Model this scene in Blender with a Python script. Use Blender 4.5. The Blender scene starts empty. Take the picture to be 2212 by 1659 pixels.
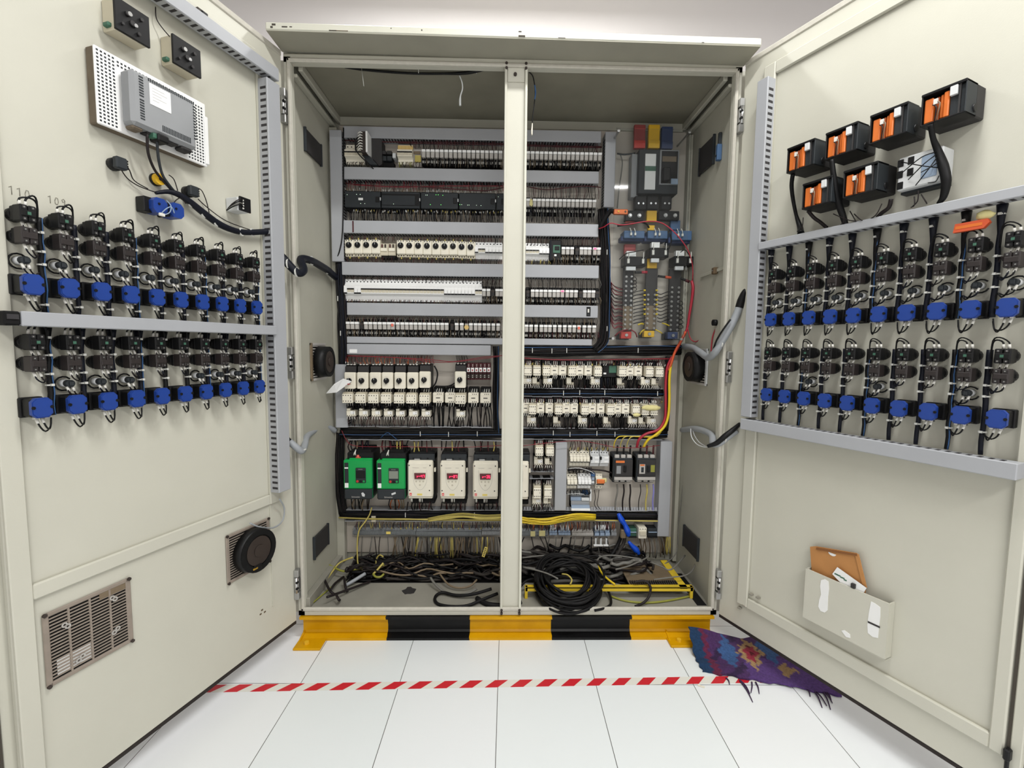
import bpy, math, random
from math import sin, cos, pi, radians, sqrt
from mathutils import Vector, Matrix
random.seed(7)
scn = bpy.context.scene
COL = scn.collection

# ------------------------------------------------------------------ camera
YAW, PITCH, ROLL, FPX = 0.0211, -0.0802, 0.0107, 997.24
CAM = Vector((-0.03595, -1.70595, 1.13484))
_f = Vector((sin(YAW)*cos(PITCH), cos(YAW)*cos(PITCH), sin(PITCH)))
_r0 = Vector((cos(YAW), -sin(YAW), 0)); _u0 = _r0.cross(_f)
_r = cos(ROLL)*_r0 + sin(ROLL)*_u0
_u = -sin(ROLL)*_r0 + cos(ROLL)*_u0
cd = bpy.data.cameras.new('camera')
cd.sensor_width = 36; cd.lens = FPX*36/2212; cd.clip_start = 0.02
cam = bpy.data.objects.new('camera', cd); COL.objects.link(cam)
M = Matrix(((_r.x, _u.x, -_f.x), (_r.y, _u.y, -_f.y), (_r.z, _u.z, -_f.z))).to_4x4()
M.translation = CAM
cam.matrix_world = M
scn.camera = cam

# ------------------------------------------------------------------ world, lamps, exposure
w = bpy.data.worlds.new('world'); scn.world = w; w.use_nodes = True
w.node_tree.nodes['Background'].inputs[0].default_value = (0.95, 0.97, 1.0, 1)
w.node_tree.nodes['Background'].inputs[1].default_value = 0.25

def area(name, loc, sx, sy, power, col=(1, 1, 0.985), rot=(0, 0, 0)):
    l = bpy.data.lights.new(name, 'AREA'); l.shape = 'RECTANGLE'; l.size = sx; l.size_y = sy
    l.energy = power; l.color = col
    o = bpy.data.objects.new(name, l); o.location = loc; o.rotation_euler = rot; COL.objects.link(o)
    return o
CEIL = 3.05
area('tube_light_rear', (0.62, -3.1, CEIL-0.09), 1.5, 0.06, 44)
area('tube_light_front', (0.55, -0.95, CEIL-0.09), 1.3, 0.12, 26)
area('wall_fill_light', (-0.1, 0.42, CEIL-0.09), 1.5, 0.08, 13)  # added lamp, out of view, brightens the back wall

vs = scn.view_settings
scn.display_settings.display_device = 'sRGB'
vs.view_transform = 'Standard'; vs.look = 'None'; vs.gamma = 1; vs.use_curve_mapping = False
vs.exposure = 0.50
scn.cycles.max_bounces = 7; scn.cycles.diffuse_bounces = 4; scn.cycles.glossy_bounces = 3
scn.cycles.transparent_max_bounces = 12; scn.cycles.transmission_bounces = 4
scn.cycles.caustics_reflective = False; scn.cycles.caustics_refractive = False
scn.cycles.sample_clamp_indirect = 6

# ------------------------------------------------------------------ materials
def lin(c):
    c = c/255
    return c/12.92 if c <= 0.04045 else ((c+0.055)/1.055)**2.4
MATS = {}
def mat(name, rgb, rough=0.5, metal=0.0, dirt=0.06, scale=14, emit=None, es=0.0, spec=0.5, bump=0.0):
    m = bpy.data.materials.new(name); m.use_nodes = True
    nt = m.node_tree; b = nt.nodes['Principled BSDF']
    c = tuple(lin(x) for x in rgb)+(1,)
    b.inputs['Base Color'].default_value = c
    b.inputs['Roughness'].default_value = rough; b.inputs['Metallic'].default_value = metal
    b.inputs['Specular IOR Level'].default_value = spec
    if dirt:
        tc = nt.nodes.new('ShaderNodeTexCoord'); n = nt.nodes.new('ShaderNodeTexNoise')
        n.inputs['Scale'].default_value = scale; n.inputs['Detail'].default_value = 5
        nt.links.new(tc.outputs['Object'], n.inputs['Vector'])
        mx = nt.nodes.new('ShaderNodeMix'); mx.data_type = 'RGBA'
        k = 1-dirt*1.6
        mx.inputs[6].default_value = tuple(x*k for x in c[:3])+(1,)
        mx.inputs[7].default_value = tuple(min(1, x*(1+dirt*0.7)) for x in c[:3])+(1,)
        nt.links.new(n.outputs['Fac'], mx.inputs[0]); nt.links.new(mx.outputs[2], b.inputs['Base Color'])
        if bump:
            bp = nt.nodes.new('ShaderNodeBump'); bp.inputs['Strength'].default_value = bump
            bp.inputs['Distance'].default_value = 0.002
            n2 = nt.nodes.new('ShaderNodeTexNoise'); n2.inputs['Scale'].default_value = 260
            nt.links.new(tc.outputs['Object'], n2.inputs['Vector'])
            nt.links.new(n2.outputs['Fac'], bp.inputs['Height']); nt.links.new(bp.outputs['Normal'], b.inputs['Normal'])
    if emit:
        b.inputs['Emission Color'].default_value = tuple(lin(x) for x in emit)+(1,)
        b.inputs['Emission Strength'].default_value = es
    MATS[name] = m
    return m
mat('paint', (202, 200, 186), 0.42, 0, 0.05, 5, bump=0.06)
mat('paint_inside_shade', (180, 178, 164), 0.5, 0, 0.10, 6, bump=0.06)  # cabinet paint darkened, interior shade put into the colour
mat('roof_shade', (142, 138, 122), 0.7, 0, 0.25, 5)  # roof underside painted darker to carry the shade below it
mat('soffit_shade', (168, 165, 150), 0.6, 0, 0.15, 6)  # canopy paint darkened, the shade beneath it is in the colour
mat('floor_grime', (152, 149, 138), 0.6, 0, 0.22, 7)
mat('hood_paint', (214, 213, 198), 0.4, 0, 0.05, 8)
mat('gasket', (196, 192, 180), 0.8, 0, 0.12, 60)
mat('gap', (70, 64, 56), 0.8, 0, 0.1)
mat('seal', (38, 30, 26), 0.8, 0, 0.1)
mat('duct', (168, 170, 174), 0.45, 0, 0.05, 9)
mat('duct_slot', (48, 46, 48), 0.8, 0, 0)
mat('plate', (196, 188, 176), 0.5, 0, 0.09, 7)
mat('zinc', (176, 176, 174), 0.35, 0.8, 0.08, 20)
mat('steel', (205, 205, 205), 0.25, 0.9, 0.06, 30)
mat('black', (20, 20, 21), 0.45, 0, 0.12, 30, spec=0.25)
mat('black_matt', (15, 15, 15), 0.75, 0, 0.1, 30, spec=0.25)
mat('dusty_black', (46, 44, 44), 0.7, 0, 0.18, 24)
mat('charcoal', (48, 52, 55), 0.5, 0, 0.08, 20, spec=0.25)
mat('dark_brown', (52, 42, 36), 0.6, 0, 0.2, 20)
mat('cream', (236, 230, 212), 0.45, 0, 0.05, 30)
mat('cream_shade', (206, 198, 176), 0.5, 0, 0.06, 30)
mat('white', (242, 242, 240), 0.4, 0, 0.03, 30)
mat('grey_white', (214, 216, 216), 0.45, 0, 0.05, 30)
mat('relay_grey', (182, 178, 172), 0.4, 0, 0.08, 40)
mat('ferrule', (222, 220, 212), 0.5, 0, 0.04)
mat('blue', (27, 62, 142), 0.4, 0, 0.08, 30)
mat('wire_blue', (52, 92, 140), 0.5, 0, 0.1)
mat('tape_blue', (24, 82, 210), 0.35, 0, 0.12, 40)
mat('terminal_blue', (150, 168, 190), 0.5, 0, 0.06)
mat('terminal_grey', (146, 148, 150), 0.5, 0, 0.08)
mat('wire_black', (15, 15, 16), 0.5, 0, 0.1, spec=0.25)
mat('wire_dark', (36, 30, 30), 0.55, 0, 0.15, 50, spec=0.25)
mat('wire_navy', (17, 20, 31), 0.5, 0, 0.15, 30, spec=0.25)
mat('wire_red', (128, 28, 40), 0.5, 0, 0.08)
mat('wire_maroon', (72, 18, 24), 0.6, 0, 0.15, 40)
mat('wire_crimson', (166, 36, 54), 0.45, 0, 0.06)
mat('wire_orange', (204, 84, 46), 0.45, 0, 0.06)
mat('wire_yellow', (226, 196, 40), 0.45, 0, 0.08)
mat('wire_yellow_dust', (196, 180, 96), 0.6, 0, 0.12, 40)
mat('wire_green', (146, 146, 58), 0.55, 0, 0.12, 40)
mat('wire_grey', (116, 114, 108), 0.6, 0, 0.1)
mat('wire_tan', (122, 106, 84), 0.6, 0, 0.15, 50)
mat('wire_violet', (140, 138, 206), 0.5, 0, 0.06)
mat('cable', (16, 15, 16), 0.6, 0, 0.25, 40, spec=0.25)
mat('cable_dusty', (58, 54, 51), 0.75, 0, 0.2, 30, spec=0.25)
mat('conduit', (156, 160, 164), 0.5, 0, 0.08, 30)
mat('tie', (214, 214, 208), 0.5, 0, 0.02)
mat('orange', (222, 116, 46), 0.4, 0.1, 0.08, 40)
mat('copper', (196, 104, 58), 0.35, 0.6, 0.15, 60)
mat('brass', (198, 158, 60), 0.4, 0.6, 0.1)
mat('green_drive', (0, 158, 74), 0.4, 0, 0.04, 20)
mat('green_dark', (0, 92, 52), 0.45, 0, 0.05, 20)
mat('pcb_green', (60, 104, 84), 0.5, 0, 0.1)
mat('red', (196, 56, 46), 0.5, 0, 0.08)
mat('red_dull', (150, 66, 64), 0.6, 0, 0.1)
mat('yellow', (232, 184, 40), 0.5, 0, 0.07)
mat('yellow_frame', (226, 194, 50), 0.55, 0, 0.16, 20)
mat('navy', (50, 66, 104), 0.55, 0, 0.1)
mat('steel_blue', (66, 96, 132), 0.5, 0, 0.1, 30)
mat('salmon', (226, 110, 90), 0.5, 0, 0.05)
mat('tag_red', (190, 70, 76), 0.5, 0, 0.1, 60)
mat('cardboard', (188, 132, 76), 0.7, 0, 0.1, 25)
mat('cardboard_dark', (132, 84, 42), 0.75, 0, 0.1, 25)
mat('paper', (240, 240, 238), 0.6, 0, 0.03)
mat('ink', (48, 45, 45), 0.7, 0, 0.0)
mat('pencil', (148, 144, 132), 0.8, 0, 0.0)
mat('red_ink', (224, 96, 92), 0.6, 0, 0.0)
mat('yellow_label', (230, 208, 110), 0.6, 0, 0.0)
mat('lcd', (128, 134, 122), 0.3, 0, 0.03)
mat('window_red', (86, 10, 22), 0.25, 0, 0.0)
mat('led_red', (255, 40, 60), 0.4, 0, 0, emit=(255, 30, 66), es=5)
mat('led_green', (120, 255, 120), 0.4, 0, 0, emit=(110, 255, 110), es=2)
mat('led_white', (240, 255, 235), 0.4, 0, 0, emit=(225, 255, 225), es=1.2)
mat('glue', (222, 212, 150), 0.8, 0, 0.15, 60)
mat('rim_dust', (112, 100, 84), 0.8, 0, 0.25, 40)
mat('grille_dirt', (150, 138, 126), 0.6, 0, 0.2, 40)
mat('amber_block', (214, 182, 112), 0.5, 0, 0.08)
mat('slag_brown', (92, 74, 52), 0.6, 0, 0.2)

def two_tone_plinth():
    m = mat('plinth_paint', (222, 164, 22), 0.4, 0, 0)
    nt = m.node_tree; b = nt.nodes['Principled BSDF']
    tc = nt.nodes.new('ShaderNodeTexCoord'); sx = nt.nodes.new('ShaderNodeSeparateXYZ')
    nt.links.new(tc.outputs['Object'], sx.inputs[0])
    r = nt.nodes.new('ShaderNodeValToRGB'); r.color_ramp.interpolation = 'CONSTANT'
    mr = nt.nodes.new('ShaderNodeMapRange'); mr.inputs[1].default_value = -1; mr.inputs[2].default_value = 1
    n = nt.nodes.new('ShaderNodeTexNoise'); n.inputs['Scale'].default_value = 18
    ad = nt.nodes.new('ShaderNodeMath'); ad.operation = 'MULTIPLY_ADD'
    nt.links.new(tc.outputs['Object'], n.inputs['Vector'])
    nt.links.new(n.outputs['Fac'], ad.inputs[0]); ad.inputs[1].default_value = 0.012
    nt.links.new(sx.outputs['X'], ad.inputs[2]); nt.links.new(ad.outputs[0], mr.inputs[0])
    nt.links.new(mr.outputs[0], r.inputs[0])
    Y = (lin(214), lin(160), lin(5), 1); K = (lin(13), lin(13), lin(14), 1); b.inputs['Specular IOR Level'].default_value = .25
    e = r.color_ramp.elements
    e[0].position = 0; e[0].color = Y
    xs = [(-0.479, K), (-0.158, Y), (0.162, K), (0.475, Y)]
    e[1].position = (xs[0][0]+0.006+1)/2; e[1].color = xs[0][1]
    for x, c in xs[1:]:
        q = e.new((x+0.006+1)/2); q.color = c
    n2 = nt.nodes.new('ShaderNodeTexNoise'); n2.inputs['Scale'].default_value = 9; n2.inputs['Detail'].default_value = 6
    nt.links.new(tc.outputs['Object'], n2.inputs['Vector'])
    mx = nt.nodes.new('ShaderNodeMix'); mx.data_type = 'RGBA'; mx.blend_type = 'MULTIPLY'
    cr = nt.nodes.new('ShaderNodeValToRGB'); cr.color_ramp.elements[0].position = 0.3
    cr.color_ramp.elements[0].color = (0.7, 0.66, 0.6, 1); cr.color_ramp.elements[1].position = 0.6
    nt.links.new(n2.outputs['Fac'], cr.inputs[0]); mx.inputs[0].default_value = 0.6
    nt.links.new(r.outputs[0], mx.inputs[6]); nt.links.new(cr.outputs[0], mx.inputs[7])
    nt.links.new(mx.outputs[2], b.inputs['Base Color'])
two_tone_plinth()

def tile_floor():
    m = mat('floor_tile', (236, 240, 240), 0.22, 0, 0)
    nt = m.node_tree; b = nt.nodes['Principled BSDF']
    tc = nt.nodes.new('ShaderNodeTexCoord'); mp = nt.nodes.new('ShaderNodeMapping')
    mp.inputs['Rotation'].default_value = (0, 0, 0.0112)
    mp.inputs['Location'].default_value = (0.0392, 0.2345, 0)
    br = nt.nodes.new('ShaderNodeTexBrick'); br.offset = 0; br.squash = 1
    br.inputs['Color1'].default_value = (lin(234), lin(239), lin(239), 1)
    br.inputs['Color2'].default_value = (lin(240), lin(242), lin(243), 1)
    br.inputs['Mortar'].default_value = (lin(86), lin(82), lin(78), 1)
    br.inputs['Scale'].default_value = 1; br.inputs['Mortar Size'].default_value = 0.0011
    br.inputs['Mortar Smooth'].default_value = 0.2
    br.inputs['Brick Width'].default_value = 0.3314; br.inputs['Row Height'].default_value = 0.3314
    nt.links.new(tc.outputs['Object'], mp.inputs[0]); nt.links.new(mp.outputs[0], br.inputs[0])
    b.inputs['Roughness'].default_value = 0.3
    nt.links.new(br.outputs[0], b.inputs['Base Color'])
tile_floor()

def hazard_tape():
    m = mat('hazard_tape', (228, 228, 220), 0.35, 0, 0)
    nt = m.node_tree; b = nt.nodes['Principled BSDF']
    tc = nt.nodes.new('ShaderNodeTexCoord'); sx = nt.nodes.new('ShaderNodeSeparateXYZ')
    nt.links.new(tc.outputs['Object'], sx.inputs[0])
    a = nt.nodes.new('ShaderNodeMath'); a.operation = 'MULTIPLY_ADD'; a.inputs[1].default_value = -1.05
    nt.links.new(sx.outputs['Y'], a.inputs[0]); nt.links.new(sx.outputs['X'], a.inputs[2])
    d = nt.nodes.new('ShaderNodeMath'); d.operation = 'MULTIPLY_ADD'; d.inputs[1].default_value = 1/0.0853; d.inputs[2].default_value = 10.217
    nt.links.new(a.outputs[0], d.inputs[0])
    fr = nt.nodes.new('ShaderNodeMath'); fr.operation = 'FRACT'; nt.links.new(d.outputs[0], fr.inputs[0])
    r = nt.nodes.new('ShaderNodeValToRGB'); r.color_ramp.interpolation = 'CONSTANT'
    r.color_ramp.elements[0].color = (lin(205), lin(36), lin(48), 1)
    r.color_ramp.elements[1].position = 0.52; r.color_ramp.elements[1].color = (lin(230), lin(228), lin(218), 1)
    nt.links.new(fr.outputs[0], r.inputs[0]); nt.links.new(r.outputs[0], b.inputs['Base Color'])
hazard_tape()

def acrylic():
    m = bpy.data.materials.new('acrylic'); m.use_nodes = True; nt = m.node_tree
    for n in list(nt.nodes): nt.nodes.remove(n)
    o = nt.nodes.new('ShaderNodeOutputMaterial'); t = nt.nodes.new('ShaderNodeBsdfTransparent')
    t.inputs[0].default_value = (0.93, 0.94, 0.94, 1)
    g = nt.nodes.new('ShaderNodeBsdfGlossy'); g.inputs['Roughness'].default_value = 0.04
    d = nt.nodes.new('ShaderNodeBsdfDiffuse'); d.inputs[0].default_value = (0.6, 0.6, 0.58, 1)
    f = nt.nodes.new('ShaderNodeFresnel'); f.inputs[0].default_value = 1.20
    n = nt.nodes.new('ShaderNodeTexNoise'); n.inputs['Scale'].default_value = 3; n.inputs['Detail'].default_value = 4
    mr = nt.nodes.new('ShaderNodeMapRange'); mr.inputs[3].default_value = 0.0; mr.inputs[4].default_value = 0.02
    nt.links.new(n.outputs['Fac'], mr.inputs[0])
    m1 = nt.nodes.new('ShaderNodeMixShader'); m2 = nt.nodes.new('ShaderNodeMixShader')
    nt.links.new(mr.outputs[0], m1.inputs[0]); nt.links.new(t.outputs[0], m1.inputs[1]); nt.links.new(d.outputs[0], m1.inputs[2])
    nt.links.new(f.outputs[0], m2.inputs[0]); nt.links.new(m1.outputs[0], m2.inputs[1]); nt.links.new(g.outputs[0], m2.inputs[2])
    nt.links.new(m2.outputs[0], o.inputs[0]); MATS['acrylic'] = m
acrylic()

def mat_rug():
    m = mat('rug_wool', (70, 44, 84), 0.95, 0, 0)
    nt = m.node_tree; b = nt.nodes['Principled BSDF']
    at = nt.nodes.new('ShaderNodeAttribute'); at.attribute_name = 'weave'
    n = nt.nodes.new('ShaderNodeTexNoise'); n.inputs['Scale'].default_value = 130
    tc = nt.nodes.new('ShaderNodeTexCoord'); nt.links.new(tc.outputs['Object'], n.inputs['Vector'])
    mx = nt.nodes.new('ShaderNodeMix'); mx.data_type = 'RGBA'; mx.blend_type = 'MULTIPLY'; mx.inputs[0].default_value = 0.7
    nt.links.new(at.outputs['Color'], mx.inputs[6]); nt.links.new(n.outputs['Fac'], mx.inputs[7])
    g = nt.nodes.new('ShaderNodeVectorMath'); g.operation = 'SCALE'; g.inputs[3].default_value = 1.25
    nt.links.new(mx.outputs[2], g.inputs[0]); nt.links.new(g.outputs[0], b.inputs['Base Color'])
    bp = nt.nodes.new('ShaderNodeBump'); bp.inputs['Strength'].default_value = 0.8; bp.inputs['Distance'].default_value = 0.004
    nt.links.new(n.outputs['Fac'], bp.inputs['Height']); nt.links.new(bp.outputs['Normal'], b.inputs['Normal'])
mat_rug()
mat('wall_paint', (238, 234, 233), 0.8, 0, 0.02, 2)
mat('ceiling_paint', (236, 234, 234), 0.85, 0, 0.02, 2)
# ------------------------------------------------------------------ mesh builder
class MB:
    def __init__(s): s.v = []; s.f = []; s.m = []; s.sm = []; s.mats = []
    def mi(s, name):
        if name not in s.mats: s.mats.append(name)
        return s.mats.index(name)
    def add(s, vs, fs, m, smooth=False):
        b = len(s.v); s.v.extend(vs); k = s.mi(m)
        for f in fs:
            s.f.append(tuple(i+b for i in f)); s.m.append(k); s.sm.append(smooth)
        return s
    def box(s, x0, x1, y0, y1, z0, z1, m, bev=0.0):
        if x0 > x1: x0, x1 = x1, x0
        if y0 > y1: y0, y1 = y1, y0
        if z0 > z1: z0, z1 = z1, z0
        if bev <= 0:
            vs = [(x, y, z) for x in (x0, x1) for y in (y0, y1) for z in (z0, z1)]
            fs = [(0, 1, 3, 2), (4, 6, 7, 5), (0, 4, 5, 1), (2, 3, 7, 6), (0, 2, 6, 4), (1, 5, 7, 3)]
            return s.add(vs, fs, m)
        b = min(bev, (x1-x0)*.45, (y1-y0)*.45, (z1-z0)*.45)
        vs = []; ix = {}
        for i in (0, 1):
            for j in (0, 1):
                for k in (0, 1):
                    X, Y, Z = (x0, x1)[i], (y0, y1)[j], (z0, z1)[k]
                    ax, ay, az = (b, -b)[i], (b, -b)[j], (b, -b)[k]
                    ix[i, j, k] = len(vs)
                    vs += [(X, Y+ay, Z+az), (X+ax, Y, Z+az), (X+ax, Y+ay, Z)]
        q = lambda i, j, k, a: ix[i, j, k]+a
        fs = []
        for i in (0, 1):
            l = [q(i, 0, 0, 0), q(i, 0, 1, 0), q(i, 1, 1, 0), q(i, 1, 0, 0)]; fs.append(l if i == 0 else l[::-1])
        for j in (0, 1):
            l = [q(0, j, 0, 1), q(1, j, 0, 1), q(1, j, 1, 1), q(0, j, 1, 1)]; fs.append(l if j == 0 else l[::-1])
        for k in (0, 1):
            l = [q(0, 0, k, 2), q(0, 1, k, 2), q(1, 1, k, 2), q(1, 0, k, 2)]; fs.append(l if k == 0 else l[::-1])
        for a in (0, 1):
            for c in (0, 1):
                fs.append([q(a, c, 0, 0), q(a, c, 0, 1), q(a, c, 1, 1), q(a, c, 1, 0)])
                fs.append([q(a, 0, c, 0), q(a, 0, c, 2), q(a, 1, c, 2), q(a, 1, c, 0)])
                fs.append([q(0, a, c, 1), q(0, a, c, 2), q(1, a, c, 2), q(1, a, c, 1)])
                for e in (0, 1): pass
        for i in (0, 1):
            for j in (0, 1):
                for k in (0, 1): fs.append([q(i, j, k, 0), q(i, j, k, 1), q(i, j, k, 2)])
        return s.add(vs, fs, m)
    def cyl(s, c, ax, r, L, m, n=14, r2=None, smooth=True):
        """cylinder from c along axis ax ('x','y','z' or vector) of length L"""
        r2 = r if r2 is None else r2
        d = {'x': Vector((1, 0, 0)), 'y': Vector((0, 1, 0)), 'z': Vector((0, 0, 1))}.get(ax) if isinstance(ax, str) else Vector(ax).normalized()
        a = Vector((0, 0, 1)) if abs(d.z) < .9 else Vector((1, 0, 0))
        p = d.cross(a).normalized(); t = d.cross(p); c = Vector(c); e = c+d*L
        vs = []
        for i in range(n):
            g = 2*pi*(i+.5)/n; o = p*cos(g)+t*sin(g)
            vs.append(tuple(c+o*r)); vs.append(tuple(e+o*r2))
        s.add(vs, [(2*i, 2*i+1, (2*i+3) % (2*n), (2*i+2) % (2*n)) for i in range(n)], m, smooth and n > 8)
        b = len(s.v)-2*n; k = s.mi(m)
        s.f.append(tuple(b+2*i for i in range(n))); s.m.append(k); s.sm.append(False)
        s.f.append(tuple(b+2*i+1 for i in reversed(range(n)))); s.m.append(k); s.sm.append(False)
        return s
    def ring(s, c, ax, ro, ri, L, m, n=20):
        d = {'x': Vector((1, 0, 0)), 'y': Vector((0, 1, 0)), 'z': Vector((0, 0, 1))}[ax]
        a = Vector((0, 0, 1)) if abs(d.z) < .9 else Vector((1, 0, 0))
        p = d.cross(a).normalized(); t = d.cross(p); c = Vector(c)
        vs = []
        for i in range(n):
            g = 2*pi*i/n; o = p*cos(g)+t*sin(g)
            vs += [tuple(c+o*ro), tuple(c+o*ri), tuple(c+d*L+o*ri), tuple(c+d*L+o*ro)]
        fs = []
        for i in range(n):
            j = (i+1) % n
            for k in range(4): fs.append((4*i+k, 4*i+(k+1) % 4, 4*j+(k+1) % 4, 4*j+k))
        return s.add(vs, fs, m)
    def prism(s, pts, y0, y1, m):
        """outline pts (x,z) extruded along y"""
        n = len(pts)
        vs = [(x, y0, z) for x, z in pts]+[(x, y1, z) for x, z in pts]
        fs = [tuple(range(n)), tuple(range(2*n-1, n-1, -1))]+[(i, (i+1) % n, (i+1) % n+n, i+n) for i in range(n)]
        return s.add(vs, fs, m)
    def prism_x(s, pts, x0, x1, m):
        """outline pts (y,z) extruded along x"""
        n = len(pts)
        vs = [(x0, y, z) for y, z in pts]+[(x1, y, z) for y, z in pts]
        fs = [tuple(range(n-1, -1, -1)), tuple(range(n, 2*n))]+[(i, i+n, (i+1) % n+n, (i+1) % n) for i in range(n)]
        return s.add(vs, fs, m)
    def tube(s, pts, r, m, n=6, sub=0, closed=False, flat=None):
        P = [Vector(p) for p in pts]
        if sub and len(P) > 2:
            Q = []; N = len(P)
            rng = range(N) if closed else range(N-1)
            for i in rng:
                if closed: a, b, c, d = P[i-1], P[i], P[(i+1) % N], P[(i+2) % N]
                else: a, b, c, d = P[max(i-1, 0)], P[i], P[i+1], P[min(i+2, N-1)]
                for k in range(sub):
                    t = k/sub
                    Q.append(.5*((2*b)+(c-a)*t+(2*a-5*b+4*c-d)*t*t+(3*b-a-3*c+d)*t**3))
            if not closed: Q.append(P[-1])
            P = Q
        N = len(P); vs = []; pn = None
        if isinstance(r, (list, tuple)) and len(r) != N:
            k0 = len(r)-1; r = [r[min(int(i/(N-1)*k0), k0-1)]*(1-(i/(N-1)*k0-min(int(i/(N-1)*k0), k0-1)))+r[min(int(i/(N-1)*k0), k0-1)+1]*(i/(N-1)*k0-min(int(i/(N-1)*k0), k0-1)) for i in range(N)]
        for i in range(N):
            if closed: t = P[(i+1) % N]-P[i-1]
            else: t = P[min(i+1, N-1)]-P[max(i-1, 0)]
            if t.length < 1e-9: t = Vector((0, 0, 1))
            t.normalize()
            if pn is None:
                a = Vector((0, 0, 1)) if abs(t.z) < .9 else Vector((1, 0, 0)); pn = t.cross(a).normalized()
            else:
                pn = pn-t*pn.dot(t)
                pn = pn.normalized() if pn.length > 1e-6 else t.orthogonal().normalized()
            q = t.cross(pn); rr = r[i] if isinstance(r, (list, tuple)) else r
            for k in range(n):
                g = 2*pi*k/n; vs.append(tuple(P[i]+(pn*cos(g)+q*sin(g))*rr))
        fs = []
        for i in range(N if closed else N-1):
            j = (i+1) % N
            for k in range(n): fs.append((i*n+k, i*n+(k+1) % n, j*n+(k+1) % n, j*n+k))
        s.add(vs, fs, m, True)
        if not closed:
            b = len(s.v)-N*n; kk = s.mi(m)
            s.f.append(tuple(b+k for k in reversed(range(n)))); s.m.append(kk); s.sm.append(False)
            s.f.append(tuple(b+(N-1)*n+k for k in range(n))); s.m.append(kk); s.sm.append(False)
        return s
    def blob(s, c, rx, ry, rz, m, nu=12, nv=8, jit=0.0, rng=random):
        vs = []; fs = []; c = Vector(c)
        for j in range(nv+1):
            for i in range(nu):
                a = 2*pi*i/nu; b = pi*j/nv; k = 1+(rng.uniform(-jit, jit) if 0 < j < nv else 0)
                vs.append((c.x+rx*sin(b)*cos(a)*k, c.y+ry*sin(b)*sin(a)*k, c.z+rz*cos(b)*k))
        for j in range(nv):
            for i in range(nu): fs.append((j*nu+i, j*nu+(i+1) % nu, (j+1)*nu+(i+1) % nu, (j+1)*nu+i))
        return s.add(vs, fs, m, True)
    def mesh(s, name):
        me = bpy.data.meshes.new(name)
        me.from_pydata([tuple(v) for v in s.v], [], s.f)
        for n in s.mats: me.materials.append(MATS[n])
        me.polygons.foreach_set('material_index', s.m); me.polygons.foreach_set('use_smooth', s.sm)
        me.update()
        return me
    def obj(s, name, parent=None, label=None):
        o = bpy.data.objects.new(name, s.mesh(name)); COL.objects.link(o)
        if parent is not None: o.parent = parent
        if label: o['label'] = label
        return o

def tag(o, label, cat, group=None, kind=None):
    if label: o['label'] = label
    if cat: o['category'] = cat
    if group: o['group'] = group
    if kind: o['kind'] = kind
    return o

class Frame:
    """a mounting surface: local x to the right as one faces it, z up, h = height off the surface"""
    def __init__(s, o, a):
        s.o = Vector(o); s.a = a; s.X = Vector((cos(a), sin(a), 0)); s.Y = Vector((-sin(a), cos(a), 0))
    def at(s, px, py, h=0.0):
        """where the photo's pixel lies on the surface (raised by h)"""
        d = _f+_r*((px-1106)/FPX)-_u*((py-829.5)/FPX)
        o = s.o-s.Y*h
        t = (o-CAM).dot(s.Y)/d.dot(s.Y); P = CAM+d*t
        return (P-s.o).dot(s.X), P.z
    def pt(s, x, z, h=0.0): return s.o+s.X*x-s.Y*h+Vector((0, 0, z-s.o.z))
    def w(s, px, py, h=0.0): return s.pt(*s.at(px, py, h), h)
    def loc(s, px, py, h=0.0):
        x, z = s.at(px, py, h); return (x, -h, z)
def floor_at(px, py, z=0.0):
    d = _f+_r*((px-1106)/FPX)-_u*((py-829.5)/FPX); return CAM+d*((z-CAM.z)/d.z)
XL, XR, AL, AR = -0.8127, 0.8131, 1.2519, 1.1476
YB = 0.425
LD = Frame((XL, 0, 0), AL); RD = Frame((XR, 0, 0), -AR); BK = Frame((0, YB, 0), 0); FRONT = Frame((0, 0, 0), 0)
SL = Frame((-.798, 0, 0), pi/2); SR = Frame((.798, 0, 0), -pi/2)

def thing(name, label, cat, fr, x, z, h=0.0, group=None, rot=0.0):
    o = bpy.data.objects.new(name, None); COL.objects.link(o); o.empty_display_size = 0.02
    o.location = fr.pt(x, z, h+(0 if fr is FRONT else .0008)); o.rotation_euler = (0, rot, fr.a) if rot else (0, 0, fr.a)
    return tag(o, label, cat, group)
def mount(o, fr):
    o.location = fr.o; o.rotation_euler = (0, 0, fr.a); return o
def clone(src, label, fr, x, z, h=0.0, group=None):
    r = src.copy(); COL.objects.link(r); r.location = fr.pt(x, z, h+.0008); r.rotation_euler = (0, 0, fr.a)
    r['label'] = label
    if group: r['group'] = group
    for c in src.children:
        k = c.copy(); COL.objects.link(k); k.parent = r
        for g in c.children:
            q = g.copy(); COL.objects.link(q); q.parent = k
    return r
PROTO = {}
def place(key, builder, name, label, cat, fr, x, z, h=0.0, group=None):
    """first of a kind is built, the others are copies of it and of its parts"""
    if key in PROTO: return clone(PROTO[key], label, fr, x, z, h, group)
    t = thing(name, label, cat, fr, x, z, h, group); builder(t); PROTO[key] = t
    return t
ONES = 'first second third fourth fifth sixth seventh eighth ninth tenth eleventh twelfth thirteenth fourteenth fifteenth sixteenth seventeenth eighteenth nineteenth twentieth'.split()
def nth(i):
    if i <= 20: return ONES[i-1]
    t = {2: 'twenty', 3: 'thirty', 4: 'forty'}
    return t[i//10]+'-'+ONES[i % 10-1] if i % 10 else {30: 'thirtieth', 40: 'fortieth'}[i]
def bez(a, b, sag, n=5, side=(0, 0, -1)):
    a = Vector(a); b = Vector(b); s = Vector(side)
    return [a.lerp(b, i/n)+s*(sag*4*(i/n)*(1-i/n)) for i in range(n+1)]
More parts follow.
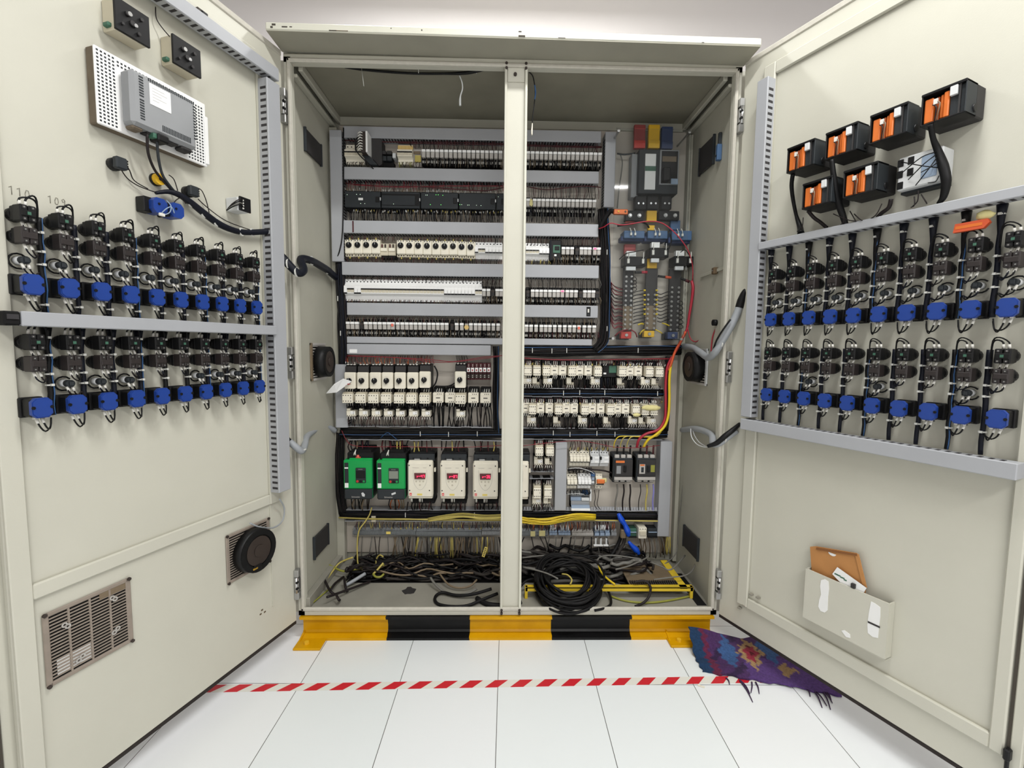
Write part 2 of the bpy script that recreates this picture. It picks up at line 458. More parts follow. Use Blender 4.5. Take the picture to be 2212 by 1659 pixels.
# ------------------------------------------------------------------ the room
def struct(name, mb): return tag(mb.obj(name), None, None, kind='structure')
struct('floor', MB().box(-2.8, 2.8, -4.4, 1.0, -0.05, 0, 'floor_tile'))
struct('ceiling', MB().box(-2.8, 2.8, -4.4, 1.0, CEIL, CEIL+.05, 'ceiling_paint'))
struct('wall_back', MB().box(-2.8, 2.8, 0.95, 1.0, 0, CEIL, 'wall_paint'))
struct('wall_left', MB().box(-2.85, -2.8, -4.4, 1.0, 0, CEIL, 'wall_paint'))
struct('wall_right', MB().box(2.8, 2.85, -4.4, 1.0, 0, CEIL, 'wall_paint'))
struct('wall_front', MB().box(-2.8, 2.8, -4.45, -4.4, 0, CEIL, 'wall_paint'))
for nm, x, y in (('rear', .62, -3.1), ('front', .55, -.95), ('wall', -.1, .42)):  # wall batten is an added, unseen housing for the wall fill
    t = thing('ceiling_lamp', f'white batten ceiling lamp {dict(rear="behind the photographer", front="just in front of the cabinet", wall="added unseen above the cabinet to brighten the wall")[nm]}', 'lamp', FRONT, x, CEIL, -y)
    MB().box(-.8, .8, -.05, .05, -.07, 0, 'white', .01).obj('batten', t)

# ------------------------------------------------------------------ the steel plinth
ZP = 0.094
pl = thing('plinth', 'yellow and black striped steel channel plinth under the control cabinet', 'plinth', FRONT, 0, 0)
c = MB()
prof = [(0.0, 0.0), (0.0, 0.010), (0.028, 0.017), (0.034, 0.024), (0.034, 0.070), (0.028, 0.077), (0.0, 0.084), (0.0, ZP), (0.045, ZP), (0.045, 0.0)]
c.prism_x(prof, -.805, .800, 'plinth_paint'); c.obj('front_channel', pl)
c = MB(); c.box(-.805, -.76, .045, .45, 0, ZP, 'plinth_paint'); c.obj('side_channel', pl)
c = MB(); c.box(.755, .800, .045, .45, 0, ZP, 'plinth_paint'); c.obj('side_channel', pl)
c = MB(); c.box(-.805, .8, .40, .445, 0, ZP, 'plinth_paint'); c.obj('rear_channel', pl)
for x0, x1, y0 in ((-.806, -.705, -.060), (.615, .715, -.05)):
    c = MB(); c.box(x0, x1, y0, .033, 0, .009, 'plinth_paint', .002)
    c.prism_x([(y0+.03, .009), (.033, .022), (.033, .009)], x0+.004, x0+.010, 'plinth_paint')
    c.cyl(((x0+x1)/2-.01, y0+.028, .009), 'z', .009, .009, 'yellow', 6)
    c.obj('foot', pl)

# ------------------------------------------------------------------ the cabinet body
cab = thing('control_cabinet', 'tall pale grey steel control cabinet with both doors wide open', 'cabinet', FRONT, 0, ZP)
def cpart(name, mb, label=None):
    o = mb.obj(name, cab, label); o.location = (0, 0, -ZP); return o
ZT = 2.140; ZB = ZP+.0008
for s in (-1, 1):
    c = MB(); c.box(s*.798, s*.812,   .012, .45, ZB, ZT, 'paint_inside_shade'); c.obj('side_panel', cab).location = (0, 0, -ZP)
cpart('back_panel', MB().box(-.812, .812, .44, .45, ZB, ZT, 'paint_inside_shade'))
cpart('roof_panel', MB().box(-.812, .812, .012, .45, ZT-.004, ZT+.010, 'roof_shade'))
c = MB(); c.box(-.798, .798, .02, .218, .105, .116, 'floor_grime'); c.box(-.798, .798, .40, .44, .105, .116, 'floor_grime')
c.box(-.798, -.70, .218, .40, .105, .116, 'floor_grime'); c.box(.70, .798, .218, .40, .105, .116, 'floor_grime')
cpart('gland_plate', c)
c = MB()
for s in (-1, 1):
    c.box(s*.786, s*.8125, .010, .035, ZB, ZT, 'paint', .002)
    c.box(s*.8125, s*.842, .036, .046, ZB, ZT, 'paint')
c.box(-.8125, .8125, .010, .035, 2.118, ZT+.008, 'paint', .002); c.box(-.8125, .8125, .010, .030, ZB, .1175, 'paint', .002)
cpart('door_frame', c)
c = MB()
for s in (-1, 1): c.box(s*.786, s*.799, 0, .012, .116, 2.131, 'gasket', .004)
c.box(-.799, .799, 0, .012, 2.117, 2.131, 'gasket', .004); c.box(-.799, .799, 0, .012, .116, .131, 'gasket', .004)
cpart('frame_gasket', c, 'soft pale rubber gasket around the door opening')
c = MB(); c.box(-.029, .036, .012, .03, .10, 2.135, 'paint'); c.box(-.037, -.028, 0, .035, .116, 2.118, 'paint', .002); c.box(.035, .044, 0, .035, .116, 2.118, 'hood_paint', .002)
c.box(-.027, .034, .008, .012, 2.07, 2.128, 'paint', .001)
po = cpart('centre_post', c)
c = MB()
for z in (2.128, 2.112, .122, .108):
    for x in (-.031, .038): c.cyl((x, .006, z), 'y', .005, -.008, 'dark_brown', 8)
c.cyl((.0, .008, 2.094), 'y', .006, -.006, 'dark_brown', 8); c.obj('bolt', po)
# canopy over the doors; it sags a little towards the right
def tilt(mb, k=-.0072, x0=0):
    mb.v = [(x, y, z+k*x) for x, y, z in mb.v]; return mb
h = cpart('canopy', tilt(MB().box(-.8175, .8175, -.10, .47, 2.150, 2.1745, 'hood_paint', .003)))
tilt(MB().box(-.8165, .8165, -.097, .012, 2.1485, 2.150, 'soffit_shade')).obj('soffit', h, 'canopy underside with shade in its colour')
c = MB()
for x, z, a, b in ((-.79, 2.166, .006, .003), (-.797, 2.158, .004, .003), (-.755, 2.160, .009, .002), (-.735, 2.1605, .004, .0015), (-.60, 2.1535, .012, .0015), (-.57, 2.1535, .02, .001), (-.41, 2.166, .0015, .0015), (.012, 2.169, .005, .002), (.018, 2.155, .011, .003), (.15, 2.1535, .012, .001), (-.31, 2.1635, .002, .002), (.62, 2.1535, .004, .001)):
    c.box(x-a, x+a, -.1004, -.0996, z-b, z+b, 'slag_brown' if a > .015 else 'gap')
tilt(c).obj('paint_chip', h)
cpart('base_angle', MB().box(-.798, -.772, .02, .40, .117, .160, 'floor_grime', .002))
cpart('floor_gap', MB().box(.748, .786, .04, .30, .1165, .1172, 'black_matt'), 'dark gap beside the right side wall')
c = MB()
for s in (-1, 1): c.box(s*.758, s*.775, .04, .44, 2.108, 2.136, 'paint_inside_shade', .003)
for s in (-1, 1): c.box(s*.776, s*.798, .035, .44, 2.084, 2.096, 'paint_inside_shade', .002)
c.box(-.76, .76, .425, .44, 2.100, 2.135, 'paint_inside_shade')
cpart('roof_rail', c)
for x0, x1 in ((-.798, -.763), (.778, .797)):
    c = MB(); c.box(x0, x1, YB-.035, YB, .13, 2.075, 'paint_inside_shade', .002); cpart('mounting_upright', c)
c = MB(); c.box(-.763, .778, YB, YB+.004, .158, 2.098, 'plate'); c.box(-.75, .775, YB+.004, .44, .17, .20, 'paint_inside_shade'); c.box(-.75, .775, YB+.004, .44, 1.9, 1.93, 'paint_inside_shade')
cpart('mounting_plate', c)
# hinges sit in the gap between frame and doors
def hinge(s, z, m):
    c = MB(); x = s*.807
    c.box(x-.010, x+.008, -.014, .012, z+.030, z+.058, m, .002); c.box(x-.010, x+.008, -.014, .012, z-.058, z-.030, m, .002)
    c.cyl((x, -.012, z-.03), 'z', .006, .06, 'steel', 10)
    c.box(x-.009, x+.006, -.010, .010, z-.024, z+.024, 'zinc', .002)
    c.cyl((x-s*.004, -.010, z+.012), 'y', .005, -.008, 'black', 8); c.cyl((x-s*.004, -.010, z-.012), 'y', .005, -.008, 'black', 8)
    cpart('hinge', c, 'grey steel hinge block' if m == 'zinc' else None)
for z in (1.965, 1.068, .228): hinge(-1, z, 'zinc'); hinge(1, z, 'zinc')

# ------------------------------------------------------------------ doors (parts of the cabinet)
def door_part(name, mb, fr, label=None):
    o = mb.obj(name, cab, label); o.location = fr.o-Vector((0, 0, ZP)); o.rotation_euler = (0, 0, fr.a); return o
def sub(name, mb, parent, label=None): return mb.obj(name, parent, label)
c = MB(); c.box(-.800, -.002, 0, .016, .083, 2.152, 'paint', .003); c.box(-.822, -.002, .016, .030, .083, 2.152, 'paint', .003)
dl = door_part('left_door', c, LD, 'open door on the left, carrying ten columns of switches')
c = MB(); c.box(-.800, -.764, -.010, 0, .100, 2.14, 'paint', .002); c.box(-.764, -.118, -.010, 0, .577, .612, 'paint', .003)
c.box(-.118, -.078, -.010, 0, .577, 2.03, 'paint', .002); c.box(-.118, -.113, -.004, 0, .205, .577, 'paint'); c.box(-.764, -.118, -.010, 0, 2.045, 2.085, 'paint', .003)
sub('stiffener', c, dl)
c = MB(); c.box(-.826, -.822, .012, .030, .083, 2.152, 'gap'); c.box(-.842, -.826, .018, .034, .083, 2.152, 'paint'); c.box(-.846, -.842, .022, .034, .083, 2.152, 'gap'); c.box(-.870, -.846, .024, .036, .083, 2.152, 'paint')
sub('edge_flange', c, dl)
sub('bottom_seal', MB().box(-.84, -.004, .001, .03, .072, .083, 'seal'), dl, 'dark rubber strip under the door')
sub('top_seal', MB().box(-.84, -.004, -.004, .006, 2.130, 2.150, 'gasket', .003), dl)
def scribble(fr, at, text, hgt, parent):
    """pencilled numerals"""
    D = {'1': [[(0.1, .8), (.4, 1), (.4, 0)]], '0': [[(.1, .5), (.25, .95), (.5, .9), (.6, .4), (.4, 0), (.15, .1), (.1, .5)]], '9': [[(.6, .75), (.4, 1), (.15, .8), (.3, .5), (.6, .75), (.5, 0)]]}
    c = MB(); x, z = at
    for ch in text:
        for st in D[ch]: c.tube([(x+a*hgt*.8, -.0006, z+b*hgt) for a, b in st], .0007, 'pencil', 4)
        x += hgt*.75
    sub('pencil_mark', c, parent, 'pencilled numerals '+text)
scribble(LD, (-.752, 1.436), '110', .017, dl); scribble(LD, (-.688, 1.437), '109', .016, dl)
c = MB()
for a, b in (((447, 1318), (456, 1330)), ((560, 1322), (575, 1318)), ((562, 1328), (577, 1325))): pass
for px, py in ((566, 1318), (572, 1322), (563, 1327)):
    x, z = LD.at(px, py); c.box(x-.004, x+.004, -.0006, 0, z-.002, z+.003, 'slag_brown')
sub('rust_spot', c, dl)

c = MB(); c.box(.002, .800, 0, .016, .106, 2.152, 'paint', .003); c.box(.002, .822, .016, .030, .106, 2.152, 'paint', .003)
dr = door_part('right_door', c, RD, 'open door on the right, carrying transformers and switches')
c = MB(); c.box(.086, .128, -.011, 0, .200, 2.085, 'paint', .003); c.box(.772, .798, -.011, 0, .200, 2.085, 'paint', .003)
c.box(.128, .772, -.011, 0, .200, .238, 'paint', .003); c.box(.128, .772, -.011, 0, 2.045, 2.085, 'paint', .003)
sub('stiffener', c, dr)
c = MB(); c.box(.822, .826, .012, .030, .106, 2.152, 'gap'); c.box(.826, .846, .018, .034, .106, 2.152, 'paint'); c.box(.800, .806, -.002, .016, .2, 2.1, 'gap'); c.box(.806, .826, -.004, .016, .106, 2.152, 'paint', .002)
sub('edge_flange', c, dr)
sub('bottom_seal', MB().box(.004, .84, .001, .03, .096, .106, 'seal'), dr, 'dark rubber strip under the door')
sub('top_seal', MB().box(.004, .84, -.004, .006, 2.130, 2.150, 'gasket', .003), dr)
sub('latch_rod', MB().box(.800, .812, -.022, -.004, .200, .228, 'black', .003).cyl((.806, -.012, .13), 'z', .004, .075, 'black', 8), dr, 'black latch rod tip at the free edge')
c = MB()
for px, py in ((1640, 1290), (1625, 1283), (1610, 1307), (1600, 1312)):
    x, z = RD.at(px, py); c.box(x-.006, x+.006, -.0118, 0, z-.003, z+.003, 'pencil')
sub('scuff_mark', c, dr)
# ------------------------------------------------------------------ switch gear on the doors
def contact_block(key):
    def f(t):
        c = MB(); c.cyl((0, 0, 0), 'y', .0145, -.016, 'black', 14); c.box(-.013, .013, -.026, -.014, -.015, .015, 'black', .002)
        c.obj('mounting_collar', t)
        c = MB(); m = 'black' if key % 2 else 'block_brown'
        c.box(-.0135, -.0005, -.050, -.024, -.0165, .0165, m, .002); c.box(.0005, .0135, -.050, -.024, -.0165, .0165, m, .002)
        c.box(-.012, .012, -.052, -.049, -.006, .006, m, .001)
        c.obj('contact_module', t)
        c = MB()
        for x in (-.007, .007):
            for z in (-.0115, .0115): c.cyl((x, -.0495, z), 'y', .0034, -.0012, 'dusty_black', 8); c.box(x-.0012, x+.0012, -.0512, -.050, z-.0012, z+.0012, 'zinc')
        if key == 1: c.box(-.003, .003, -.0528, -.0515, -.003, .003, 'pcb_green')
        c.obj('terminal_screw', t)
    return f
def rotary_switch(t):
    c = MB(); c.box(-.020, .020, -.016, 0, -.021, .021, 'black', .002); c.box(-.0165, .0165, -.042, -.016, -.019, .019, 'black', .003); c.obj('base_plate', t)
    c = MB(); c.prism([(-.010, -.021), (.010, -.021), (.0175, -.013), (.0175, .013), (.010, .021), (-.010, .021), (-.0175, .013), (-.0175, -.013)], -.050, -.041, 'blue')
    c.prism([(-.009, -.019), (.009, -.019), (.0160, -.012), (.0160, .012), (.009, .019), (-.009, .019), (-.0160, .012), (-.0160, -.012)], -.0515, -.050, 'blue'); c.obj('contact_body', t, 'blue plastic contact body')
    c = MB()
    for x in (-.0165, .0165): c.cyl((x*.93, -.0505, .001), 'y', .0034, -.0022, 'black', 10)
    for x in (-.008, .008): c.box(x-.003, x+.003, -.046, -.036, -.024, -.020, 'steel')
    c.obj('clamp_screw', t)
def lamp_holder(t):
    c = MB(); c.cyl((0, 0, 0), 'y', .0085, -.018, 'grey_white', 14); c.obj('collar', t, 'translucent white collar')
    c = MB(); c.cyl((0, -.018, 0), 'y', .0080, -.014, 'charcoal', 12); c.box(-.004, .004, -.036, -.032, -.005, .005, 'charcoal', .001); c.obj('lamp_socket', t)
    c = MB(); c.tube([(.016*cos(a), -.006, -.001+.0155*sin(a)) for a in [radians(40+k*27) for k in range(12)]], .0019, 'wire_black', 6); c.obj('wire_loop', t)

mat('block_brown', (40, 33, 32), 0.5, 0, .12, 30)
# wire bundles: (kind) -> local geometry with origin at the bundle's top end on the door
def lead(t, pts, r=.0015, m='wire_black', fer=True, nm='branch_wire', sub=3):
    c = MB(); c.tube(pts, r, m, 6, sub=sub)
    if fer:
        a = Vector(pts[0]); b = Vector(pts[1]); d = (b-a); L = min(.015, d.length*.7); d.normalize()
        c.tube([a, a+d*L], .0030, 'ferrule', 6)
    c.obj(nm, t)
def harness(zs, side, L, top, loops, rnd, wide=1.0):
    """zs: heights of the blocks (below the top end) served by this bundle; side: where the column stands"""
    def f(t):
        rg = random.Random(rnd)
        pts = [(rg.uniform(-.0015, .0015), -.010, -L*k/8) for k in range(9)]
        rr = [.0062*wide*(1-.25*k/8) for k in range(9)] if top == 'up' else [.0042*wide*(1+.45*k/8) for k in range(9)]
        if top == 'trunk': rr[0] = .0105; rr[1] = .0072
        c = MB(); c.tube(pts, rr, rg.choice(['wire_black', 'wire_navy', 'wire_black']), 9, sub=2)
        if rnd % 3 == 0: c.tube([(p[0]+.004, p[1]-.004, p[2]) for p in pts], .0015, 'wire_blue', 5, sub=2)
        c.obj('bundle', t)
        for z in loops['ties']:
            c = MB(); c.ring((0, -.010, z-.0015), 'z', .0080*wide, .0050, .0032, 'tie', 12); c.box(-.003, .003, -.021, -.016, z-.002, z+.003, 'tie'); c.obj('cable_tie', t)
        for (x, h, z, dz, up) in zs:
            for k in (-1, 1):
                x0 = side*x+k*.0048; e = (side*.003, -.012, z+dz+rg.uniform(-.004, .004))
                if up: lead(t, [(x0, -.030, z-.001), (x0-side*.002, -.030, z+.014), (side*x*.55+k*.002, -.030, z+.022+k*.003), (side*.008, -.024, z+.014+k*.003), e], rg.choice([.0016, .0019]))
                elif z+dz < z-.03 or h > .0399: lead(t, [(x0, -h+.006, z), (x0-side*.003, -h, z-.018), (side*x*.6+k*.003, -h*.8, z-.030+k*.002), (side*.009, -.020, z-.024), e], .0016, 'wire_black')
                else: lead(t, [(x0, -h, z), (x0-side*.003, -h-.004, z-.015), (side*x*.5+k*.002, -h*.75, z-.022+k*.002), (side*.008, -.016, z-.014), e], rg.choice([.0014, .0018]), rg.choice(['wire_black', 'wire_dark', 'wire_navy']))
    return f
BANKS = []
def bank(fr, door, where, x0, pitch, zA, zB, zP, zS, pots, order, bside, top, ztop, zend, boff):
    edge = 'hinge'
    for k in range(10):
        n = k if order > 0 else 9-k
        col = f'{nth(k+1)} column from left, {where} {door}-door bank'
        x = x0+pitch*k
        for z, pos, key in ((zA, 'upper', 1), (zB, 'lower', 2)):
            place(f'block{key}', contact_block(key), 'contact_block', f'black {pos} contact block, {col}', 'switch block', fr, x, z, 0, f'contact blocks on the {door} door')
        if k in pots: place('lamp', lamp_holder, 'lamp_holder', f'small black lamp holder with wire loop, {col}', 'lamp holder', fr, x, zP, 0, f'lamp holders on the {door} door')
        place('rotary', rotary_switch, 'rotary_switch', f'blue bodied rotary switch, {col}', 'switch', fr, x, zS, 0, f'rotary switches on the {door} door')
        s = bside; dx = boff
        d = lambda z: z-ztop
        zs = []
        if top != 'trunk' or True:
            zs.append((dx, .040, d(zA+.017), -.022, True))
            zs.append((dx, .036, d(zA-.017), -.026, False)); zs.append((dx, .038, d(zB-.017), -.020, False))
            if k in pots: zs.append((dx, .026, d(zP-.007), -.03, False))
            zs.append((dx, .040, d(zS-.021), -.004 if top == 'trunk' else (.004 if zend > zS-.04 else -.02), False))
        L = ztop-zend
        ties = [d(zA-.028), d(zB-.024), d((zB+zS)/2-.002)]
        if top == 'trunk': ties.insert(0, -.022)
        if L > .16 and zend < zS-.04: ties.append(d(zS-.038))
        key = f'h{door}{where}{k % 3}{k in pots}'
        place(key, harness(zs, s, L, top, {'ties': ties}, k*7+len(where)+len(door)), 'wire_harness', f'black wire bundle with white ties beside {col}', 'wire bundle', fr, x-s*dx, ztop, 0, f'wire bundles on the {door} door')
bank(LD, 'left', 'upper', -.7475, .0625, 1.394, 1.350, 1.302, 1.252, range(10), 1, -1, 'up', 1.398, 1.196, .036)
bank(LD, 'left', 'lower', -.7475, .0625, 1.134, 1.089, 1.043, .997, (1, 2, 3, 6, 7, 8, 9), 1, -1, 'trunk', 1.166, .975, .036)
bank(RD, 'right', 'upper', .1855, .0623, 1.381, 1.337, 1.290, 1.233, range(10), -1, 1, 'trunk', 1.469, 1.215, .036)
bank(RD, 'right', 'lower', .1855, .0623, 1.126, 1.081, 1.037, .985, (2, 5, 8), -1, 1, 'up', 1.140, .893, .034)

# ------------------------------------------------------------------ slotted wiring ducts on the doors
def duct_v(t, w, d, L, sx, pitch=.0195, slots=True):
    """vertical duct, origin at its lower end; sx: side that shows the slots"""
    c = MB(); c.box(-w/2, w/2, -d+.006, 0, 0, L, 'duct'); c.obj('trough', t)
    c = MB(); c.box(-w/2-.002, w/2+.002, -d, -d+.008, 0, L, 'duct', .002); c.obj('cover', t)
    if slots:
        c = MB(); n = int((L-.02)/pitch)
        for s in (-1, 1):
            for i in range(n):
                z = .012+i*pitch; c.box(s*w/2-.0006, s*w/2+.0006, -d*.80, -d*.22, z, z+.0075, 'duct_slot')
        c.obj('slot', t)['kind'] = 'stuff'
def duct_h(t, hgt, d, L, cover=True, pitch=.0195, slots=True):
    """horizontal duct, origin at its left end, middle of its height"""
    c = MB(); c.box(0, L, -d+.006, 0, -hgt/2, hgt/2, 'duct'); c.obj('trough', t)
    if cover: MB().box(0, L, -d, -d+.008, -hgt/2-.002, hgt/2+.002, 'duct', .002).obj('cover', t)
    if slots:
        c = MB(); n = int((L-.02)/pitch)
        for s in (-1, 1):
            for i in range(n):
                x = .012+i*pitch; c.box(x, x+.0075, -d*.80, -d*.22, s*hgt/2-.0006, s*hgt/2+.0006, 'duct_slot')
        c.obj('slot', t)['kind'] = 'stuff'
D = lambda name, label, fr, x, z, group: thing(name, label, 'wiring duct', fr, x, z, .0115, group)
GD = 'slotted ducts on the doors'
t = D('wiring_duct', 'tall slotted grey duct beside the hinges of the left door', LD, -.094, .622, GD); duct_v(t, .050, .039, 1.372, -1)
t = D('wiring_duct', 'level grey duct between the two switch banks of the left door', LD, -.775, 1.181, GD); duct_h(t, .026, .049, .655)
MB().box(-.026, 0, -.046, -.002, -.014, .014, 'black_matt', .003).box(-.022, -.004, -.048, -.044, -.002, .008, 'duct_slot').obj('open_end', t, 'dark open end of the duct, wires inside')
t = D('wiring_duct', 'slotted grey duct along the top of the left door', LD, -.62, 2.025, GD); duct_h(t, .036, .039, .552)
t = D('wiring_duct', 'tall slotted grey duct beside the hinges of the right door', RD, .1145, .900, GD); duct_v(t, .036, .039, 1.125, 1)
t = D('wiring_duct', 'grey duct under the black transformers on the right door', RD, .1330, 1.4795, GD); duct_h(t, .020, .044, .660)
t = D('wiring_duct', 'slotted grey duct below all switches of the right door', RD, .0985, .8740, GD); duct_h(t, .034, .044, .690)

# ------------------------------------------------------------------ right door, upper part
def meter_back(t):
    c = MB(); c.box(-.042, .042, -.045, 0, -.037, .037, 'dusty_black', .003); c.box(-.042, -.039, -.090, -.04, -.037, .037, 'black', .001); c.box(.039, .042, -.090, -.04, -.037, .037, 'charcoal', .001)
    c.box(-.042, .042, -.090, -.04, -.037, -.033, 'black', .001); c.box(-.042, .042, -.092, -.04, .031, .037, 'black', .001); c.box(.010, .039, -.084, -.045, -.033, .031, 'charcoal', .002)
    c.box(.028, .031, -.089, -.08, -.033, .031, 'dusty_black'); c.cyl((.047-.008, -.05, -.02), 'x', .009, .006, 'black', 10); c.obj('housing', t)
    c = MB(); c.box(-.037, -.020, -.086, -.046, -.032, .024, 'orange', .002); c.box(-.018, -.010, -.080, -.046, -.032, .024, 'copper', .002); c.box(-.008, -.001, -.083, -.046, -.030, .024, 'orange', .002); c.box(.000, .010, -.088, -.046, -.032, .026, 'orange', .002)
    c.obj('copper_coil', t, 'orange and copper coil')
    MB().box(.012, .026, -.092, -.084, .010, .031, 'grey_white', .001).obj('data_sticker', t)
    c = MB(); c.tube([(-.016, -.089, .012), (-.004, -.094, .003), (-.006, -.094, -.018), (-.012, -.085, -.036)], .0014, 'wire_tan', 5, sub=3); c.tube([(-.020, -.088, .006), (-.010, -.093, -.006), (-.014, -.090, -.036)], .0014, 'wire_dark', 5, sub=3); c.box(-.017, -.009, -.093, -.089, .004, .016, 'ferrule'); c.obj('coil_lead', t)
up = ['nearest the hinges', 'second from the hinges', 'third from the hinges', 'nearest the free edge']
for i, x in enumerate((.284, .397, .509, .619)):
    place('meterback', meter_back, 'panel_meter', f'black open backed panel meter with orange coil, upper row, {up[i]}', 'panel meter', RD, x, 1.711, 0, 'panel meters on the right door')
for i, x in enumerate((.339, .452)):
    place('meterback', meter_back, 'panel_meter', f'black open backed panel meter with orange coil, lower row, {"nearest the hinges" if i == 0 else "beside the white meter"}', 'panel meter', RD, x, 1.589, 0, 'panel meters on the right door')
t = thing('power_meter', 'pale grey power meter with black terminals below the panel meters', 'meter', RD, .566, 1.587)
c = MB(); c.box(-.046, .046, -.052, 0, -.041, .041, 'grey_white', .003); c.box(-.046, .046, -.03, -.002, -.047, -.041, 'charcoal'); c.obj('housing', t)
for x, z in ((-.040, .028), (-.018, .028), (-.040, 0), (-.018, 0), (-.038, -.028)):
    MB().box(x-.007, x+.006, -.054, -.050, z-.010, z+.008, 'black', .001).obj('terminal_strip', t)
MB().box(.004, .036, -.0535, -.051, -.026, .030, 'terminal_blue', .001).obj('data_sticker', t)
# wires of the meters
def cable(name, label, pts, r, m, cat='cable', n=8, sub=4, group=None, extra=None):
    a = Vector(pts[0]); c = MB(); c.tube([Vector(p)-a for p in pts], r, m, n, sub=sub)
    if extra: extra(c, a)
    o = c.obj(name); o.location = a
    return tag(o, label, cat, group)
def fpts(fr, *p): return [fr.w(*q) for q in p]
def fan_end(c, a): pass
G = 'wires of the panel meters'
cable('wire_bundle', 'black wire bundle hanging from the panel meter nearest the hinges, upper row', fpts(RD, (1713, 375, .07), (1710, 400, .05), (1713, 430, .03), (1720, 465, .02), (1728, 490, .02), (1730, 505, .04)), [.006, .006, .0055, .005, .008, .010], 'wire_black', 'wire bundle', group=G)
cable('wire_bundle', 'black wire bundle between the second and lower panel meters', fpts(RD, (1797, 345, .09), (1800, 375, .085), (1805, 405, .075), (1812, 440, .06), (1822, 470, .05), (1830, 498, .04)), [.006, .007, .008, .009, .008, .006], 'wire_black', 'wire bundle', group=G)
cable('wire_bundle', 'thick black wire bundle running down beside the pale power meter', fpts(RD, (2010, 268, .09), (2016, 300, .07), (2026, 325, .055), (2038, 360, .055), (2044, 392, .055), (2038, 425, .045), (2026, 440, .04)), [.006, .006, .008, .011, .0105, .008, .004], 'wire_black', 'wire bundle', group=G)
cable('wire_bundle', 'short dark wire tail under the lower panel meter nearest the hinges', fpts(RD, (1745, 455, .06), (1758, 470, .045), (1772, 480, .035), (1786, 492, .035)), .005, 'wire_dark', 'wire bundle', group=G)
cable('wire_bundle', 'short dark wire tail beside the lower panel meter near the power meter', fpts(RD, (1925, 430, .05), (1920, 448, .045), (1905, 460, .04), (1895, 470, .04)), .005, 'wire_dark', 'wire bundle', group=G)
for k, (a, b) in enumerate((((1950, 372), (2022, 328)), ((1962, 388), (2022, 334)), ((1978, 400), (2024, 340)), ((1990, 372), (2026, 350)), ((1948, 350), (2026, 362)), ((2005, 395), (2028, 380)))):
    m = ((a[0]+b[0])/2+4, (a[1]+b[1])/2-10+k*3)
    cable('meter_wire', f'{nth(k+1)} thin black wire looping across the face of the pale power meter', fpts(RD, (a[0], a[1], .056), (m[0], m[1], .085), (b[0], b[1], .062)), .0013, 'wire_black', 'wire', n=5, group='thin wires over the power meter')
for k, (a, b) in enumerate((((1735, 470), (1722, 500)), ((1800, 462), (1862, 478)), ((1822, 458), (1815, 486)), ((1836, 456), (1850, 482)), ((1845, 462), (1866, 476)), ((1905, 440), (1870, 478)), ((1975, 425), (1968, 448)), ((1990, 420), (2002, 440)), ((1984, 412), (1972, 445)))):
    cable('meter_wire', f'{nth(k+1)} thin dark wire dropping into the duct under the panel meters', fpts(RD, (a[0], a[1], .055), ((a[0]+b[0])/2+4, (a[1]+b[1])/2+6, .06), (b[0], b[1], .045)), .0014, 'wire_dark', 'wire', n=5, group='thin wires under the panel meters')
# things tucked between the harnesses
t = thing('plastic_clip', 'bright orange plastic strip lying across two wire bundles, right door', 'clip', RD, *RD.at(2098, 489, .035), h=.030)
c = MB(); c.prism([(-.030, -.010), (.024, -.010), (.034, .002), (.030, .010), (-.027, .010)], -.012, 0, 'wire_orange'); c.box(-.026, .022, -.0126, -.012, -.003, .004, 'orange'); c.obj('strip', t)
t = thing('foam_wad', 'cream coloured foam wad tucked above the orange strip, right door', 'foam', RD, *RD.at(2128, 465, .03), h=.026)
MB().blob((0, -.006, 0), .017, .008, .012, 'glue', 10, 6, .18).obj('wad', t)

# ------------------------------------------------------------------ document pocket
t = thing('document_pocket', 'pale grey steel document pocket with torn white stickers, right door', 'pocket', RD, .453, .290)
zt = lambda x: .160
c = MB(); c.prism([(-.113, 0), (.1125, .003), (.112, .162), (.012, .160), (-.113, .160)], -.030, -.026, 'paint'); c.box(-.113, -.109, -.028, 0, 0, .16, 'paint'); c.box(.109, .1125, -.028, 0, 0, .16, 'paint'); c.box(-.113, .1125, -.028, 0, -.002, .003, 'paint'); c.obj('pocket_panel', t)
def torn(pts, h=.0305):
    return MB().prism([(RD.at(x, y, h)[0]-.453, RD.at(x, y, h)[1]-.290) for x, y in pts], -h-.0004, -h+.001, 'paper')
torn([(1774, 1253), (1782, 1251), (1790, 1256), (1791, 1272), (1789, 1290), (1788, 1318), (1782, 1323), (1773, 1320), (1768, 1310), (1770, 1296), (1774, 1284), (1772, 1266)]).obj('torn_sticker', t)
torn([(1882, 1299), (1890, 1303), (1902, 1312), (1902, 1330), (1899, 1355), (1897, 1378), (1886, 1376), (1875, 1367), (1874, 1350), (1877, 1325)]).obj('torn_sticker', t)
torn([(1818, 1362), (1824, 1361), (1836, 1370), (1837, 1378), (1828, 1376)], .0308).obj('torn_sticker', t)
a = [RD.at(*q, .0312) for q in ((1875, 1341), (1901, 1353), (1901, 1357), (1875, 1345))]
MB().prism([(x-.453, z-.290) for x, z in a], -.0315, -.031, 'ink').obj('tape_strip', t)
t = thing('cardboard_folder', 'brown cardboard folder with a half-moon notch standing in the document pocket', 'folder', RD, .453, .292)
P = [(RD.at(x, y, .016)[0]-.453, RD.at(x, y, .016)[1]-.292) for x, y in ((1750, 1181), (1762, 1180), (1851, 1195), (1858, 1210), (1870, 1268), (1868, 1300), (1754, 1240))]
c = MB(); c.prism(P, -.016, -.013, 'cardboard'); c.obj('back_sheet', t)
P2 = [(RD.at(x, y, .020)[0]-.453, RD.at(x, y, .020)[1]-.292) for x, y in ((1763, 1183), (1850, 1197), (1852, 1201), (1763, 1187))]
